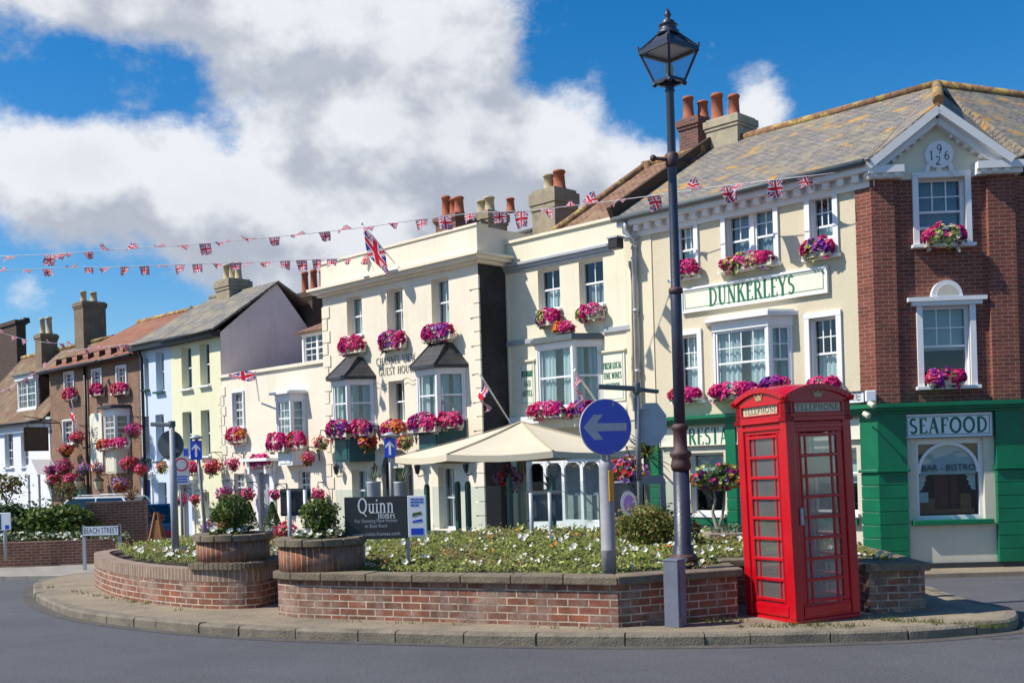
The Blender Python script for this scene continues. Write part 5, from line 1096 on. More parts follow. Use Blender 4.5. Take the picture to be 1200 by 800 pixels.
def setting():
    xs=[-1500,-400,-120]+[-60+1.5*k for k in range(81)]+[120,400,1500]; ys=[-600,-100,-30]+[-12+1.2*k for k in range(80)]+[140,400,2500]
    m=MB(); idx=[[m.P((x,y,ground(x,y))) for x in xs] for y in ys]
    for j in range(len(ys)-1):
        for i in range(len(xs)-1): m.fi([idx[j][i],idx[j][i+1],idx[j+1][i+1],idx[j+1][i]],0,None,True)
    tag(m.build('road','asphalt'),kind='structure')
    # traffic island
    fr=[onz(*p,0.0) for p in ((40,697),(50,709),(95,725),(200,739),(330,748),(560,755),(700,757),(870,755.5),(1050,750.5),(1140,744),(1188,737.5))]
    fr=[(p.x,p.y) for p in fr]+[(5.45,12.0),(5.3,12.9),(5.2,15.5),(3.5,17.2),(0,18.3),(-5,20.3),(-7.4,20.4),(-8.2,19)]
    P=smoothpts(fr,6,True)
    I=offset(P,.13,True); m=MB(); ribbon(m,offset(P,.03,True),offset(P,.03,True),-.6,PZ-.02,0,True,.3,.6)
    tot=0; acc=[0]
    for i in range(len(P)): tot+=(P[(i+1)%len(P)]-P[i]).length; acc.append(tot)
    def along(Q,s):
        s%=tot
        for i in range(len(P)):
            if acc[i]<=s<=acc[i+1]: return Q[i].lerp(Q[(i+1)%len(P)],(s-acc[i])/(acc[i+1]-acc[i]))
    s=0
    while s<tot-.2:
        L=min(R.choice([.45,.62,.78,.78,.91]),tot-s); g=R.uniform(.004,.012); dz=R.uniform(-.012,.006); do=R.uniform(-.012,.012); st=4; ou=[];ii=[]
        for k in range(st+1):
            t=s+g+(L-2*g)*k/st; a=along(P,t); b=along(I,t); n=(b-a).normalized(); ou.append(a+n*do); ii.append(b)
        base=[(p.x,p.y) for p in ou]; i2=[(p.x,p.y) for p in ii]
        c0=[(o_[0]+(q_[0]-o_[0])*.16,o_[1]+(q_[1]-o_[1])*.16) for o_,q_ in zip(base,i2)]; t0=R.uniform(-.006,.006)
        for k in range(st):
            m.face([(*base[k],-.6),(*base[k+1],-.6),(*base[k+1],PZ-.025+dz),(*base[k],PZ-.025+dz)]); m.face([(*base[k],PZ-.025+dz),(*base[k+1],PZ-.025+dz),(*c0[k+1],PZ+dz),(*c0[k],PZ+dz)]); m.face([(*c0[k],PZ+dz),(*c0[k+1],PZ+dz),(*i2[k+1],PZ+.002+dz*.3),(*i2[k],PZ+.002+dz*.3)])
        for k in (0,st): m.face([(*base[k],-.6),(*base[k],PZ-.025+dz),(*c0[k],PZ+dz),(*i2[k],PZ+dz*.3),(*i2[k],-.6)])
        s+=L
    tag(m.build('kerb',['kerb']),kind='structure')
    m=MB(); O=offset(P,-.16,True); gz=lambda p: ground(p.x,p.y)+.004; N_=len(P)
    for i in range(N_):
        a,b,c,d=P[i],P[(i+1)%N_],O[(i+1)%N_],O[i]; m.face([(a.x,a.y,gz(a)),(d.x,d.y,gz(d)),(c.x,c.y,gz(c)),(b.x,b.y,gz(b))][::-1])
    tag(m.build('road_gutter','gutterdirt'),kind='structure')
    c=Vector((-1,15)); m=MB()
    from mathutils.geometry import tessellate_polygon
    vs=[(p.x,p.y,PZ-.001) for p in I]; tri=tessellate_polygon([[Vector(v) for v in vs]]); ii=[m.P(v) for v in vs]
    for t in tri:
        a,b,c_=[Vector(vs[k]) for k in t]
        m.fi([ii[k] for k in (t if (b-a).cross(c_-a).z>0 else t[::-1])],0)
    tag(m.build('island_footway','tarmac'),kind='structure')
    # worn darker resurfaced strip
    # pavement in front of the houses (follows facade) and far left pavement
    Fp=Fac(out=1.1); Fq=Fac(out=-.6); a=Fp.o+Fp.ex*3; m=MB()
    for (f0,s0,s1) in ((2.1,-50,-9.3),(1.6,-9.3,.9)):
        f=Fac(out=f0); p0=f.o+f.ex*s0; p1=f.o+f.ex*s1; q0=p0+f.ey*5; q1=p1+f.ey*5; m.slab([p0,p1,q1,q0],GL-.3,GL+.1)
    tag(m.build('house_pavement','slabs'),kind='structure')
    m=MB(); K=Fac(ang=-3.2); p0=K.o+Vector((-1.6,-1.0,0)); m.slab([p0,K.o+Vector((3.2,-1.15,0)),K.o+Vector((14,3,0)),K.o+Vector((14,8,0)),K.o+Vector((0,3,0)),K.o+Vector((-2.6,1.4,0))],GL-.3,GL+.104)
    tag(m.build('corner_pavement','tarmac'),kind='structure')
    pts=[at(-60,676,29),at(70,675,28),at(150,674.5,27.6)]
    z=GL+.1; q=[onz(px,py,z) for px,py in ((-120,676),(0,675),(150,673.5),(190,660),(190,650),(-120,652))]
    m=MB(); m.slab([(p.x,p.y) for p in q],GL-.3,z); tag(m.build('far_pavement','slabs'),kind='structure')
    return P
def gwall(name,label,pts,z0,z1,th,cop=None,soldier=None,mat='brickW',smooth=True):
    P=smoothpts(pts,7) if smooth else [Vector(p) for p in pts]; I=offset(P,th); m=MB()
    zs=z1 if not soldier else z1-soldier
    ribbon(m,P,P,z0,zs,0,False,z0,zs); ribbon(m,I[::-1],I[::-1],z0,z1,0,False,z0,z1)
    if soldier: Q=offset(P,-.004); ribbon(m,Q,Q,zs,z1,1,False,.01,.01+soldier); ribbon(m,Q,I,z1,z1,1,False,.02,.02+th); 
    else: ribbon(m,P,I,z1,z1,0)
    for k in (0,-1): a,b=P[k],I[k]; m.face([(a.x,a.y,z0),(b.x,b.y,z0),(b.x,b.y,z1),(a.x,a.y,z1)],0)
    o=m.build(name,[mat,'brickS2']); tag(o,label,'wall')
    if cop:
        i0,i1,t,ov=cop; S=P[i0:i1]; A=offset(S,-ov); B=offset(S,th+ov); m=MB(); s=0
        seg=0
        for i in range(len(S)-1):
            L=(S[i+1]-S[i]).length; n=max(1,round(L/.62))
            for k in range(n):
                f0,f1=(k+.008/L*0)/n,(k+1)/n; g=.004/L
                a0=A[i].lerp(A[i+1],f0+g);a1=A[i].lerp(A[i+1],f1-g);b0=B[i].lerp(B[i+1],f0+g);b1=B[i].lerp(B[i+1],f1-g); dz=R.uniform(-.006,.006)
                m.slab([a0,a1,b1,b0],z1+.002,z1+t+dz)
        m.build('coping','coping',o,.012)
    return o
def planter(name,label,c,z0,h,r,bush,blab,pet):
    o=thing(name,label,'planter',(c[0],c[1],z0))
    m=MB(); m.lathe([(r,0),(r,h)],40,0,sm=True,uvk=r); m.build('brick_drum','brickS',o)
    m=MB(); n=14
    for k in range(n):
        a0=2*math.pi*k/n+.01;a1=2*math.pi*(k+1)/n-.01; st=5; dz=R.uniform(-.005,.008)
        out=[((r+.045)*math.cos(a0+(a1-a0)*j/st),(r+.045)*math.sin(a0+(a1-a0)*j/st)) for j in range(st+1)]; inn=[((r-.16)*math.cos(a0+(a1-a0)*j/st),(r-.16)*math.sin(a0+(a1-a0)*j/st)) for j in range(st+1)]
        m.slab(out+inn[::-1],h,h+.085+dz)
    m.build('coping_ring','coping',o,.01); m=MB(); m.lathe([(r-.16,h+.05),(.001,h+.09)],24,capt=False); m.build('soil','soil',o)
    bw,bh=bush; b=thing('bush',blab,'bush',(c[0],c[1],z0+h+.08))
    m=MB(); 
    for k in range(9):
        a=R.uniform(0,6.28); m.tube([(0.04*math.cos(a),.04*math.sin(a),-.05),(bw*.2*math.cos(a),bw*.2*math.sin(a),bh*.4),(bw*.38*math.cos(a),bw*.38*math.sin(a),bh*.8)],[.012,.009,.004],5)
    m.build('stems','bark',b)
    m=MB(); clump(m,(0,0,bh*.52),(bw/2,bw/2,bh*.52),1500,.028,[0,0,1,2,2,1],inner=.35,lump=.3)
    for k in range(7):
        d=rv(); d.z=abs(d.z); clump(m,(d.x*bw*.38,d.y*bw*.38,bh*.5+d.z*bh*.36),(bw*.2,bw*.2,bh*.2),170,.026,[0,2,2],inner=.3)
    m.build('foliage',['leaf','leafD','leafY'],b)
    for k in range(pet):
        a=R.uniform(0,6.28) if k>4 else R.uniform(3.6,6.0); petunia(c[0]+(r-.2)*math.cos(a),c[1]+(r-.2)*math.sin(a),z0+h+.12+R.uniform(0,.05))
    f=thing('planter_bedding','low green bedding plants round the %s'%blab.split(' ')[0]+' bush in its planter','plant',(c[0],c[1],z0+h+.08)); m=MB()
    for k in range(220):
        a=R.uniform(0,6.28); q=r-.17-R.random()*.14; leafq(m,Vector((q*math.cos(a),q*math.sin(a),R.uniform(0,.09))),Vector((0,-.3,1))+rv()*.8,.03,R.choice([0,1,2]))
    m.build('foliage',['leaf','leafD','leafY'],f)
    return o
PET=None
def petunia(x,y,z,s=1.0):
    global PET
    if PET is None:
        m=MB(); n=15; c=m.P((0,0,-.012)); r1=[m.P((.012*math.cos(t),.012*math.sin(t),.0)) for t in [6.283*k/n for k in range(n)]]; r2=[m.P(((.036+.005*math.cos(5*t))*math.cos(t),(.036+.005*math.cos(5*t))*math.sin(t),.012+.005*math.sin(10*t))) for t in [6.283*k/n for k in range(n)]]
        for k in range(n): m.fi([c,r1[k],r1[(k+1)%n]],1,None,True); m.fi([r1[k],r2[k],r2[(k+1)%n],r1[(k+1)%n]],0,None,True)
        m.tube([(0,0,-.012),(0,.0,-.06)],.004,4,2); o=m.build('petunia',['petalw','throat','leaf']); PET=o
    else: o=PET.copy(); COL.objects.link(o)
    o.location=(x,y,z); o.rotation_euler=(R.uniform(.35,1.15),R.uniform(-.3,.3),R.uniform(-.9,.5)); k=s*R.uniform(.65,1.1); o.scale=(k,k,k)
    tag(o,'white trumpet petunia flower opening among the low green bedding plants','flower','white petunias in the island beds'); return o
YF=lambda x: (13.25-(x+2.7)*.46 if x<1.1 else 11.55+(x-1.1)*.42)+.32
RB=[(-2.75,13.55),(1.1,11.75),(2.35,12.3),(2.3,13.15),(3.8,13.15),(3.9,12.25),(4.35,12.25),(4.4,14.6),(2.5,15.6),(-.5,16.5),(-3.1,16.2)]
LB=[(-6.35,17.4),(-5.6,15.9),(-4.9,15.1),(-3.7,14.5),(-3.1,14.55),(-3.2,16.6),(-5.6,18.9)]
def zR(x,y): return .585+.062*max(0,y-YF(x))
def zL(x,y): return .60+.03*max(0,y-14.5)
def bed(name,label,P,zf,n,npet,seed):
    xs=[p[0] for p in P]; ys=[p[1] for p in P]; m=MB(); g=.3
    ni=int((max(xs)-min(xs))/g)+1; nj=int((max(ys)-min(ys))/g)+1
    x=min(xs)
    for i in range(ni):
        for j in range(nj):
            a,b=min(xs)+i*g,min(ys)+j*g
            if inpoly(a+g/2,b+g/2,P): m.face([(u,v,zf(u,v)-.03) for u,v in ((a,b),(a+g,b),(a+g,b+g),(a,b+g))])
    tag(m.build('soil','soil'),kind='structure')
    m=MB(); k=0
    while k<n:
        u,v=R.uniform(min(xs),max(xs)),R.uniform(min(ys),max(ys))
        if not inpoly(u,v,P): continue
        k+=1; t=noise.noise(Vector((u*1.3,v*1.3,seed))); t2=noise.noise(Vector((u*3.7,v*3.7,seed+9)))
        z=zf(u,v)+R.random()**.6*(.085+.06*t2+.10*max(0,noise.noise(Vector((u*5.5,v*5.5,seed+20)))-.1))
        mi=R.choice([0,0,1,1,1,3]) if t<.12 else R.choice([0,1,1,2,2,4,0])
        leafq(m,Vector((u,v,z)),Vector((-.5,-.45,.75))+rv()*.75,R.uniform(.016,.036),mi)
    for k in range(n//90):
        u,v=R.uniform(min(xs),max(xs)),R.uniform(min(ys),max(ys))
        if not inpoly(u,v,P): continue
        c_=R.choice([5,5,5,8,8,6]); z=zf(u,v)+.10
        for _ in range(R.randint(1,4)): bloom(m,Vector((u+R.gauss(0,.03),v+R.gauss(0,.03),z+R.uniform(-.01,.04))),Vector((-.3,-.6,.7))+rv()*.4,R.uniform(.012,.02),c_)
    for k in range(n//260):
        u,v=R.uniform(min(xs),max(xs)),R.uniform(min(ys),max(ys))
        if not inpoly(u,v,P): continue
        z=zf(u,v)+.08; w_=R.choice([0,1,3])
        for j in range(R.randint(4,9)): leafq(m,Vector((u+R.gauss(0,.015),v+R.gauss(0,.015),z+.016*j)),rv()+Vector((0,-.3,.4)),R.uniform(.012,.022),w_)
    tag(m.build(name,['bedA','bedB','bedC','bedD','leafB','petalw','orange','crimson','lime']),label,'bedding plants',kind='stuff')
    k=0
    while k<npet:
        u,v=R.uniform(min(xs),max(xs)),R.uniform(min(ys),max(ys))
        if not inpoly(u,v,P) or noise.noise(Vector((u*.9,v*.9,seed+3)))<-.12: continue
        if R.random()<.3*max(0,v-13.5): continue
        k+=1; petunia(u,v,zf(u,v)+.1+R.uniform(0,.04))
def island():
    L=[onz(*p,PZ) for p in ((112,683),(118,691),(140,699.5),(178,706.5),(225,711.5),(265,713),(298,712),(316,708))]
    pl=[(L[0].x+.35,L[0].y+1.7),(L[0].x+.02,L[0].y+.7)]+[(p.x,p.y) for p in L]+[(L[-1].x+.06,L[-1].y+.5),(L[-1].x+.05,L[-1].y+1.6)]
    gwall('planter_wall','curved brick planter wall on the left of the island with brick on end top',pl,PZ-.03,PZ+.50,.23,cop=(7*6,len(pl)*7,.085,.05),soldier=.16)
    rp=[(-2.62,14.9)]+[tuple(onz(*p,PZ)[:2]) for p in ((326,720.5),(345,722.5),(380,724),(725,735))]+[(2.42,11.92),(2.38,12.95),(3.86,12.95),(3.86,11.93),(4.47,11.93),(4.55,14.5)]
    rp[1]=(rp[1][0],rp[1][1]+.03)
    gwall('planter_wall','long straight brick planter wall with stone coping behind the phone box',rp,PZ-.03,PZ+.44,.23,cop=(0,20,.09,.055),smooth=False)
    p1=onz(264,712,PZ); planter('round_planter','round brick planter standing on the curved left hand wall',(p1.x+.02,p1.y+.42),PZ+.58,.27,.47,(.52,.52),'glossy rounded bush in the left round brick planter',14)
    p2=onz(370,723,PZ); planter('round_planter','round brick planter at the left end of the straight wall',(p2.x,p2.y+.48),PZ+.5,.33,.51,(.5,.46),'dark rounded bush in the right round brick planter',16)
    bed('bedding_plants','low green bedding plants filling the island bed behind the straight wall',RB,zR,20000,110,3.3)
    bed('bedding_plants','green and white bedding plants behind the curved left wall',LB,zL,5000,60,7.7)
    # edging, step
    m=MB(); m.bar((-2.6,14.75,.68),(1.2,13.35,.66),.07,.09); tag(m.build('edging_kerb','coping'),'thin stone edging running through the middle of the flower bed','edging')
    s=onz(312,701,PZ); m=MB(); m.slab([(s.x-.55,s.y-.05),(s.x+.28,s.y+.0),(s.x+.3,s.y+.5),(s.x-.5,s.y+.5)],PZ,PZ+.15); o=m.build('stone_step','coping',None,.02); tag(o,'low stone step in the gap between the two planter walls','step')
    for dx,dy in ((-.32,-.16),(-.12,-.12),(.05,-.2),(.16,-.1)):
        m=MB(); m.lathe([(.02,0),(.075,.02),(.085,.06),(.05,.1),(.01,.11)],7,sm=False); o=m.build('rubble_stone','rubble'); o.location=(s.x+dx,s.y+dy,PZ); o.rotation_euler=(0,0,R.uniform(0,3)); o.scale=(R.uniform(.7,1.2),R.uniform(.7,1.1),R.uniform(.6,1)); tag(o,'loose pale stone lying by the step between the planter walls','stone','loose stones by the step')
    # weeds along wall foot and kerb
    m=MB()
    def tuft(x,y,z,n,h):
        for _ in range(n):
            a=R.uniform(0,6.28); b=Vector((x+R.gauss(0,.05),y+R.gauss(0,.03),z)); t=b+Vector((math.cos(a)*h*R.uniform(.2,.8),math.sin(a)*h*.6,h*R.uniform(.4,1))); w=Vector((.006,.002,0)); m.face([b-w,b+w,t],R.choice([0,0,1]))
    for px in range(780,1190,7):
        if R.random()<.75:
            py=727 if px<865 else (731.5 if px<1010 else 723+(px-1010)*.06); p=onz(px+R.uniform(-4,4),py+R.uniform(0,3),PZ); tuft(p.x,p.y,PZ,R.randint(4,18),R.uniform(.03,.09))
    for px in range(330,720,23):
        if R.random()<.5: p=onz(px,723+(px-330)*.031+2,PZ); tuft(p.x,p.y-.02,PZ,R.randint(3,9),.05)
    for px in range(45,230,14):
        if R.random()<.6: p=onz(px,686+(px-45)*.17,PZ); tuft(p.x,p.y-.02,PZ,R.randint(6,14),.06)
    for _ in range(90): 
        px=R.uniform(900,1010); p=onz(px,734+R.uniform(-2,2),PZ); tuft(p.x,p.y,PZ,1,.03)
    tag(m.build('weeds',['grass','leafY']),'sparse green weeds growing along the foot of the walls and kerb','weeds',kind='stuff')
    # cracked kerb grime: small litter
# ---------------------------------------------------------------- telephone box
def phone_box():
    N=Vector((2.88,11.25,0)); b=rad(24); ex=Vector((math.cos(b),math.sin(b),0)); ey=Vector((-math.sin(b),math.cos(b),0)); S=.855
    c=N+ex*S/2+ey*S/2
    root=thing('telephone_box','tall glossy red telephone box with domed roof and many small panes','telephone box',(c.x,c.y,PZ-.015),b)
    root.rotation_mode='XYZ'; root.rotation_euler=(rad(-1.0)*1,rad(-.9),b)
    h=S/2
    m=MB(); m.box(-h,h,-h,h,0,.05); 
    for sx in (-1,1):
        for sy in (-1,1):
            x=sx*(h-.055);y=sy*(h-.055); m.box(x-.055,x+.055,y-.055,y+.055,.05,2.12)
    m.build('body_frame','red',root,.012)
    rows=8; z0,z1=.235,1.96
    for k in range(4):
        Mk=Matrix.Rotation(k*math.pi/2,4,'Z')
        f=MB(Mk); y=-h+.03; w=h-.11
        # moulded frame inside the corner posts
        f.box(-w,w,y-.012,y+.03,.05,.2); f.box(-w,w,y-.012,y+.03,z1+.03,2.1)
        f.box(-w,-w+.075,y-.008,y+.03,.2,z1+.03); f.box(w-.075,w,y-.008,y+.03,.2,z1+.03)
        f.box(-w+.012,w-.012,y-.026,y-.0125,.07,.178)
        f.box(-w-.012,w+.012,y-.03,y-.0125,2.03,2.075)
        gx=w-.075; bar=.024
        for X in (-gx+.075,gx-.075): f.box(X-bar/2,X+bar/2,y-.006,y+.026,.2,z1+.03)
        for j in range(rows+1): Z=z0+(z1-z0)*j/rows-.0; f.box(-gx,gx,y-.02,y+.024,Z-.017,Z+.017)
        f.box(-gx-.01,-gx+.012,y-.016,y+.02,.2,z1+.03); f.box(gx-.012,gx+.01,y-.016,y+.02,.2,z1+.03)
        o=f.build('door' if k==0 else 'side_panel','red',root,.006)
        p=MB(Mk); p.face([(-gx,y+.005,.2),(gx,y+.005,.2),(gx,y+.005,z1),(-gx,y+.005,z1)]); p.build('pane','glassB',o)
        if k==0:
            g=MB(Mk); g.box(-gx-.055,-gx-.02,y-.04,y-.008,1.02,1.2); g.build('handle','greyL',o,.008)
        # entablature with lit sign slot
        e=MB(Mk); e.box(-h-.015,h+.015,-h-.015,-h+.1,2.105,2.15); e.box(-h,h,-h,-h+.08,2.15,2.19); e.box(-h,-h+.12,-h,-h+.08,2.19,2.30); e.box(h-.12,h,-h,-h+.08,2.19,2.30); e.box(-h,h,-h+.03,-h+.08,2.19,2.30)
        e.box(-h+.1,h-.1,-h-.012,-h+.02,2.185,2.2); e.box(-h+.1,h-.1,-h-.012,-h+.02,2.292,2.307); e.box(-h+.105,-h+.12,-h-.012,-h+.02,2.2,2.292); e.box(h-.12,h-.105,-h-.012,-h+.02,2.2,2.292)
        # segmental pediment
        ar=[((h+.035)*math.sin(t),2.33+.125*(math.cos(t*1.0)-math.cos(.0))*0+.13*(1-(math.sin(t))**2)) for t in [rad(-90+10*j) for j in range(19)]]
        e.prism([(h+.0,2.3)]+[(x*.955,z-.02) for x,z in ar[::-1]]+[(-h-.0,2.3)],-h-.0,-h+.08)
        for a,b2 in zip(ar,ar[1:]): e.bar((a[0],-h-.005,a[1]),(b2[0],-h-.005,b2[1]),.06,.045,up=(0,1,0))
        o=e.build('pediment','red',root,.004)
        s=MB(Mk); s.box(-h+.12,h-.12,-h+.012,-h+.03,2.2,2.292); so=s.build('sign_panel','opal',o)
        t=MB(Mk); strokes(t,'TELEPHONE',0,2.246,.062,-h+.0105,.56); t.build('lettering','ink',so)
        cr=MB(Mk); yy=-h-.008; zc=2.385
        cr.box(-.05,.05,yy,-h+.01,zc-.035,zc-.02); cr.prism([(-.05,zc-.02),(.05,zc-.02),(.062,zc+.015),(.03,zc+.0),(.0,zc+.035),(-.03,zc+.0),(-.062,zc+.015)],yy,-h+.01)
        for dx,dz in ((-.06,.022),(.06,.022),(0,.045),(-.03,.01),(.03,.01)): cr.prism([(dx+.011*math.cos(q),zc+dz+.011*math.sin(q)) for q in [k2*1.047 for k2 in range(6)]],yy-.003,-h+.01)
        cr.build('crown_emblem','gold',o)
    # domed roof
    m=MB(); n=14; g=[]
    for j in range(n+1):
        row=[]
        for i in range(n+1):
            u=-1+2*i/n; v=-1+2*j/n; fx=.13*(1-u*u); fv=.13*(1-v*v); z=2.335+max(fx,fv)*.0+.13*(1-u*u)*.5+.13*(1-v*v)*.5+.055*(1-u*u)*(1-v*v)
            # border follows the pediment arcs
            e=max(abs(u),abs(v)); arc_=.13*(1-(v*v if abs(u)>abs(v) else u*u)); z=2.335+arc_*e**4+(1-e**4)*(.13+.05*(1-e*e))
            row.append(m.P((u*(h+.025),v*(h+.025),z)))
        g.append(row)
    for j in range(n):
        for i in range(n): m.fi([g[j][i],g[j][i+1],g[j+1][i+1],g[j+1][i]],0,None,True)
    m.build('domed_roof','red',root)
    # inside
    m=MB(); m.box(-.3,.3,h-.09,h-.075,.75,1.95); m.box(-.3,.3,h-.12,h-.09,.68,.72); o=m.build('back_board','trough',root)
    m=MB(); m.box(-.16,.16,h-.22,h-.09,1.0,1.45); m.box(-.02,.1,h-.235,h-.22,1.1,1.32); m.build('payphone','signgrey',root,.01)
    m=MB(); m.box(-.3,.0,h-.074,h-.07,1.55,1.78); m.build('notice','signcream',root)
    m=MB(); m.box(h-.1,h-.07,-.25,.25,1.5,1.75); m.build('notice','signcream',root)
    return root
# ---------------------------------------------------------------- lamp post
def lamp_post():
    d=12.5; base=at(802,668,d); x=base.x; zb=.60
    ax=at(792,345,d).x
    Z=lambda py: H+(545-1280*0-py)/1280*d-math.tan(ROLL)*(795-600)/1280*d*-1
    o=thing('street_lamp','tall dark Victorian street lamp with glazed lantern and brown collars beside the phone box','street lamp',(ax,d,zb)); z=lambda py: at(790,py,d).z-zb
    m=MB(); m.lathe([(.17,0),(.17,.06),(.13,.1),(.115,z(640)),(.098,z(638)),(.094,z(548))],20); m.build('lower_column','iron',o)
    m=MB(); m.lathe([(.15,.08),(.155,.14),(.135,.17)],20); m.build('collar','rust',o); m=MB(); m.lathe([(.105,z(551)),(.118,z(546)),(.11,z(541)),(.1,z(537)),(.125,z(534)),(.125,z(530)),(.08,z(527)),(.078,z(505)),(.095,z(503)),(.095,z(499)),(.06,z(496))],20); m.build('collar','rust',o); m=MB(); m.lathe([(.062,z(345)),(.082,z(343)),(.082,z(339)),(.062,z(337))],20); m.build('collar','rust',o); m=MB()
    m.lathe([(.055,z(196)),(.075,z(194)),(.075,z(181)),(.055,z(179))],12); m.build('collar','rust',o)
    m=MB(); m.lathe([(.066,z(530)),(.064,z(340)),(.055,z(338)),(.047,z(110)),(.06,z(106)),(.045,z(104)),(.085,z(97))],20); m.build('upper_column','iron',o)
    m=MB(); zz=z(187); a=rad(20); v=Vector((math.cos(a),math.sin(a),0)); m.tube([v*-.24+Vector((0,0,zz)),v*.24+Vector((0,0,zz))],.022,8); 
    for s in (-1,1): m.lathe([(.02,-.035),(.035,-.02),(.035,.02),(.02,.035)],8,0,tuple(v*.24*s+Vector((0,0,zz))))
    m.build('ladder_bar','rust',o)
    # lantern: four tapered glazed sides
    lo,hi=z(96),z(60); rb,rt=.17,.33; q=rad(-8); lan=MB(); gl=MB()
    cb=[Vector((rb*math.cos(q+k*math.pi/2),rb*math.sin(q+k*math.pi/2),lo)) for k in range(4)]; ct=[Vector((rt*math.cos(q+k*math.pi/2),rt*math.sin(q+k*math.pi/2),hi)) for k in range(4)]
    for k in range(4):
        lan.bar(cb[k],ct[k],.028,.028); lan.bar(cb[k],cb[(k+1)%4],.035,.035); lan.bar(ct[k],ct[(k+1)%4],.035,.05)
        lan.lathe([(.015,-.05),(.03,-.03),(.02,0)],8,0,tuple(cb[k])); gl.face([cb[k],cb[(k+1)%4],ct[(k+1)%4],ct[k]])
        p=ct[k]*1.0; lan.bar(p+Vector((0,0,0)),p*1.0+Vector((p.x*.05,p.y*.05,.07)),.04,.02)
    lan.face([Vector((c.x*.96,c.y*.96,lo)) for c in cb]); 
    o1=lan.build('lantern_frame','iron',o); gl.build('lantern_glass','glassL',o1)
    m=MB(); rr=.345; pz=z(40); e=[Vector((rr*math.cos(q+k*math.pi/2),rr*math.sin(q+k*math.pi/2),hi+.02)) for k in range(4)]; t=[Vector((.12*math.cos(q+k*math.pi/2),.12*math.sin(q+k*math.pi/2),pz)) for k in range(4)]
    for k in range(4): 
        mid=lambda a,b,f: a.lerp(b,f)-Vector((0,0,.02*math.sin(f*3.14)))
        for j in range(4): m.face([mid(e[k],t[k],j/4),mid(e[(k+1)%4],t[(k+1)%4],j/4),mid(e[(k+1)%4],t[(k+1)%4],(j+1)/4),mid(e[k],t[k],(j+1)/4)])
        m.bar(e[k],t[k],.02,.02)
    m.face([v+Vector((0,0,-.01)) for v in e[::-1]],1)
    m.lathe([(.13,pz-.02),(.13,pz+.02),(.1,pz+.03),(.1,z(31)),(.115,z(30)),(.07,z(27)),(.075,z(25.5)),(.03,z(23)),(.025,z(21)),(.045,z(18)),(.03,z(15)),(.008,z(10))],14); m.build('lantern_roof',['iron','whitewood'],o)
    m=MB(); m.lathe([(.03,lo+.02),(.04,lo+.05),(.05,lo+.1),(.05,lo+.16),(.02,lo+.22)],10); m.build('bulb','opal',o1)
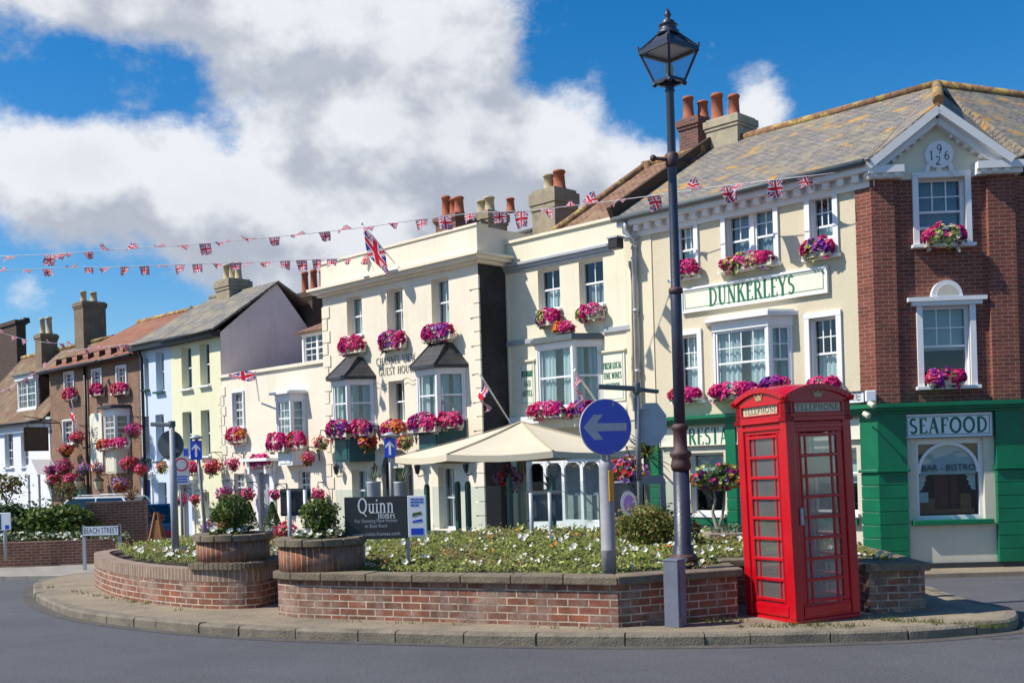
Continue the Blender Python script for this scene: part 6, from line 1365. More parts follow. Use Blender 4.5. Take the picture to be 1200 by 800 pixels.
# ---------------------------------------------------------------- signs and posts
def post_at(px,py_top,py_bot,d):
    p=at(px,(py_top+py_bot)/2,d); return p.x,at(px,py_top,d).z,at(px,py_bot,d).z
def lean(o,ax): o.rotation_euler.y=ax
def street_signs():
    d=11.9; x,zt,zb=post_at(712,540,676,d); zb=.55
    o=thing('keep_left_sign','round blue keep left sign with white arrow on a thick grey post','road sign',(x,d,zb)); z=lambda py: at(712,py,d).z-zb
    m=MB(); r=.079; m.lathe([(r,0),(r,z(645)),(r+.003,z(644.5)),(r+.003,z(643.5)),(r,z(643)),(r,z(548)),(r*.95,z(543)),(r*.7,z(540)),(.05,z(539)),(.046,z(470)),(.02,z(468))],20); m.build('post','greyP',o)
    m=MB(); m.M=Matrix.Rotation(rad(28),4,'Z'); m.box(-.022,.035,-r-.008,-r+.03,z(587),z(551)); m.build('reflector','yellowm',o,.004)
    Mx=Matrix.Translation((0,-.09,z(500.5)))@Matrix.Rotation(rad(20),4,'Z')
    rr=.305; cir=[(rr*math.cos(t),rr*math.sin(t)) for t in [6.2832*k/48 for k in range(48)]]
    m=MB(Mx); m.prism(cir,-.01,.012); m.box(-.25,.25,.012,.03,-.12,-.08); m.box(-.25,.25,.012,.03,.08,.12); sg=m.build('sign_disc','signsilver',o)
    m=MB(Mx); m.prism([(a*.972,b*.972) for a,b in cir],-.0125,-.0101); m.build('blue_face','signblue',sg)
    m=MB(Mx); k=.305; arrow=[(-.88,0),(-.47,.44),(-.12,.44),(-.36,.14),(.80,.14),(.80,-.14),(-.36,-.14),(-.12,-.44),(-.47,-.44)]; m.prism([(a*k,b*k) for a,b in arrow],-.0145,-.0126); m.build('arrow','signsilver',sg)
    m=MB(); m.box(-.1,.1,-.075,-.02,z(532),z(528)); m.box(-.1,.1,-.075,-.02,z(476),z(472)); m.build('clamp','greyP',o)
    # squat square post by the wall
    m=MB(); m.box(-.085,.085,-.085,.085,0,.68); m.box(-.09,.09,-.09,.09,.68,.70); m.box(-.05,.05,-.093,-.085,.1,.6); o=m.build('feeder_pillar','greyB',None,.006); o.location=(1.655,11.36,PZ); o.rotation_euler=(0,0,rad(52)); tag(o,'plain blue grey square metal pillar standing against the straight wall','pillar')
    # lit sign post with two arms behind the keep left sign
    d=16.2; x,zt,zb=post_at(748,452,600,d); zb=-.1; o=thing('sign_post','grey sign post with two long lamp arms behind the keep left sign','road sign',(x,d,zb)); z=lambda py: at(748,py,d).z-zb; k=d/1280
    m=MB(); m.lathe([(.034,0),(.034,z(490)),(.028,z(489)),(.028,z(452))],12); m.lathe([(.042,z(563)),(.042,z(466))],12); m.bar((0,0,z(563)),(28*k,.1,z(562)),.05,.12); m.bar((28*k,.1,z(562)),(30*k,.1,0),.08,.08); m.build('post','grey',o)
    m=MB(); m.bar((-2*k,0,z(455)),(-46*k,-.1,z(452)),.10,.07); m.bar((2*k,0,z(456)),(26*k,.1,z(459)),.09,.055); m.lathe([(.06,z(461)),(.06,z(448))],10); m.build('lamp_arm','signgrey',o,.012)
    m=MB(); a=.21; cx=17*k; m.prism([(cx+.24*math.cos(t),z(497)+.34*math.sin(t)) for t in [rad(22.5+45*j) for j in range(8)]],.05,.065); m.bar((0,0,z(479)),(cx,.07,z(479)),.03,.03); m.bar((0,0,z(517)),(cx,.07,z(517)),.03,.03); m.build('sign_plate','signsilver',o)
    # builder's board
    d=13.4; A=at(404,605,d);B_=at(499,604,d-.1); o=thing('advertising_board','black advertising board lettered Quinn Homes with white side panel among the flowers','sign',((A.x+B_.x)/2,d,.6)); w=(B_.x-A.x)/2; zt=at(450,581,d).z-.6; zb=at(450,631,d).z-.6; zm=(zt+zb)/2; hh=zt-zb; split=w-2*w*22/95
    m=MB(); m.box(-w,split,-.02,.005,zb,zt); bo=m.build('black_panel','signback',o,.008)
    m=MB(); m.box(split+.003,w,-.02,.005,zb+.01,zt-.005); wp=m.build('side_panel','signwhite',o,.006)
    for px in (425,477.5): m=MB(); X=at(px,640,d).x-(A.x+B_.x)/2; m.tube([(X,.03,-.1),(X,.03,zt-.08)],.026,10); m.build('post','greyL',o)
    cx=(-w+split)/2; T=MB(); strokes(T,'Quinn',cx-.0,zm+hh*.29,.19,-.022,.44,0,.8); strokes(T,'Homes',cx+.13,zm+hh*.06,.085,-.022,.21,0,.8); T.build('lettering','inkwhite',bo)
    T=MB(); plain(T,'For Stunning New Homes',cx,zm-hh*.07,.045,-.0225,.52); plain(T,'in East Kent',cx,zm-hh*.19,.045,-.0225,.27); plain(T,'www.quinn-homes.com',cx,zm-hh*.38,.05,-.0225,.58); T.build('small_lettering','signsilver',bo)
    cs=(split+w)/2; T=MB(); 
    for j in range(3):
        X=cs-.075
        for wd in ((.06,.03,.05),(.04,.065,.035),(.05,.04))[j]: T.box(X,X+wd,-.0235,-.0205,zm+hh*(.395-.07*j),zm+hh*(.425-.07*j)); X+=wd+.008
    T.build('small_lettering','signblue',wp)
    T=MB(); T.box(cs-.075,cs+.075,-.0235,-.0205,zb+.04,zb+.12); T.build('blue_block','signblue',wp); T=MB(); T.prism([(cs-.06,zm+.0),(cs+.06,zm+.03),(cs+.05,zm+.06),(cs-.05,zm+.045)],-.0235,-.0205); T.prism([(cs-.06,zm-.07),(cs+.06,zm-.06),(cs+.06,zm-.03),(cs-.05,zm-.05)],-.0235,-.0205,1); T.build('logo',['leafY','signblue'],wp)
    # backs of two boards
    for (l,r,t,b,p1,p2,bot,d,lb,mat) in ((617,659,575,610.5,622.5,644.5,640,15.6,'dark grey board seen from behind on two posts at the back of the bed','signgrey'),(328.5,364.5,572,604,340,359,640,14.9,'black board seen from behind on posts by the right round planter','signback')):
        A=at(l,(t+b)/2,d);C=at(r,(t+b)/2,d); zt=at((l+r)/2,t,d).z;zb=at((l+r)/2,b,d).z; o=thing('board_back',lb,'sign',((A.x+C.x)/2,d,.6)); w=(C.x-A.x)/2
        m=MB(); m.box(-w,w,0,.02,zb-.6,zt-.6); m.box(-w,w,-.015,-.0005,zt-.66,zt-.62); m.box(-w,w,-.015,-.0005,zb-.58,zb-.54); m.build('panel',mat,o,.006)
        for px in (p1,p2): m=MB(); X=at(px,600,d).x-(A.x+C.x)/2; m.tube([(X,-.045,-.15),(X,-.045,zt-.62)],.03,10); m.build('post','greyL',o)
    # round sign seen from behind, left bed
    d=16.0; x,zt,zb=post_at(203.5,498,642,d); o=thing('sign_post','grey post with a round sign seen from behind in the left bed','road sign',(x,d,.6)); z=lambda py: at(203,py,d).z-.6; k=d/1280
    m=MB(); m.lathe([(.055,-.1),(.055,z(545)),(.042,z(544)),(.042,z(498)),(.01,z(497))],12); m.build('post','greyP',o)
    m=MB(); m.prism([(-3.5*k+.19*math.cos(t),z(521)+.215*math.sin(t)) for t in [6.283*j/30 for j in range(30)]],.06,.075); m.box(-.14,.08,.045,.06,z(510)-.02,z(510)+.02); m.box(-.14,.08,.045,.06,z(532)-.02,z(532)+.02); m.build('sign_disc','signgrey',o)
    m=MB(); m.bar((0,.0,z(497.5)),(-25*k,.06,z(496)),.1,.06); m.lathe([(.055,z(500)),(.055,z(493))],10); m.build('lamp_arm','signgrey',o,.01)
    # parking zone plate
    d=27; x,zt,zb=post_at(212,527,645,d); o=thing('parking_sign','tall white parking zone plate with red ring on a thin post','road sign',(x,d,GL)); z=lambda py: at(212,py,d).z-GL; k=d/1280
    m=MB(); m.tube([(0,.04,0),(0,.04,z(527))],.035,8); m.build('post','grey',o); m=MB(); m.box(-6*k,11*k,-.02,0,z(568),z(524)); pl=m.build('plate','signsilver',o,.01)
    m=MB(); cx,cz=2*k,z(544)
    for j in range(28):
        a0,a1=[6.2832*q/28 for q in (j,j+1)]; m.face([(cx+r_*math.cos(a),-.0215,cz+r_*math.sin(a)) for r_,a in ((.13,a0),(.17,a0),(.17,a1),(.13,a1))])
    m.build('red_ring','signred',pl); m=MB()
    for j,w in enumerate((13,11,12)): m.box(2.5*k-w*k/2,2.5*k+w*k/2,-.0222,-.0202,z(558+3*j)-.02,z(558+3*j)+.012)
    m.box(5*k,10*k,-.0222,-.0202,z(534),z(526)); m.build('lettering','signblue',pl)
    # two blue arrow-up signs
    for px,pt,pb,py,w,hh,d,lb,bt,lean_ in ((230,516,538.5,660,13.5,22,27.5,'small blue plate with white up arrow on a slim leaning post near the yellow house',None,-.06),(457,513,536,640,13.5,23,24,'small blue plate with white up arrow under a lamp cap by the guest house',None,0)):
        x=at(px,527,d).x; k=d/1280; o=thing('one_way_sign',lb,'road sign',(x,d,GL)); z=lambda q: at(px,q,d).z-GL
        m=MB(); dx=(z(538)) *.05 if lean_ else 0; m.tube([(dx*1.6,.04,0),(0,.04,z(pt-4))],.045,8); m.build('post','grey',o)
        m=MB(); m.box(-w*k/2,w*k/2,-.02,0,z(pb),z(pt)); pl=m.build('plate','signblue',o,.01)
        m=MB(); c=z((pt+pb)/2); s=hh*k*.36; m.prism([(0,c+s),(-s*.62,c+s*.3),(-s*.62,c-.05*s),(-s*.17,c+s*.4),(-s*.17,c-s),(s*.17,c-s),(s*.17,c+s*.4),(s*.62,c-.05*s),(s*.62,c+s*.3)],-.024,-.0202); m.build('arrow','signwhite',pl)
        m=MB(); m.lathe([(.05,z(pt-1)),(.17,z(pt-2.5)),(.17,z(pt-4)),(.06,z(pt-6.5)),(.01,z(pt-7))],12,0,(0,.02,0)); m.build('lamp_cap','greyL',o)
    # street name plate, left
    d=26.6; A=at(97,620,d);C=at(140,620.5,d); o=thing('street_nameplate','low white BEACH STREET nameplate on short posts before the brick wall','sign',((A.x+C.x)/2,d,GL+.1)); w=(C.x-A.x)/2; z=lambda q: at(118,q,d).z-GL-.1
    m=MB(); m.box(-w,w,-.03,0,z(627.5),z(615.5)); pl=m.build('plate','signback',o); m=MB(); m.box(-w+.02,w-.02,-.034,-.0305,z(626.7),z(616.3)); f=m.build('plate_face','signwhite',pl); m=MB(); plain(m,'BEACH STREET',0,z(621.5),.15,-.0355,w*1.84); m.build('lettering','ink',f)
    for s in (-1,1): m=MB(); m.box(s*w*.97-.035,s*w*.97+.035,.001,.06,0,z(615)); m.build('post','greyL',o)
    d=28; A=at(-8,605,d);C=at(13,605,d); o=thing('information_sign','small blue and white information sign standing before the hedge','sign',((A.x+C.x)/2,d,GL+.3)); w=(C.x-A.x)/2; z=lambda q: at(3,q,d).z-GL-.3
    m=MB(); m.box(-w,w,-.03,0,z(621),z(600.5)); pl=m.build('plate','signwhite',o,.01); m=MB(); m.box(-w+.03,-.02,-.034,-.0302,z(620),z(602)); m.build('teal_panel','teal',pl); m=MB(); m.box(.08,w-.05,-.034,-.0302,z(619.5),z(615)); m.build('blue_block','signblue',pl)
    m=MB(); m.tube([(.05,.03,0),(.05,.03,z(602))],.05,8); m.build('post','greyL',o)
# ---------------------------------------------------------------- flags
def jack(u,v,asp=1.6):
    x=(u-.5)*asp; y=v-.5
    if abs(y)<.1 or abs(x)<.1: return 0
    if abs(y)<.165 or abs(x)<.165: return 2
    L=math.hypot(asp,1); d=min(abs(x*1-y*asp),abs(x*1+y*asp))/L
    s=1 if (x*y>0)==(abs(x)*1>abs(y)*asp) else -1
    if d<.04: return 0
    if d<.1: return 2
    return 1
def flagmesh(w,h,fn,nx=22,ny=14,asp=1.6):
    m=MB(); g=[[m.P(fn(i/nx,j/ny)) for i in range(nx+1)] for j in range(ny+1)]
    for j in range(ny):
        for i in range(nx): m.fi([g[j][i],g[j][i+1],g[j+1][i+1],g[j+1][i]],jack((i+.5)/nx,1-(j+.5)/ny,asp),None,True)
    return m
FM=['fred','fblue','fwhite']
def bunting(label,ends,flags,size,sagw=0):
    size*=1.0
    """ends: list of (px,py,depth) along the cord; flags: px positions"""
    P=[at(px,py,d) for px,py,d in ends]; o=thing('bunting',label,'bunting',tuple(P[0]))
    m=MB(); m.tube([p-P[0] for p in P],.009,5); m.build('cord','cord',o)
    pxs=[e[0] for e in ends]
    for f in flags:
        for k in range(len(pxs)-1):
            if pxs[k]<=f<=pxs[k+1]: break
        t=(f-pxs[k])/(pxs[k+1]-pxs[k]); c=P[k].lerp(P[k+1],t)-P[0]; ex=(P[k+1]-P[k]).normalized()
        w=size*R.uniform(.85,1.1)*(1.0 if f<600 else 1.08); h=w*R.uniform(.7,1.1)*(1 if f<600 else 1.2); tilt=R.choice([R.uniform(-.25,.35),R.uniform(.3,.9),R.uniform(.9,1.45),R.uniform(1.3,1.9)]); sgn=R.choice([1,1,-1]); bl=R.uniform(-.5,.5); ph=R.uniform(0,6); cu=R.uniform(-.6,.6)
        side=Vector((ex.y,-ex.x,0)).normalized()
        def fn(u,v):
            a=tilt+cu*v+.3*math.sin(u*4+ph)*v
            taper=1-.25*v*abs(math.sin(ph))
            return c+ex*((u-.5)*w*taper+bl*v*h*.3)+Vector((0,0,-1))*(h*v*math.cos(a))+side*(sgn*h*v*math.sin(a)+.03*math.sin(u*7+ph)*v)
        flagmesh(w,h,fn,14,12,1.0).build('flag',FM,o)
def poleflag(label,foot,tip,w,h,mode,hang=.0):
    foot=Vector(foot);tip=Vector(tip); o=thing('flag_pole',label,'flag',tuple(foot)); ax=tip-foot; d=ax.normalized()
    m=MB(); m.tube([(0,0,0),ax],.022,8); m.lathe([(.01,-.04),(.04,0),(.01,.04)],8,0,tuple(ax)); m.build('pole','whitewood',o)
    ph=R.uniform(0,6)
    def fn(u,v):
        p=ax*(1-.03)-d*(v*h)
        if mode=='limp':
            s=u*w; return p+Vector((.10*math.sin(u*9+ph)*(.3+u)-.02*u,.12*math.cos(u*8+v*2),-s*.92*(1-.25*v)))+Vector((.0,0,-.03))
        return p+Vector((mode[0],mode[1],mode[2]))*(u*w)+Vector((.0,.07*math.sin(u*6+ph+v*2),.05*math.sin(u*5+v*3)-.25*u*u*w*hang))
    flagmesh(w,h,fn,26,18).build('flag',FM,o)
def flags():
    bunting('long upper string of Union flag bunting reaching the restaurant eaves',[(-30,301,27),(10,300,26.5),(60,298,26.3),(160,291,26),(250,284.5,25.8),(350,275,25.5),(430,266,25.2),(500,256,25),(560,249,24.8),(620,247,24.6),(690,239,24.4),(760,230,23.9),(830,220,23.0),(905,211,21.9),(960,205,21.3),(990,201,21.5)],
        [12,60,75,81,103,130,158,189,213,240,264,294,322,351,380,407,433,463,494,521,551,585,611,641,669,695,729,765,818,852,872,908,943],.30)
    bunting('middle string of Union flag bunting ending at the guest house parapet',[(-30,318,30),(5,317,30),(70,314,30),(130,313,30),(210,310,30),(300,307,30),(370,304,30),(410,303,30.2),(441,297,31.2)],
        [5,33,54,81,104,126,146,169,188,211,231,256,275,291,312,334,353,371,389,413,430],.29)
    bunting('low distant string of bunting crossing the pub roof to the blue house',[(-20,462,44),(0,459,44),(48,433,43.5),(75,412,43),(105,408,42.5),(150,403,42),(185,398,41),(203,395,40.2)],[6,16,30,41,56,67,84,92,100,109,118,128,137,146,155,166,173,180,187,194],.26)
    bunting('short distant string of bunting running from the dark stack towards the cottage chimney',[(-20,398,46),(2,390,46),(30,398,46),(60,402,45.6),(88,403,45)],[3,17,29,61,72,84],.26)
    f=at(428,263,30.8)
    G=BG.F; x,z=G.q(463,309,-.1); foot=G.o+G.ex*x+G.ey*-.1+Vector((0,0,GL+z)); tip=at(424,262,foot.y-.6)
    poleflag('large Union flag flying from a pole on the guest house parapet',foot,tip,.85,.95,(.12,-.1,-.9),.0)
    F=BL.F; x,z=F.q(304,470,-.05); foot=F.o+F.ex*x+F.ey*-.05+Vector((0,0,GL+z)); tip=at(300,434,34.6)
    poleflag('Union flag on a short pole over the low cream house',foot,at(299,436,33.4),.9,.45,(-.9,.0,.1),.2)
    x,z=G.q(601,495,-.3); foot=G.o+G.ex*G.q(562,510,0)[0]+Vector((0,0,GL+G.q(565,500,0)[1])); foot=BN.F.o+BN.F.ex*BN.q(604,505)[0]+Vector((0,0,GL+BN.q(604,505)[1]))
    poleflag('limp Union flag on a white pole by the tarred wall',foot,at(563,439,24.6),.85,.5,'limp')
    x,z=BN.q(705,480); foot=BN.F.o+BN.F.ex*x+Vector((0,0,GL+z)); poleflag('limp Union flag drooping from a pole beside the ivory bay window',foot,at(674,434,21.5),.8,.55,'limp')
    # purple flag on the pub
    F=BP.F; x,z=F.q(97,525); foot=F.o+F.ex*x+Vector((0,0,GL+z)); poleflag('Union flag hanging from the pub wall between the top windows',foot,at(84,470,42.5),.9,.6,'limp')
# ---------------------------------------------------------------- terrace things
def parasol():
    d=22.4; c=at(612,545,d); r=2.6; zb=GL; o=thing('parasol','big cream canvas parasol open over the terrace of the ivory hotel','parasol',(c.x,d,zb)); zt=at(612,494,d).z-zb; ze=at(612,531,d).z-zb; n=8; q=rad(12)
    def rim(k,f=1): a=q+2*math.pi*k/n; return Vector((r*f*math.cos(a),r*f*math.sin(a),0))
    m=MB(); st=6
    for k in range(n):
        for j in range(st):
            def pt(kk,t,u): 
                a=rim(k,t).lerp(rim(k+1,t),u); sag=-.03*math.sin(math.pi*t)*(1)-.05*t*math.sin(math.pi*u); return (a.x,a.y,zt+(ze-zt)*t+sag)
            for i in range(4):
                m.face([pt(k,j/st,i/4),pt(k,(j+1)/st,i/4),pt(k,(j+1)/st,(i+1)/4),pt(k,j/st,(i+1)/4)],0,None,False)
        a,b=rim(k),rim(k+1)
        def ed(u): p=a.lerp(b,u); return Vector((p.x,p.y,ze-.05*math.sin(math.pi*u)))
        for i in range(4): m.face([ed(i/4),ed(i/4)-Vector((0,0,.12)),ed((i+1)/4)-Vector((0,0,.12)),ed((i+1)/4)])
    m.build('canopy','canvas',o); m=MB()
    for k in range(n): a=rim(k); m.bar((0,0,zt+.012),(a.x*.5,a.y*.5,zt+(ze-zt)*.5-.012),.05,.012); m.bar((a.x*.5,a.y*.5,zt+(ze-zt)*.5-.012),(a.x,a.y,ze+.01),.05,.012)
    m.build('seams','canvasS',o)
    m=MB(); m.tube([(0,0,0),(0,0,zt-.02)],.05,12); m.lathe([(.35,0),(.35,.08),(.08,.1),(.08,.35)],16); m.build('pole','potC',o)
    m=MB()
    for k in range(n):
        e=rim(k,.97)+Vector((0,0,ze-.03)); m.bar((0,0,zt-.1),e,.03,.04); m.bar((0,0,ze-.12),e*.55+Vector((0,0,(zt+(ze-zt)*.55)*.45+.0-.05+0))*1.0 if False else Vector((e.x*.55,e.y*.55,zt+(ze-zt)*.55-.16)),.025,.03)
    m.lathe([(.09,ze-.2),(.09,ze-.06)],12); m.build('ribs','potC',o)
def glass_screen():
    F=Fac(out=5.4); 
    def scr(l,r,top,bot,posts,lb,extra=0):
        x0,_=F.q(l,600);x1,_=F.q(r,600); xm=(l+r)/2; zt=F.q(xm,top)[1]; zb=F.q(xm,bot)[1]
        o=thing('glass_screen',lb,'screen',F.o+F.ex*x0+Vector((0,0,GL)),F.ang); L=x1-x0
        m=MB(); m.box(0,L,-.06,.06,0,zb); m.box(-.02,L+.02,-.09,.09,zb,zb+.06); m.build('base_board','dgreen',o,.005)
        ps=[F.q(p,600)[0]-x0 for p in posts]
        for p in ps: m=MB(); m.box(p-.04,p+.04,-.045,.045,zb+.06,zt); m.box(p-.03,p+.03,-.035,.035,zt,zt+.04); m.build('post','dgreen',o)
        xs=[0]+ps+[L]
        for a,b in zip(xs,xs[1:]):
            if b-a>.2: g=MB(); g.face([(a+.06,0,zb+.12),(b-.06,0,zb+.12),(b-.06,0,zt-.06),(a+.06,0,zt-.06)]); g.build('pane','glassF',o)
        return o
    scr(392,503,570,628,(432,466,501),'glass terrace screen with dark green posts before the guest house door')
    scr(505,590,566,626,(537,549),'glass terrace screen on a green base before the tarred side wall')
    scr(596,700,560,627,(598,648),'glass terrace screen on a green base before the arched shop windows')
    scr(704,800,560,622,(706,752,798),'glass terrace screen near the palm planter by the green pilaster')
def palm(name,label,loc,h,n,L,trunk=.05):
    o=thing(name,label,'plant',loc); m=MB(); m.tube([(0,0,0),(.02,.01,h*.5),(0,0,h)],[trunk,trunk*.8,trunk*.7],8); m.build('trunk','bark',o); m=MB()
    for _ in range(n):
        a=R.uniform(0,6.28); e=R.uniform(-.3,1.4); d=Vector((math.cos(a)*math.cos(e),math.sin(a)*math.cos(e),math.sin(e))); l=L*R.uniform(.7,1.1); s=d.cross(Vector((0,0,1))).normalized() if abs(d.z)<.98 else Vector((1,0,0)); p0=Vector((0,0,h)); pv=None
        for k in range(5):
            t=k/4; p=p0+d*l*t+Vector((0,0,-.35*l*t*t)); w=.028*(1-t)**.7+.002; cu=(m.P(p-s*w),m.P(p+s*w))
            if pv: m.fi([pv[0],pv[1],cu[1],cu[0]],R.choice([0,0,1]) if k==1 else m.mi[-1],None,True)
            pv=cu
    m.build('leaves',['palm','leafD'],o); return o
def shrub(name,label,cat,loc,r,n,s,mats,mis,stems=5,h=None):
    o=thing(name,label,cat,loc); rx,ry,rz=r; m=MB()
    for k in range(stems): a=R.uniform(0,6.28); m.tube([(0,0,-.05),(rx*.3*math.cos(a),ry*.3*math.sin(a),rz*.8),(rx*.6*math.cos(a),ry*.6*math.sin(a),rz*1.4)],[.018,.012,.005],5)
    m.build('stems','bark',o); m=MB(); clump(m,(0,0,rz),(rx,ry,rz),int(n*.55),s,mis,inner=.3,lump=.35)
    for k in range(10):
        d=rv(); d.z=abs(d.z)*.9; clump(m,(d.x*rx*.72,d.y*ry*.72,rz+d.z*rz*.7),(rx*.36,ry*.36,rz*.36),int(n*.045),s,mis,inner=.2)
    m.build('foliage',mats,o); return o
def greenery():
    S=shrub; LM=['leaf','leafD','leafY','leafR','leafB']
    p=at(757,648,14.3); S('shrub','broad bushy green and bronze shrub between the keep left sign and the lamp post','shrub',(p.x,14.3,.62),(.43,.36,.33),4200,.026,['bedA','bedB','bedC','bedD','leafB'],[0,0,1,2,0,3])
    p=at(812,640,14.0); S('shrub','small dark bronze shrub just right of the lamp post','shrub',(p.x,14.2,.62),(.16,.2,.26),700,.026,LM,[1,1,3,0])
    p=at(779,620,16.2); S('shrub','upright dark shrub behind the lamp post','shrub',(p.x,16.2,.35),(.22,.2,.42),900,.035,LM,[0,1,1,2])
    # planter trough, sapling
    d=14.9; p=at(848,660,d); o=thing('stone_trough','weathered stone trough half hidden by the phone box','planter',(p.x+.25,d,.45)); w=.44; zt=at(850,623,d).z-.45
    m=MB(); m.box(-w,w,-.22,.22,0,zt-.09); m.box(-w-.05,w+.05,-.27,.27,zt-.09,zt); m.build('trough_body','lavstone',o,.015)
    f=thing('trough_bedding','low green bedding plants growing in the stone trough','plant',(p.x+.25,d,.45+zt)); m=MB(); clump(m,(0,0,.02),(w,.2,.1),350,.03,[0,4,4,2]); m.build('foliage',LM,f)
    d=16.6; p=at(841,632,d); o=thing('standard_tree','small twin stemmed tree with flowering head left of the phone box','tree',(p.x,d,at(840,650,d).z)); z=lambda q: at(840,q,d).z-at(840,650,d).z
    m=MB(); m.tube([(0,0,0),(.01,0,z(622)),(-.06,.02,z(600)),(-.02,0,z(585)),(-.05,0,z(568))],[.045,.04,.026,.02,.012],7); m.tube([(.01,0,z(622)),(.08,.0,z(606)),(.12,.02,z(590)),(.14,0,z(570))],[.034,.025,.02,.01],7); m.tube([(-.05,0,z(585)),(-.2,.05,z(573)),(-.28,.1,z(570))],[.012,.01,.005],5); m.build('trunk','bark',o)
    m=MB(); clump(m,(-.06,0,z(563)),(.3,.25,.16),650,.035,[0,2,2,3]); clump(m,(.17,0,z(556)),(.24,.2,.17),500,.035,[0,2,2]); m.build('crown',LM,o)
    m=MB(); mats=['magenta','purple','lime','orange']
    for _ in range(90): d_=rv(); bloom(m,Vector((.02+d_.x*.42,-abs(d_.y)*.24,z(559)+d_.z*.2)),Vector((0,-1,.3))+rv()*.5,.035,R.choice([0,1,2,2,3]))
    m.build('flowers',mats,o); m=MB(); zz=z(650); m.lathe([(.2,-.5),(.26,.0),(.27,.05),(.24,.06)],4,0,(0,0,zz),sm=False,rot=rad(45)); m.build('pot','dgreen',o)
    # palms
    d=18.6; p=at(757,540,d); palm('cordyline_palm','spiky green cordyline palm before the green pilaster',(p.x,d,GL),at(757,534,d).z-GL,90,.72,.06)
    d=21; p=at(643,560,d); palm('cordyline_palm','small spiky cordyline palm under the parasol',(p.x,d,GL),at(643,572,d).z-GL,26,.5,.035)
    d=22.8; 
    for px,lb in ((438,'left'),(470,'right')):
        p=at(px,572,d); o=thing('urn_planter','tapering zinc urn with spiky grass on the %s of the arched guest house door'%lb,'planter',(p.x,d,GL)); zt=at(px,564,d).z-GL; m=MB(); m.lathe([(.11,0),(.11,.1),(.13,zt*.5),(.15,zt-.03),(.165,zt),(.14,zt)],16); m.build('urn','greyL',o); m=MB()
        for _ in range(30): a=R.uniform(0,6.28); e=R.uniform(.5,1.4); dd=Vector((math.cos(a)*math.cos(e),math.sin(a)*math.cos(e),math.sin(e)))*R.uniform(.25,.5); s=Vector((-math.sin(a),math.cos(a),0))*.012; m.face([Vector((0,0,zt))-s,Vector((0,0,zt))+s,Vector((0,0,zt))+dd])
        m.build('grass','leafB',o)
    # grey drum planter with flowers and badge
    d=18; p=at(735,600,d); zt=at(735,563,d).z-GL; o=thing('drum_planter','tall slate grey drum planter with oval badge and purple flowers','planter',(p.x,d,GL)); m=MB(); m.lathe([(.22,0),(.27,zt-.05),(.3,zt-.04),(.3,zt),(.25,zt)],24); m.build('drum','greyB',o)
    m=MB(); zc=at(735,589,d).z-GL
    for j,(a,b,mi) in enumerate(((.13,.2,0),(.085,.14,1))): m.prism([(a*math.cos(t),zc+b*math.sin(t)) for t in [6.283*k/24 for k in range(24)]],-.285-.004*j,-.25,mi)
    m.build('badge',['signsilver','lilac'],o)
    h=hangbasket(None,0,0,0,'lil','mass of lilac and crimson flowers in the top of the grey drum planter',bracket=False,loc=(p.x+.02,d-.02,GL+zt+.08),r=.36,group='flowers on the terrace'); h['category']='flowers'
    d=22.2; p=at(597,562,d); hangbasket(None,0,0,0,'lil','violet and orange hanging basket under the left rim of the parasol',bracket=True,out=.4,loc=(p.x,d,p.z),ang=rad(-60),r=.33,group='flowers on the terrace')
    # cone topiaries at the grey door
    for px,lb in ((292,'left'),(319,'right')):
        p=BL.F.o+BL.F.ex*BL.q(px,600,-.7)[0]+BL.F.ey*-.7; o=thing('cone_topiary','clipped green cone in a clay pot on the %s of the grey door'%lb,'plant',(p.x,p.y,GL+.1)); m=MB(); m.lathe([(.16,0),(.24,.4),(.26,.42),(.2,.42)],12); m.build('pot','terracotta',o); m=MB(); zt=BL.q(px,588,-.7)[1]-.1
        for _ in range(1100): t=R.random()**.7; a=R.uniform(0,6.28); rr=.3*(1-t)+.03; leafq(m,Vector((rr*math.cos(a),rr*math.sin(a),.45+(zt-.45)*t)),Vector((math.cos(a),math.sin(a),.4))+rv()*.6,.04,R.choice([0,1,1]))
        m.build('foliage',['leaf','leafD'],o)
    for px,py,pa,lb in ((335,600,'red','scarlet geraniums in a pot by the guest house corner'),(264,612,'red','pink and red geraniums in a pot at the yellow house corner'),(246,606,'lil','small violet flowers in a pot near the yellow house'),):
        F=BL.F; x=F.q(px,py,-1.0); p=F.o+F.ex*x[0]+F.ey*-1.0; h=hangbasket(None,0,0,0,pa,lb,bracket=False,loc=(p.x,p.y,GL+.55),r=.36,group='flowers on the terrace'); h['category']='flowers'
        m=MB(); m.lathe([(.16,-.45),(.24,-.1)],12); m.build('pot','terracotta',h)
    p=at(245,628,20.5); S('shrub','low yellow flowering shrub behind the left round planter','shrub',(at(245,620,24).x,24,GL),(.7,.4,.42),1300,.05,LM,[2,2,0,2])
    # left hedge, plants
    for px,top,d,r,lb,mis,n in ((66,583,29.5,(1.05,.7,.62),'bright green rounded hedge shrub behind the low wall',[0,0,2,0],3000),(15,581,30,(1.1,.7,.62),'dark green hedge shrub at the left edge behind the low wall',[1,1,0,1],2400),(96,588,30,(.45,.6,.6),'dark bushy shrub where the hedge meets the brick wall',[1,1,0,3],1300),(40,588,30.6,(.9,.6,.55),'dark hedge shrub between the two larger hedge shrubs',[1,1,1,0],1500)):
        zt=at(px,top,d).z; zb=zt-2*r[2]*1.12; x=at(px,600,d).x; o=S('hedge_shrub',lb,'shrub',(x,d,zb),r,n,.075,LM,mis,4)
    p=at(8,570,30.8); S('shrub','loose reddish shrub rising above the hedge at the left edge','shrub',(p.x,30.8,at(8,590,30.8).z),(.6,.5,.45),520,.06,LM,[3,3,2,0])
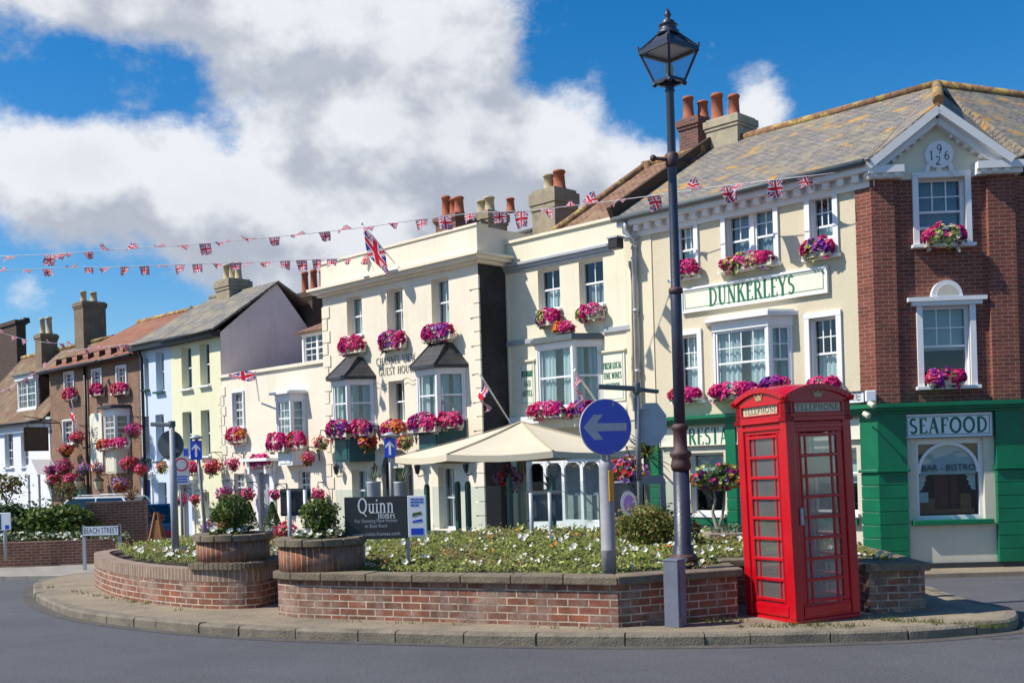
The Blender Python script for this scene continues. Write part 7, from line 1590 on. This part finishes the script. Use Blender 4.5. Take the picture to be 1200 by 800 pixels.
    for px,d,lb in ((72,30.6,'left'),(82,31,'right')):
        p=at(px,578,d); S('shrub','thin bronze leaved shrub above the hedge, the %s one of two'%lb,'shrub',(p.x,d,p.z-.2),(.35,.3,.28),200,.05,LM,[3,2,3])
    m=MB(); 
    for px in range(-30,150,2):
        d=28.55; p=at(px,632,d)
        for _ in range(5): leafq(m,Vector((p.x+R.uniform(-.05,.05),d+R.uniform(-.1,.25),p.z+R.uniform(-.02,.2))),Vector((0,-1,.6))+rv()*.7,.06,R.choice([0,1,2,4,3]))
    tag(m.build('wall_bedding',['leaf','leafD','leafY','petalw','leafB']),'strip of pale flowering bedding along the top of the low left wall','bedding plants',kind='stuff')
    # ornamental grass on the brick wall
    p=at(153,586,30.5); o=thing('ornamental_grass','tuft of rusty ornamental grass at the end of the brick wall','plant',(p.x,30.6,p.z)); m=MB()
    for _ in range(90): a=R.uniform(0,6.28); e=R.uniform(.25,1.3); dd=Vector((math.cos(a)*math.cos(e),math.sin(a)*math.cos(e),math.sin(e)))*R.uniform(.3,.55); s=Vector((-math.sin(a),math.cos(a),0))*.016; m.face([-s,s,dd])
    m.build('blades','orange' if 0 else 'leafR',o)
def left_walls():
    d=28.3; A=at(-60,662,d); z0=GL; 
    pts=[(at(-70,660,28.0).x,28.0),(at(60,660,28.3).x,28.3),(at(150,660,28.6).x,28.6)]
    gwall('low_brick_wall','long low brick wall with the hedge behind it at the left edge',pts,GL,at(50,634,d).z,.25,None,None,'brickL',smooth=False)
    pts=[(at(100,600,30.2).x,30.2),(at(171,600,30.5).x,30.5)]
    gwall('high_brick_wall','higher red brick wall between the hedge and the blue van',pts,GL,at(135,587.5,30.3).z,.35,None,None,'brickL',smooth=False)
    o=thing('a_board','small orange brown wooden A board standing by the blue van','sign board',(at(184,620,29.6).x,29.6,GL)); zt=at(184,600,29.6).z-GL; w=.28
    m=MB()
    for s in (-1,1): m.bar((-w,s*.25,0),(-w*.15,0,zt),.06,.04); m.bar((w,s*.25,0),(w*.15,0,zt),.06,.04); m.bar((-w,s*.24,.1),(w,s*.24,.1),.05,.05)
    m.build('frame','timberO',o); m=MB(); m.face([(-w*.8,-.2,.2),(w*.8,-.2,.2),(w*.2,-.05,zt*.85),(-w*.2,-.05,zt*.85)]); m.build('board','timberO',o)
def car(name,label,cat,loc,rot,L,W,Hh,prof,cab,paint,rails=False):
    """prof: side outline of the body up to the waist; cab: waist and roof line of the glasshouse"""
    o=thing(name,label,cat,loc,rot); m=MB(); w=W/2
    m.prism(prof,-w,w); bo=m.build('body',paint,o,.06)
    m=MB(); (a,za),(b,zb),(c,zc),(d,zd)=cab; t=w-.14
    rf=[(a,-w+.03,za),(b,-t,zb),(c,-t,zc),(d,-w+.03,zd)]; mir=[(x,-y,z) for x,y,z in rf]
    g=MB(); g.face(rf); g.face(mir[::-1]); g.face([mir[0],mir[1],rf[1],rf[0]]); g.face([rf[3],rf[2],mir[2],mir[3]]); g.build('windows','glassC',o)
    m.slab([(b,-t),(c,-t),(c,t),(b,t)],zb-.02,zb+.05)
    for q in (rf,mir):
        m.bar(q[0],q[1],.07,.07); m.bar(q[2],q[3],.07,.07); mid=Vector(q[1]).lerp(Vector(q[2]),.5); m.bar(mid,(mid.x,q[0][1],za),.07,.05)
    m.build('roof',paint,o,.02)
    if rails:
        m=MB()
        for s in (-1,1): m.tube([(b+.2,s*(t-.06),zb+.05),(b+.3,s*(t-.06),zb+.11),(c-.3,s*(t-.06),zb+.11),(c-.2,s*(t-.06),zb+.05)],.02,6)
        m.build('roof_rails','greyL',o)
    for x in (prof[0][0]+.8,prof[1][0]-.85):
        for s in (-1,1):
            m=MB(Matrix.Translation((x,s*(w-.1),.31))@Matrix.Rotation(rad(90),4,'X')); m.lathe([(.2,-.1),(.31,-.09),(.31,.09),(.2,.1)],20); wh=m.build('wheel','tyre',o); m=MB(Matrix.Translation((x,s*(w-.1),.31))@Matrix.Rotation(rad(90),4,'X')); m.lathe([(.05,-.11),(.19,-.105),(.19,.105),(.05,.11)],14); m.build('rim','greyL',wh)
    for s in (-1,1):
        m=MB(); m.box(prof[0][0]-.02,prof[0][0]+.08,s*(w-.25)-.14,s*(w-.25)+.14,.62,.78); m.build('headlight','signwhite',o)
        m=MB(); m.box(prof[1][0]-.08,prof[1][0]+.02,s*(w-.2)-.1,s*(w-.2)+.1,.62,.82); m.build('tail_light','signred',o)
    return o
def cars():
    d=39.0; x=at(110,590,d).x
    prof=[(-2.1,.3),(2.1,.3),(2.15,.95),(-1.2,.98),(-2.1,.75)]; cab=[(-1.25,.97),(-.45,1.62),(1.6,1.62),(2.1,.95)]
    car('parked_car','white estate car with roof rails behind the brick wall','car',(x,d,GL),rad(-12),4.2,1.75,1.5,prof,cab,'carwhite',True)
    d=34.5
    prof=[(-2.0,.3),(2.1,.3),(2.12,1.05),(-1.3,1.05),(-2.0,.8)]; cab=[(-1.4,1.04),(-.7,1.58),(1.9,1.58),(2.1,1.04)]
    car('parked_van','dark blue van with large side windows beyond the brick wall','van',(at(163,600,d).x,d,GL-.13),rad(-66),4.1,1.75,1.8,prof,cab,'carblue')
# ---------------------------------------------------------------- sky, light, camera
def sky():
    w=bpy.data.worlds.new('World'); sc.world=w; w.use_nodes=True; nt=w.node_tree; N=nt.nodes; L=nt.links; N.clear()
    out=N.new('ShaderNodeOutputWorld'); bg=N.new('ShaderNodeBackground'); L.new(bg.outputs[0],out.inputs[0]); bg.inputs[1].default_value=.10
    s=N.new('ShaderNodeTexSky'); s.sky_type='NISHITA'; s.sun_disc=False; s.sun_elevation=math.asin(SUN.z); s.sun_rotation=math.atan2(SUN.x,SUN.y); s.air_density=1.0; s.dust_density=.35; s.ozone_density=4.0; s.altitude=0
    hs=N.new('ShaderNodeHueSaturation'); hs.inputs['Saturation'].default_value=1.4; hs.inputs['Value'].default_value=1.12; L.new(s.outputs[0],hs.inputs['Color'])
    tc=N.new('ShaderNodeTexCoord'); nv=N.new('ShaderNodeVectorMath'); nv.operation='NORMALIZE'; L.new(tc.outputs['Generated'],nv.inputs[0]); D=nv.outputs[0]
    def math_(op,a,b=None,c=None,clamp=False):
        n=N.new('ShaderNodeMath'); n.operation=op; n.use_clamp=clamp
        for i,v in enumerate((a,b,c)):
            if v is None: continue
            if hasattr(v,'is_output'): L.new(v,n.inputs[i])
            else: n.inputs[i].default_value=v
        return n.outputs[0]
    def vadd(v,t):
        n=N.new('ShaderNodeVectorMath'); n.operation='ADD'; L.new(v,n.inputs[0]); n.inputs[1].default_value=t; return n.outputs[0]
    def nz(v,sc_,det,ro,off=(0,0,0)):
        mp=N.new('ShaderNodeMapping'); mp.inputs['Scale'].default_value=(sc_,sc_,sc_*1.35); mp.inputs['Location'].default_value=off; L.new(v,mp.inputs[0])
        n=N.new('ShaderNodeTexNoise'); n.inputs['Scale'].default_value=1; n.inputs['Detail'].default_value=det; n.inputs['Roughness'].default_value=ro; L.new(mp.outputs[0],n.inputs['Vector']); return n.outputs['Fac']
    blobs=[(60,-20,120,1.0),(180,-10,120,1.05),(300,20,130,1.05),(450,40,150,1.1),(540,60,110,1.0),(380,130,170,1.1),(520,150,140,1.05),(640,190,130,1.0),(730,195,110,.9),(690,240,90,.7),(110,190,100,1.1),(30,200,100,1.05),(200,215,120,1.05),(300,230,130,1.05),(450,250,150,1.0),(580,260,120,.9),(330,310,110,.7),(885,118,48,.95),(910,140,40,.8),(15,340,55,.62),(45,352,40,.5),(-160,160,120,1),(-200,300,140,.9),(130,275,110,.85),(250,300,110,.85),(350,320,120,.9),(470,320,120,.9),(580,310,110,.85),(690,280,100,.8),(760,215,70,.7),(60,255,90,.8),(390,330,120,.75),(430,400,110,.6)]
    holes=[(30,80,75,.6),(110,90,80,.62),(175,95,65,.6),(220,75,45,.3),(60,320,110,.4),(170,320,80,.3),(640,60,60,.6),(760,120,60,.6)]
    def field(v):
        acc=None
        for px,py,r,wt in blobs:
            d=ray(px,py).normalized(); n=N.new('ShaderNodeVectorMath'); n.operation='DISTANCE'; L.new(v,n.inputs[0]); n.inputs[1].default_value=d
            m=N.new('ShaderNodeMapRange'); m.interpolation_type='SMOOTHSTEP'; L.new(n.outputs['Value'],m.inputs[0]); m.inputs[1].default_value=0; m.inputs[2].default_value=r/F*1.25; m.inputs[3].default_value=wt*.93; m.inputs[4].default_value=0
            acc=m.outputs[0] if acc is None else math_('ADD',math_('MAXIMUM',acc,m.outputs[0]),math_('MULTIPLY',math_('MINIMUM',acc,m.outputs[0]),.35))
        for px,py,r,wt in holes:
            d=ray(px,py).normalized(); n=N.new('ShaderNodeVectorMath'); n.operation='DISTANCE'; L.new(v,n.inputs[0]); n.inputs[1].default_value=d
            m=N.new('ShaderNodeMapRange'); m.interpolation_type='SMOOTHSTEP'; L.new(n.outputs['Value'],m.inputs[0]); m.inputs[1].default_value=0; m.inputs[2].default_value=r/F*1.25; m.inputs[3].default_value=wt; m.inputs[4].default_value=0
            acc=math_('SUBTRACT',acc,m.outputs[0])
        return acc
    # clouds elsewhere in the sky come from low noise
    def dens(v,soft=False):
        f=field(v); sep=N.new('ShaderNodeSeparateXYZ'); L.new(v,sep.inputs[0])
        back=math_('MULTIPLY',math_('SUBTRACT',.35,sep.outputs['Y'],None,True),.45,None,True)
        oth=math_('MULTIPLY',math_('MULTIPLY',math_('SUBTRACT',nz(v,2.2,3,.5,(3,1,2)),.47,None,True),6,None,True),back)
        f=math_('MAXIMUM',f,oth)
        big=math_('SUBTRACT',nz(v,7,2,.5),.5)
        if soft: return math_('ADD',f,math_('ADD',math_('MULTIPLY',big,1.4),math_('MULTIPLY',math_('SUBTRACT',nz(v,14,5,.55,(4,2,7)),.5),2.4)))
        mid=math_('SUBTRACT',nz(v,16,9,.66,(4,2,7)),.5)
        return math_('ADD',f,math_('ADD',math_('MULTIPLY',big,1.5),math_('MULTIPLY',mid,1.7)))
    d0=dens(D); e0=dens(D,True); e1=dens(vadd(D,tuple(SUN*.035+Vector((0,0,.022)))),True)
    cov=N.new('ShaderNodeMapRange'); cov.interpolation_type='SMOOTHSTEP'; L.new(d0,cov.inputs[0]); cov.inputs[1].default_value=.22; cov.inputs[2].default_value=.90
    lit=math_('SUBTRACT',e0,e1)
    l=N.new('ShaderNodeMapRange'); l.interpolation_type='SMOOTHSTEP'; L.new(lit,l.inputs[0]); l.inputs[1].default_value=-.42; l.inputs[2].default_value=.62
    thick=N.new('ShaderNodeMapRange'); L.new(e0,thick.inputs[0]); thick.inputs[1].default_value=.5; thick.inputs[2].default_value=1.9; thick.inputs[3].default_value=1.0; thick.inputs[4].default_value=.0
    br=math_('MULTIPLY_ADD',math_('MULTIPLY',l.outputs[0],.85),1.0,math_('MULTIPLY',thick.outputs[0],.30),True)
    cr=N.new('ShaderNodeMix'); cr.data_type='RGBA'; L.new(br,cr.inputs[0]); cr.inputs[6].default_value=(3.0,3.35,4.15,1); cr.inputs[7].default_value=(6.9,7.1,7.5,1)
    mx=N.new('ShaderNodeMix'); mx.data_type='RGBA'; L.new(cov.outputs[0],mx.inputs[0]); L.new(hs.outputs[0],mx.inputs[6]); L.new(cr.outputs[2],mx.inputs[7]); L.new(mx.outputs[2],bg.inputs[0])
    sn=bpy.data.lights.new('sun','SUN'); sn.energy=4.8; sn.angle=rad(.53); sn.color=(1,.935,.82); so=bpy.data.objects.new('sun',sn); COL.objects.link(so); so.rotation_euler=(-SUN).to_track_quat('-Z','Y').to_euler(); so.location=(-30,-10,40)
def camera():
    c=bpy.data.cameras.new('camera'); o=bpy.data.objects.new('camera',c); COL.objects.link(o); sc.camera=o
    c.sensor_fit='HORIZONTAL'; c.sensor_width=36; c.lens=F/1200*36; c.shift_y=(CY-400)/1200; c.clip_end=6000; c.clip_start=.1
    cr,sr=math.cos(ROLL),math.sin(ROLL)
    o.matrix_world=Matrix(((cr,sr,0,0),(0,0,-1,0),(-sr,cr,0,H),(0,0,0,1)))
    v=sc.view_settings; v.view_transform='Standard'; v.look='None'; v.exposure=.3; v.gamma=1
    sc.render.engine='CYCLES'; sc.cycles.max_bounces=8; sc.cycles.transparent_max_bounces=24; sc.cycles.diffuse_bounces=3; sc.cycles.glossy_bounces=3; sc.cycles.caustics_reflective=False; sc.cycles.caustics_refractive=False
defmats(); defglyphs()
setting(); BD,FK=corner_restaurant(); BN=narrow_hotel(BD); BG=guest_house(); BL=low_house(); BY=yellow_house(); BB=blue_house(BY); BP=pub(); BW=white_cottage()
island(); phone_box(); lamp_post(); street_signs(); flags(); parasol(); glass_screen(); greenery(); left_walls(); cars(); sky(); camera()
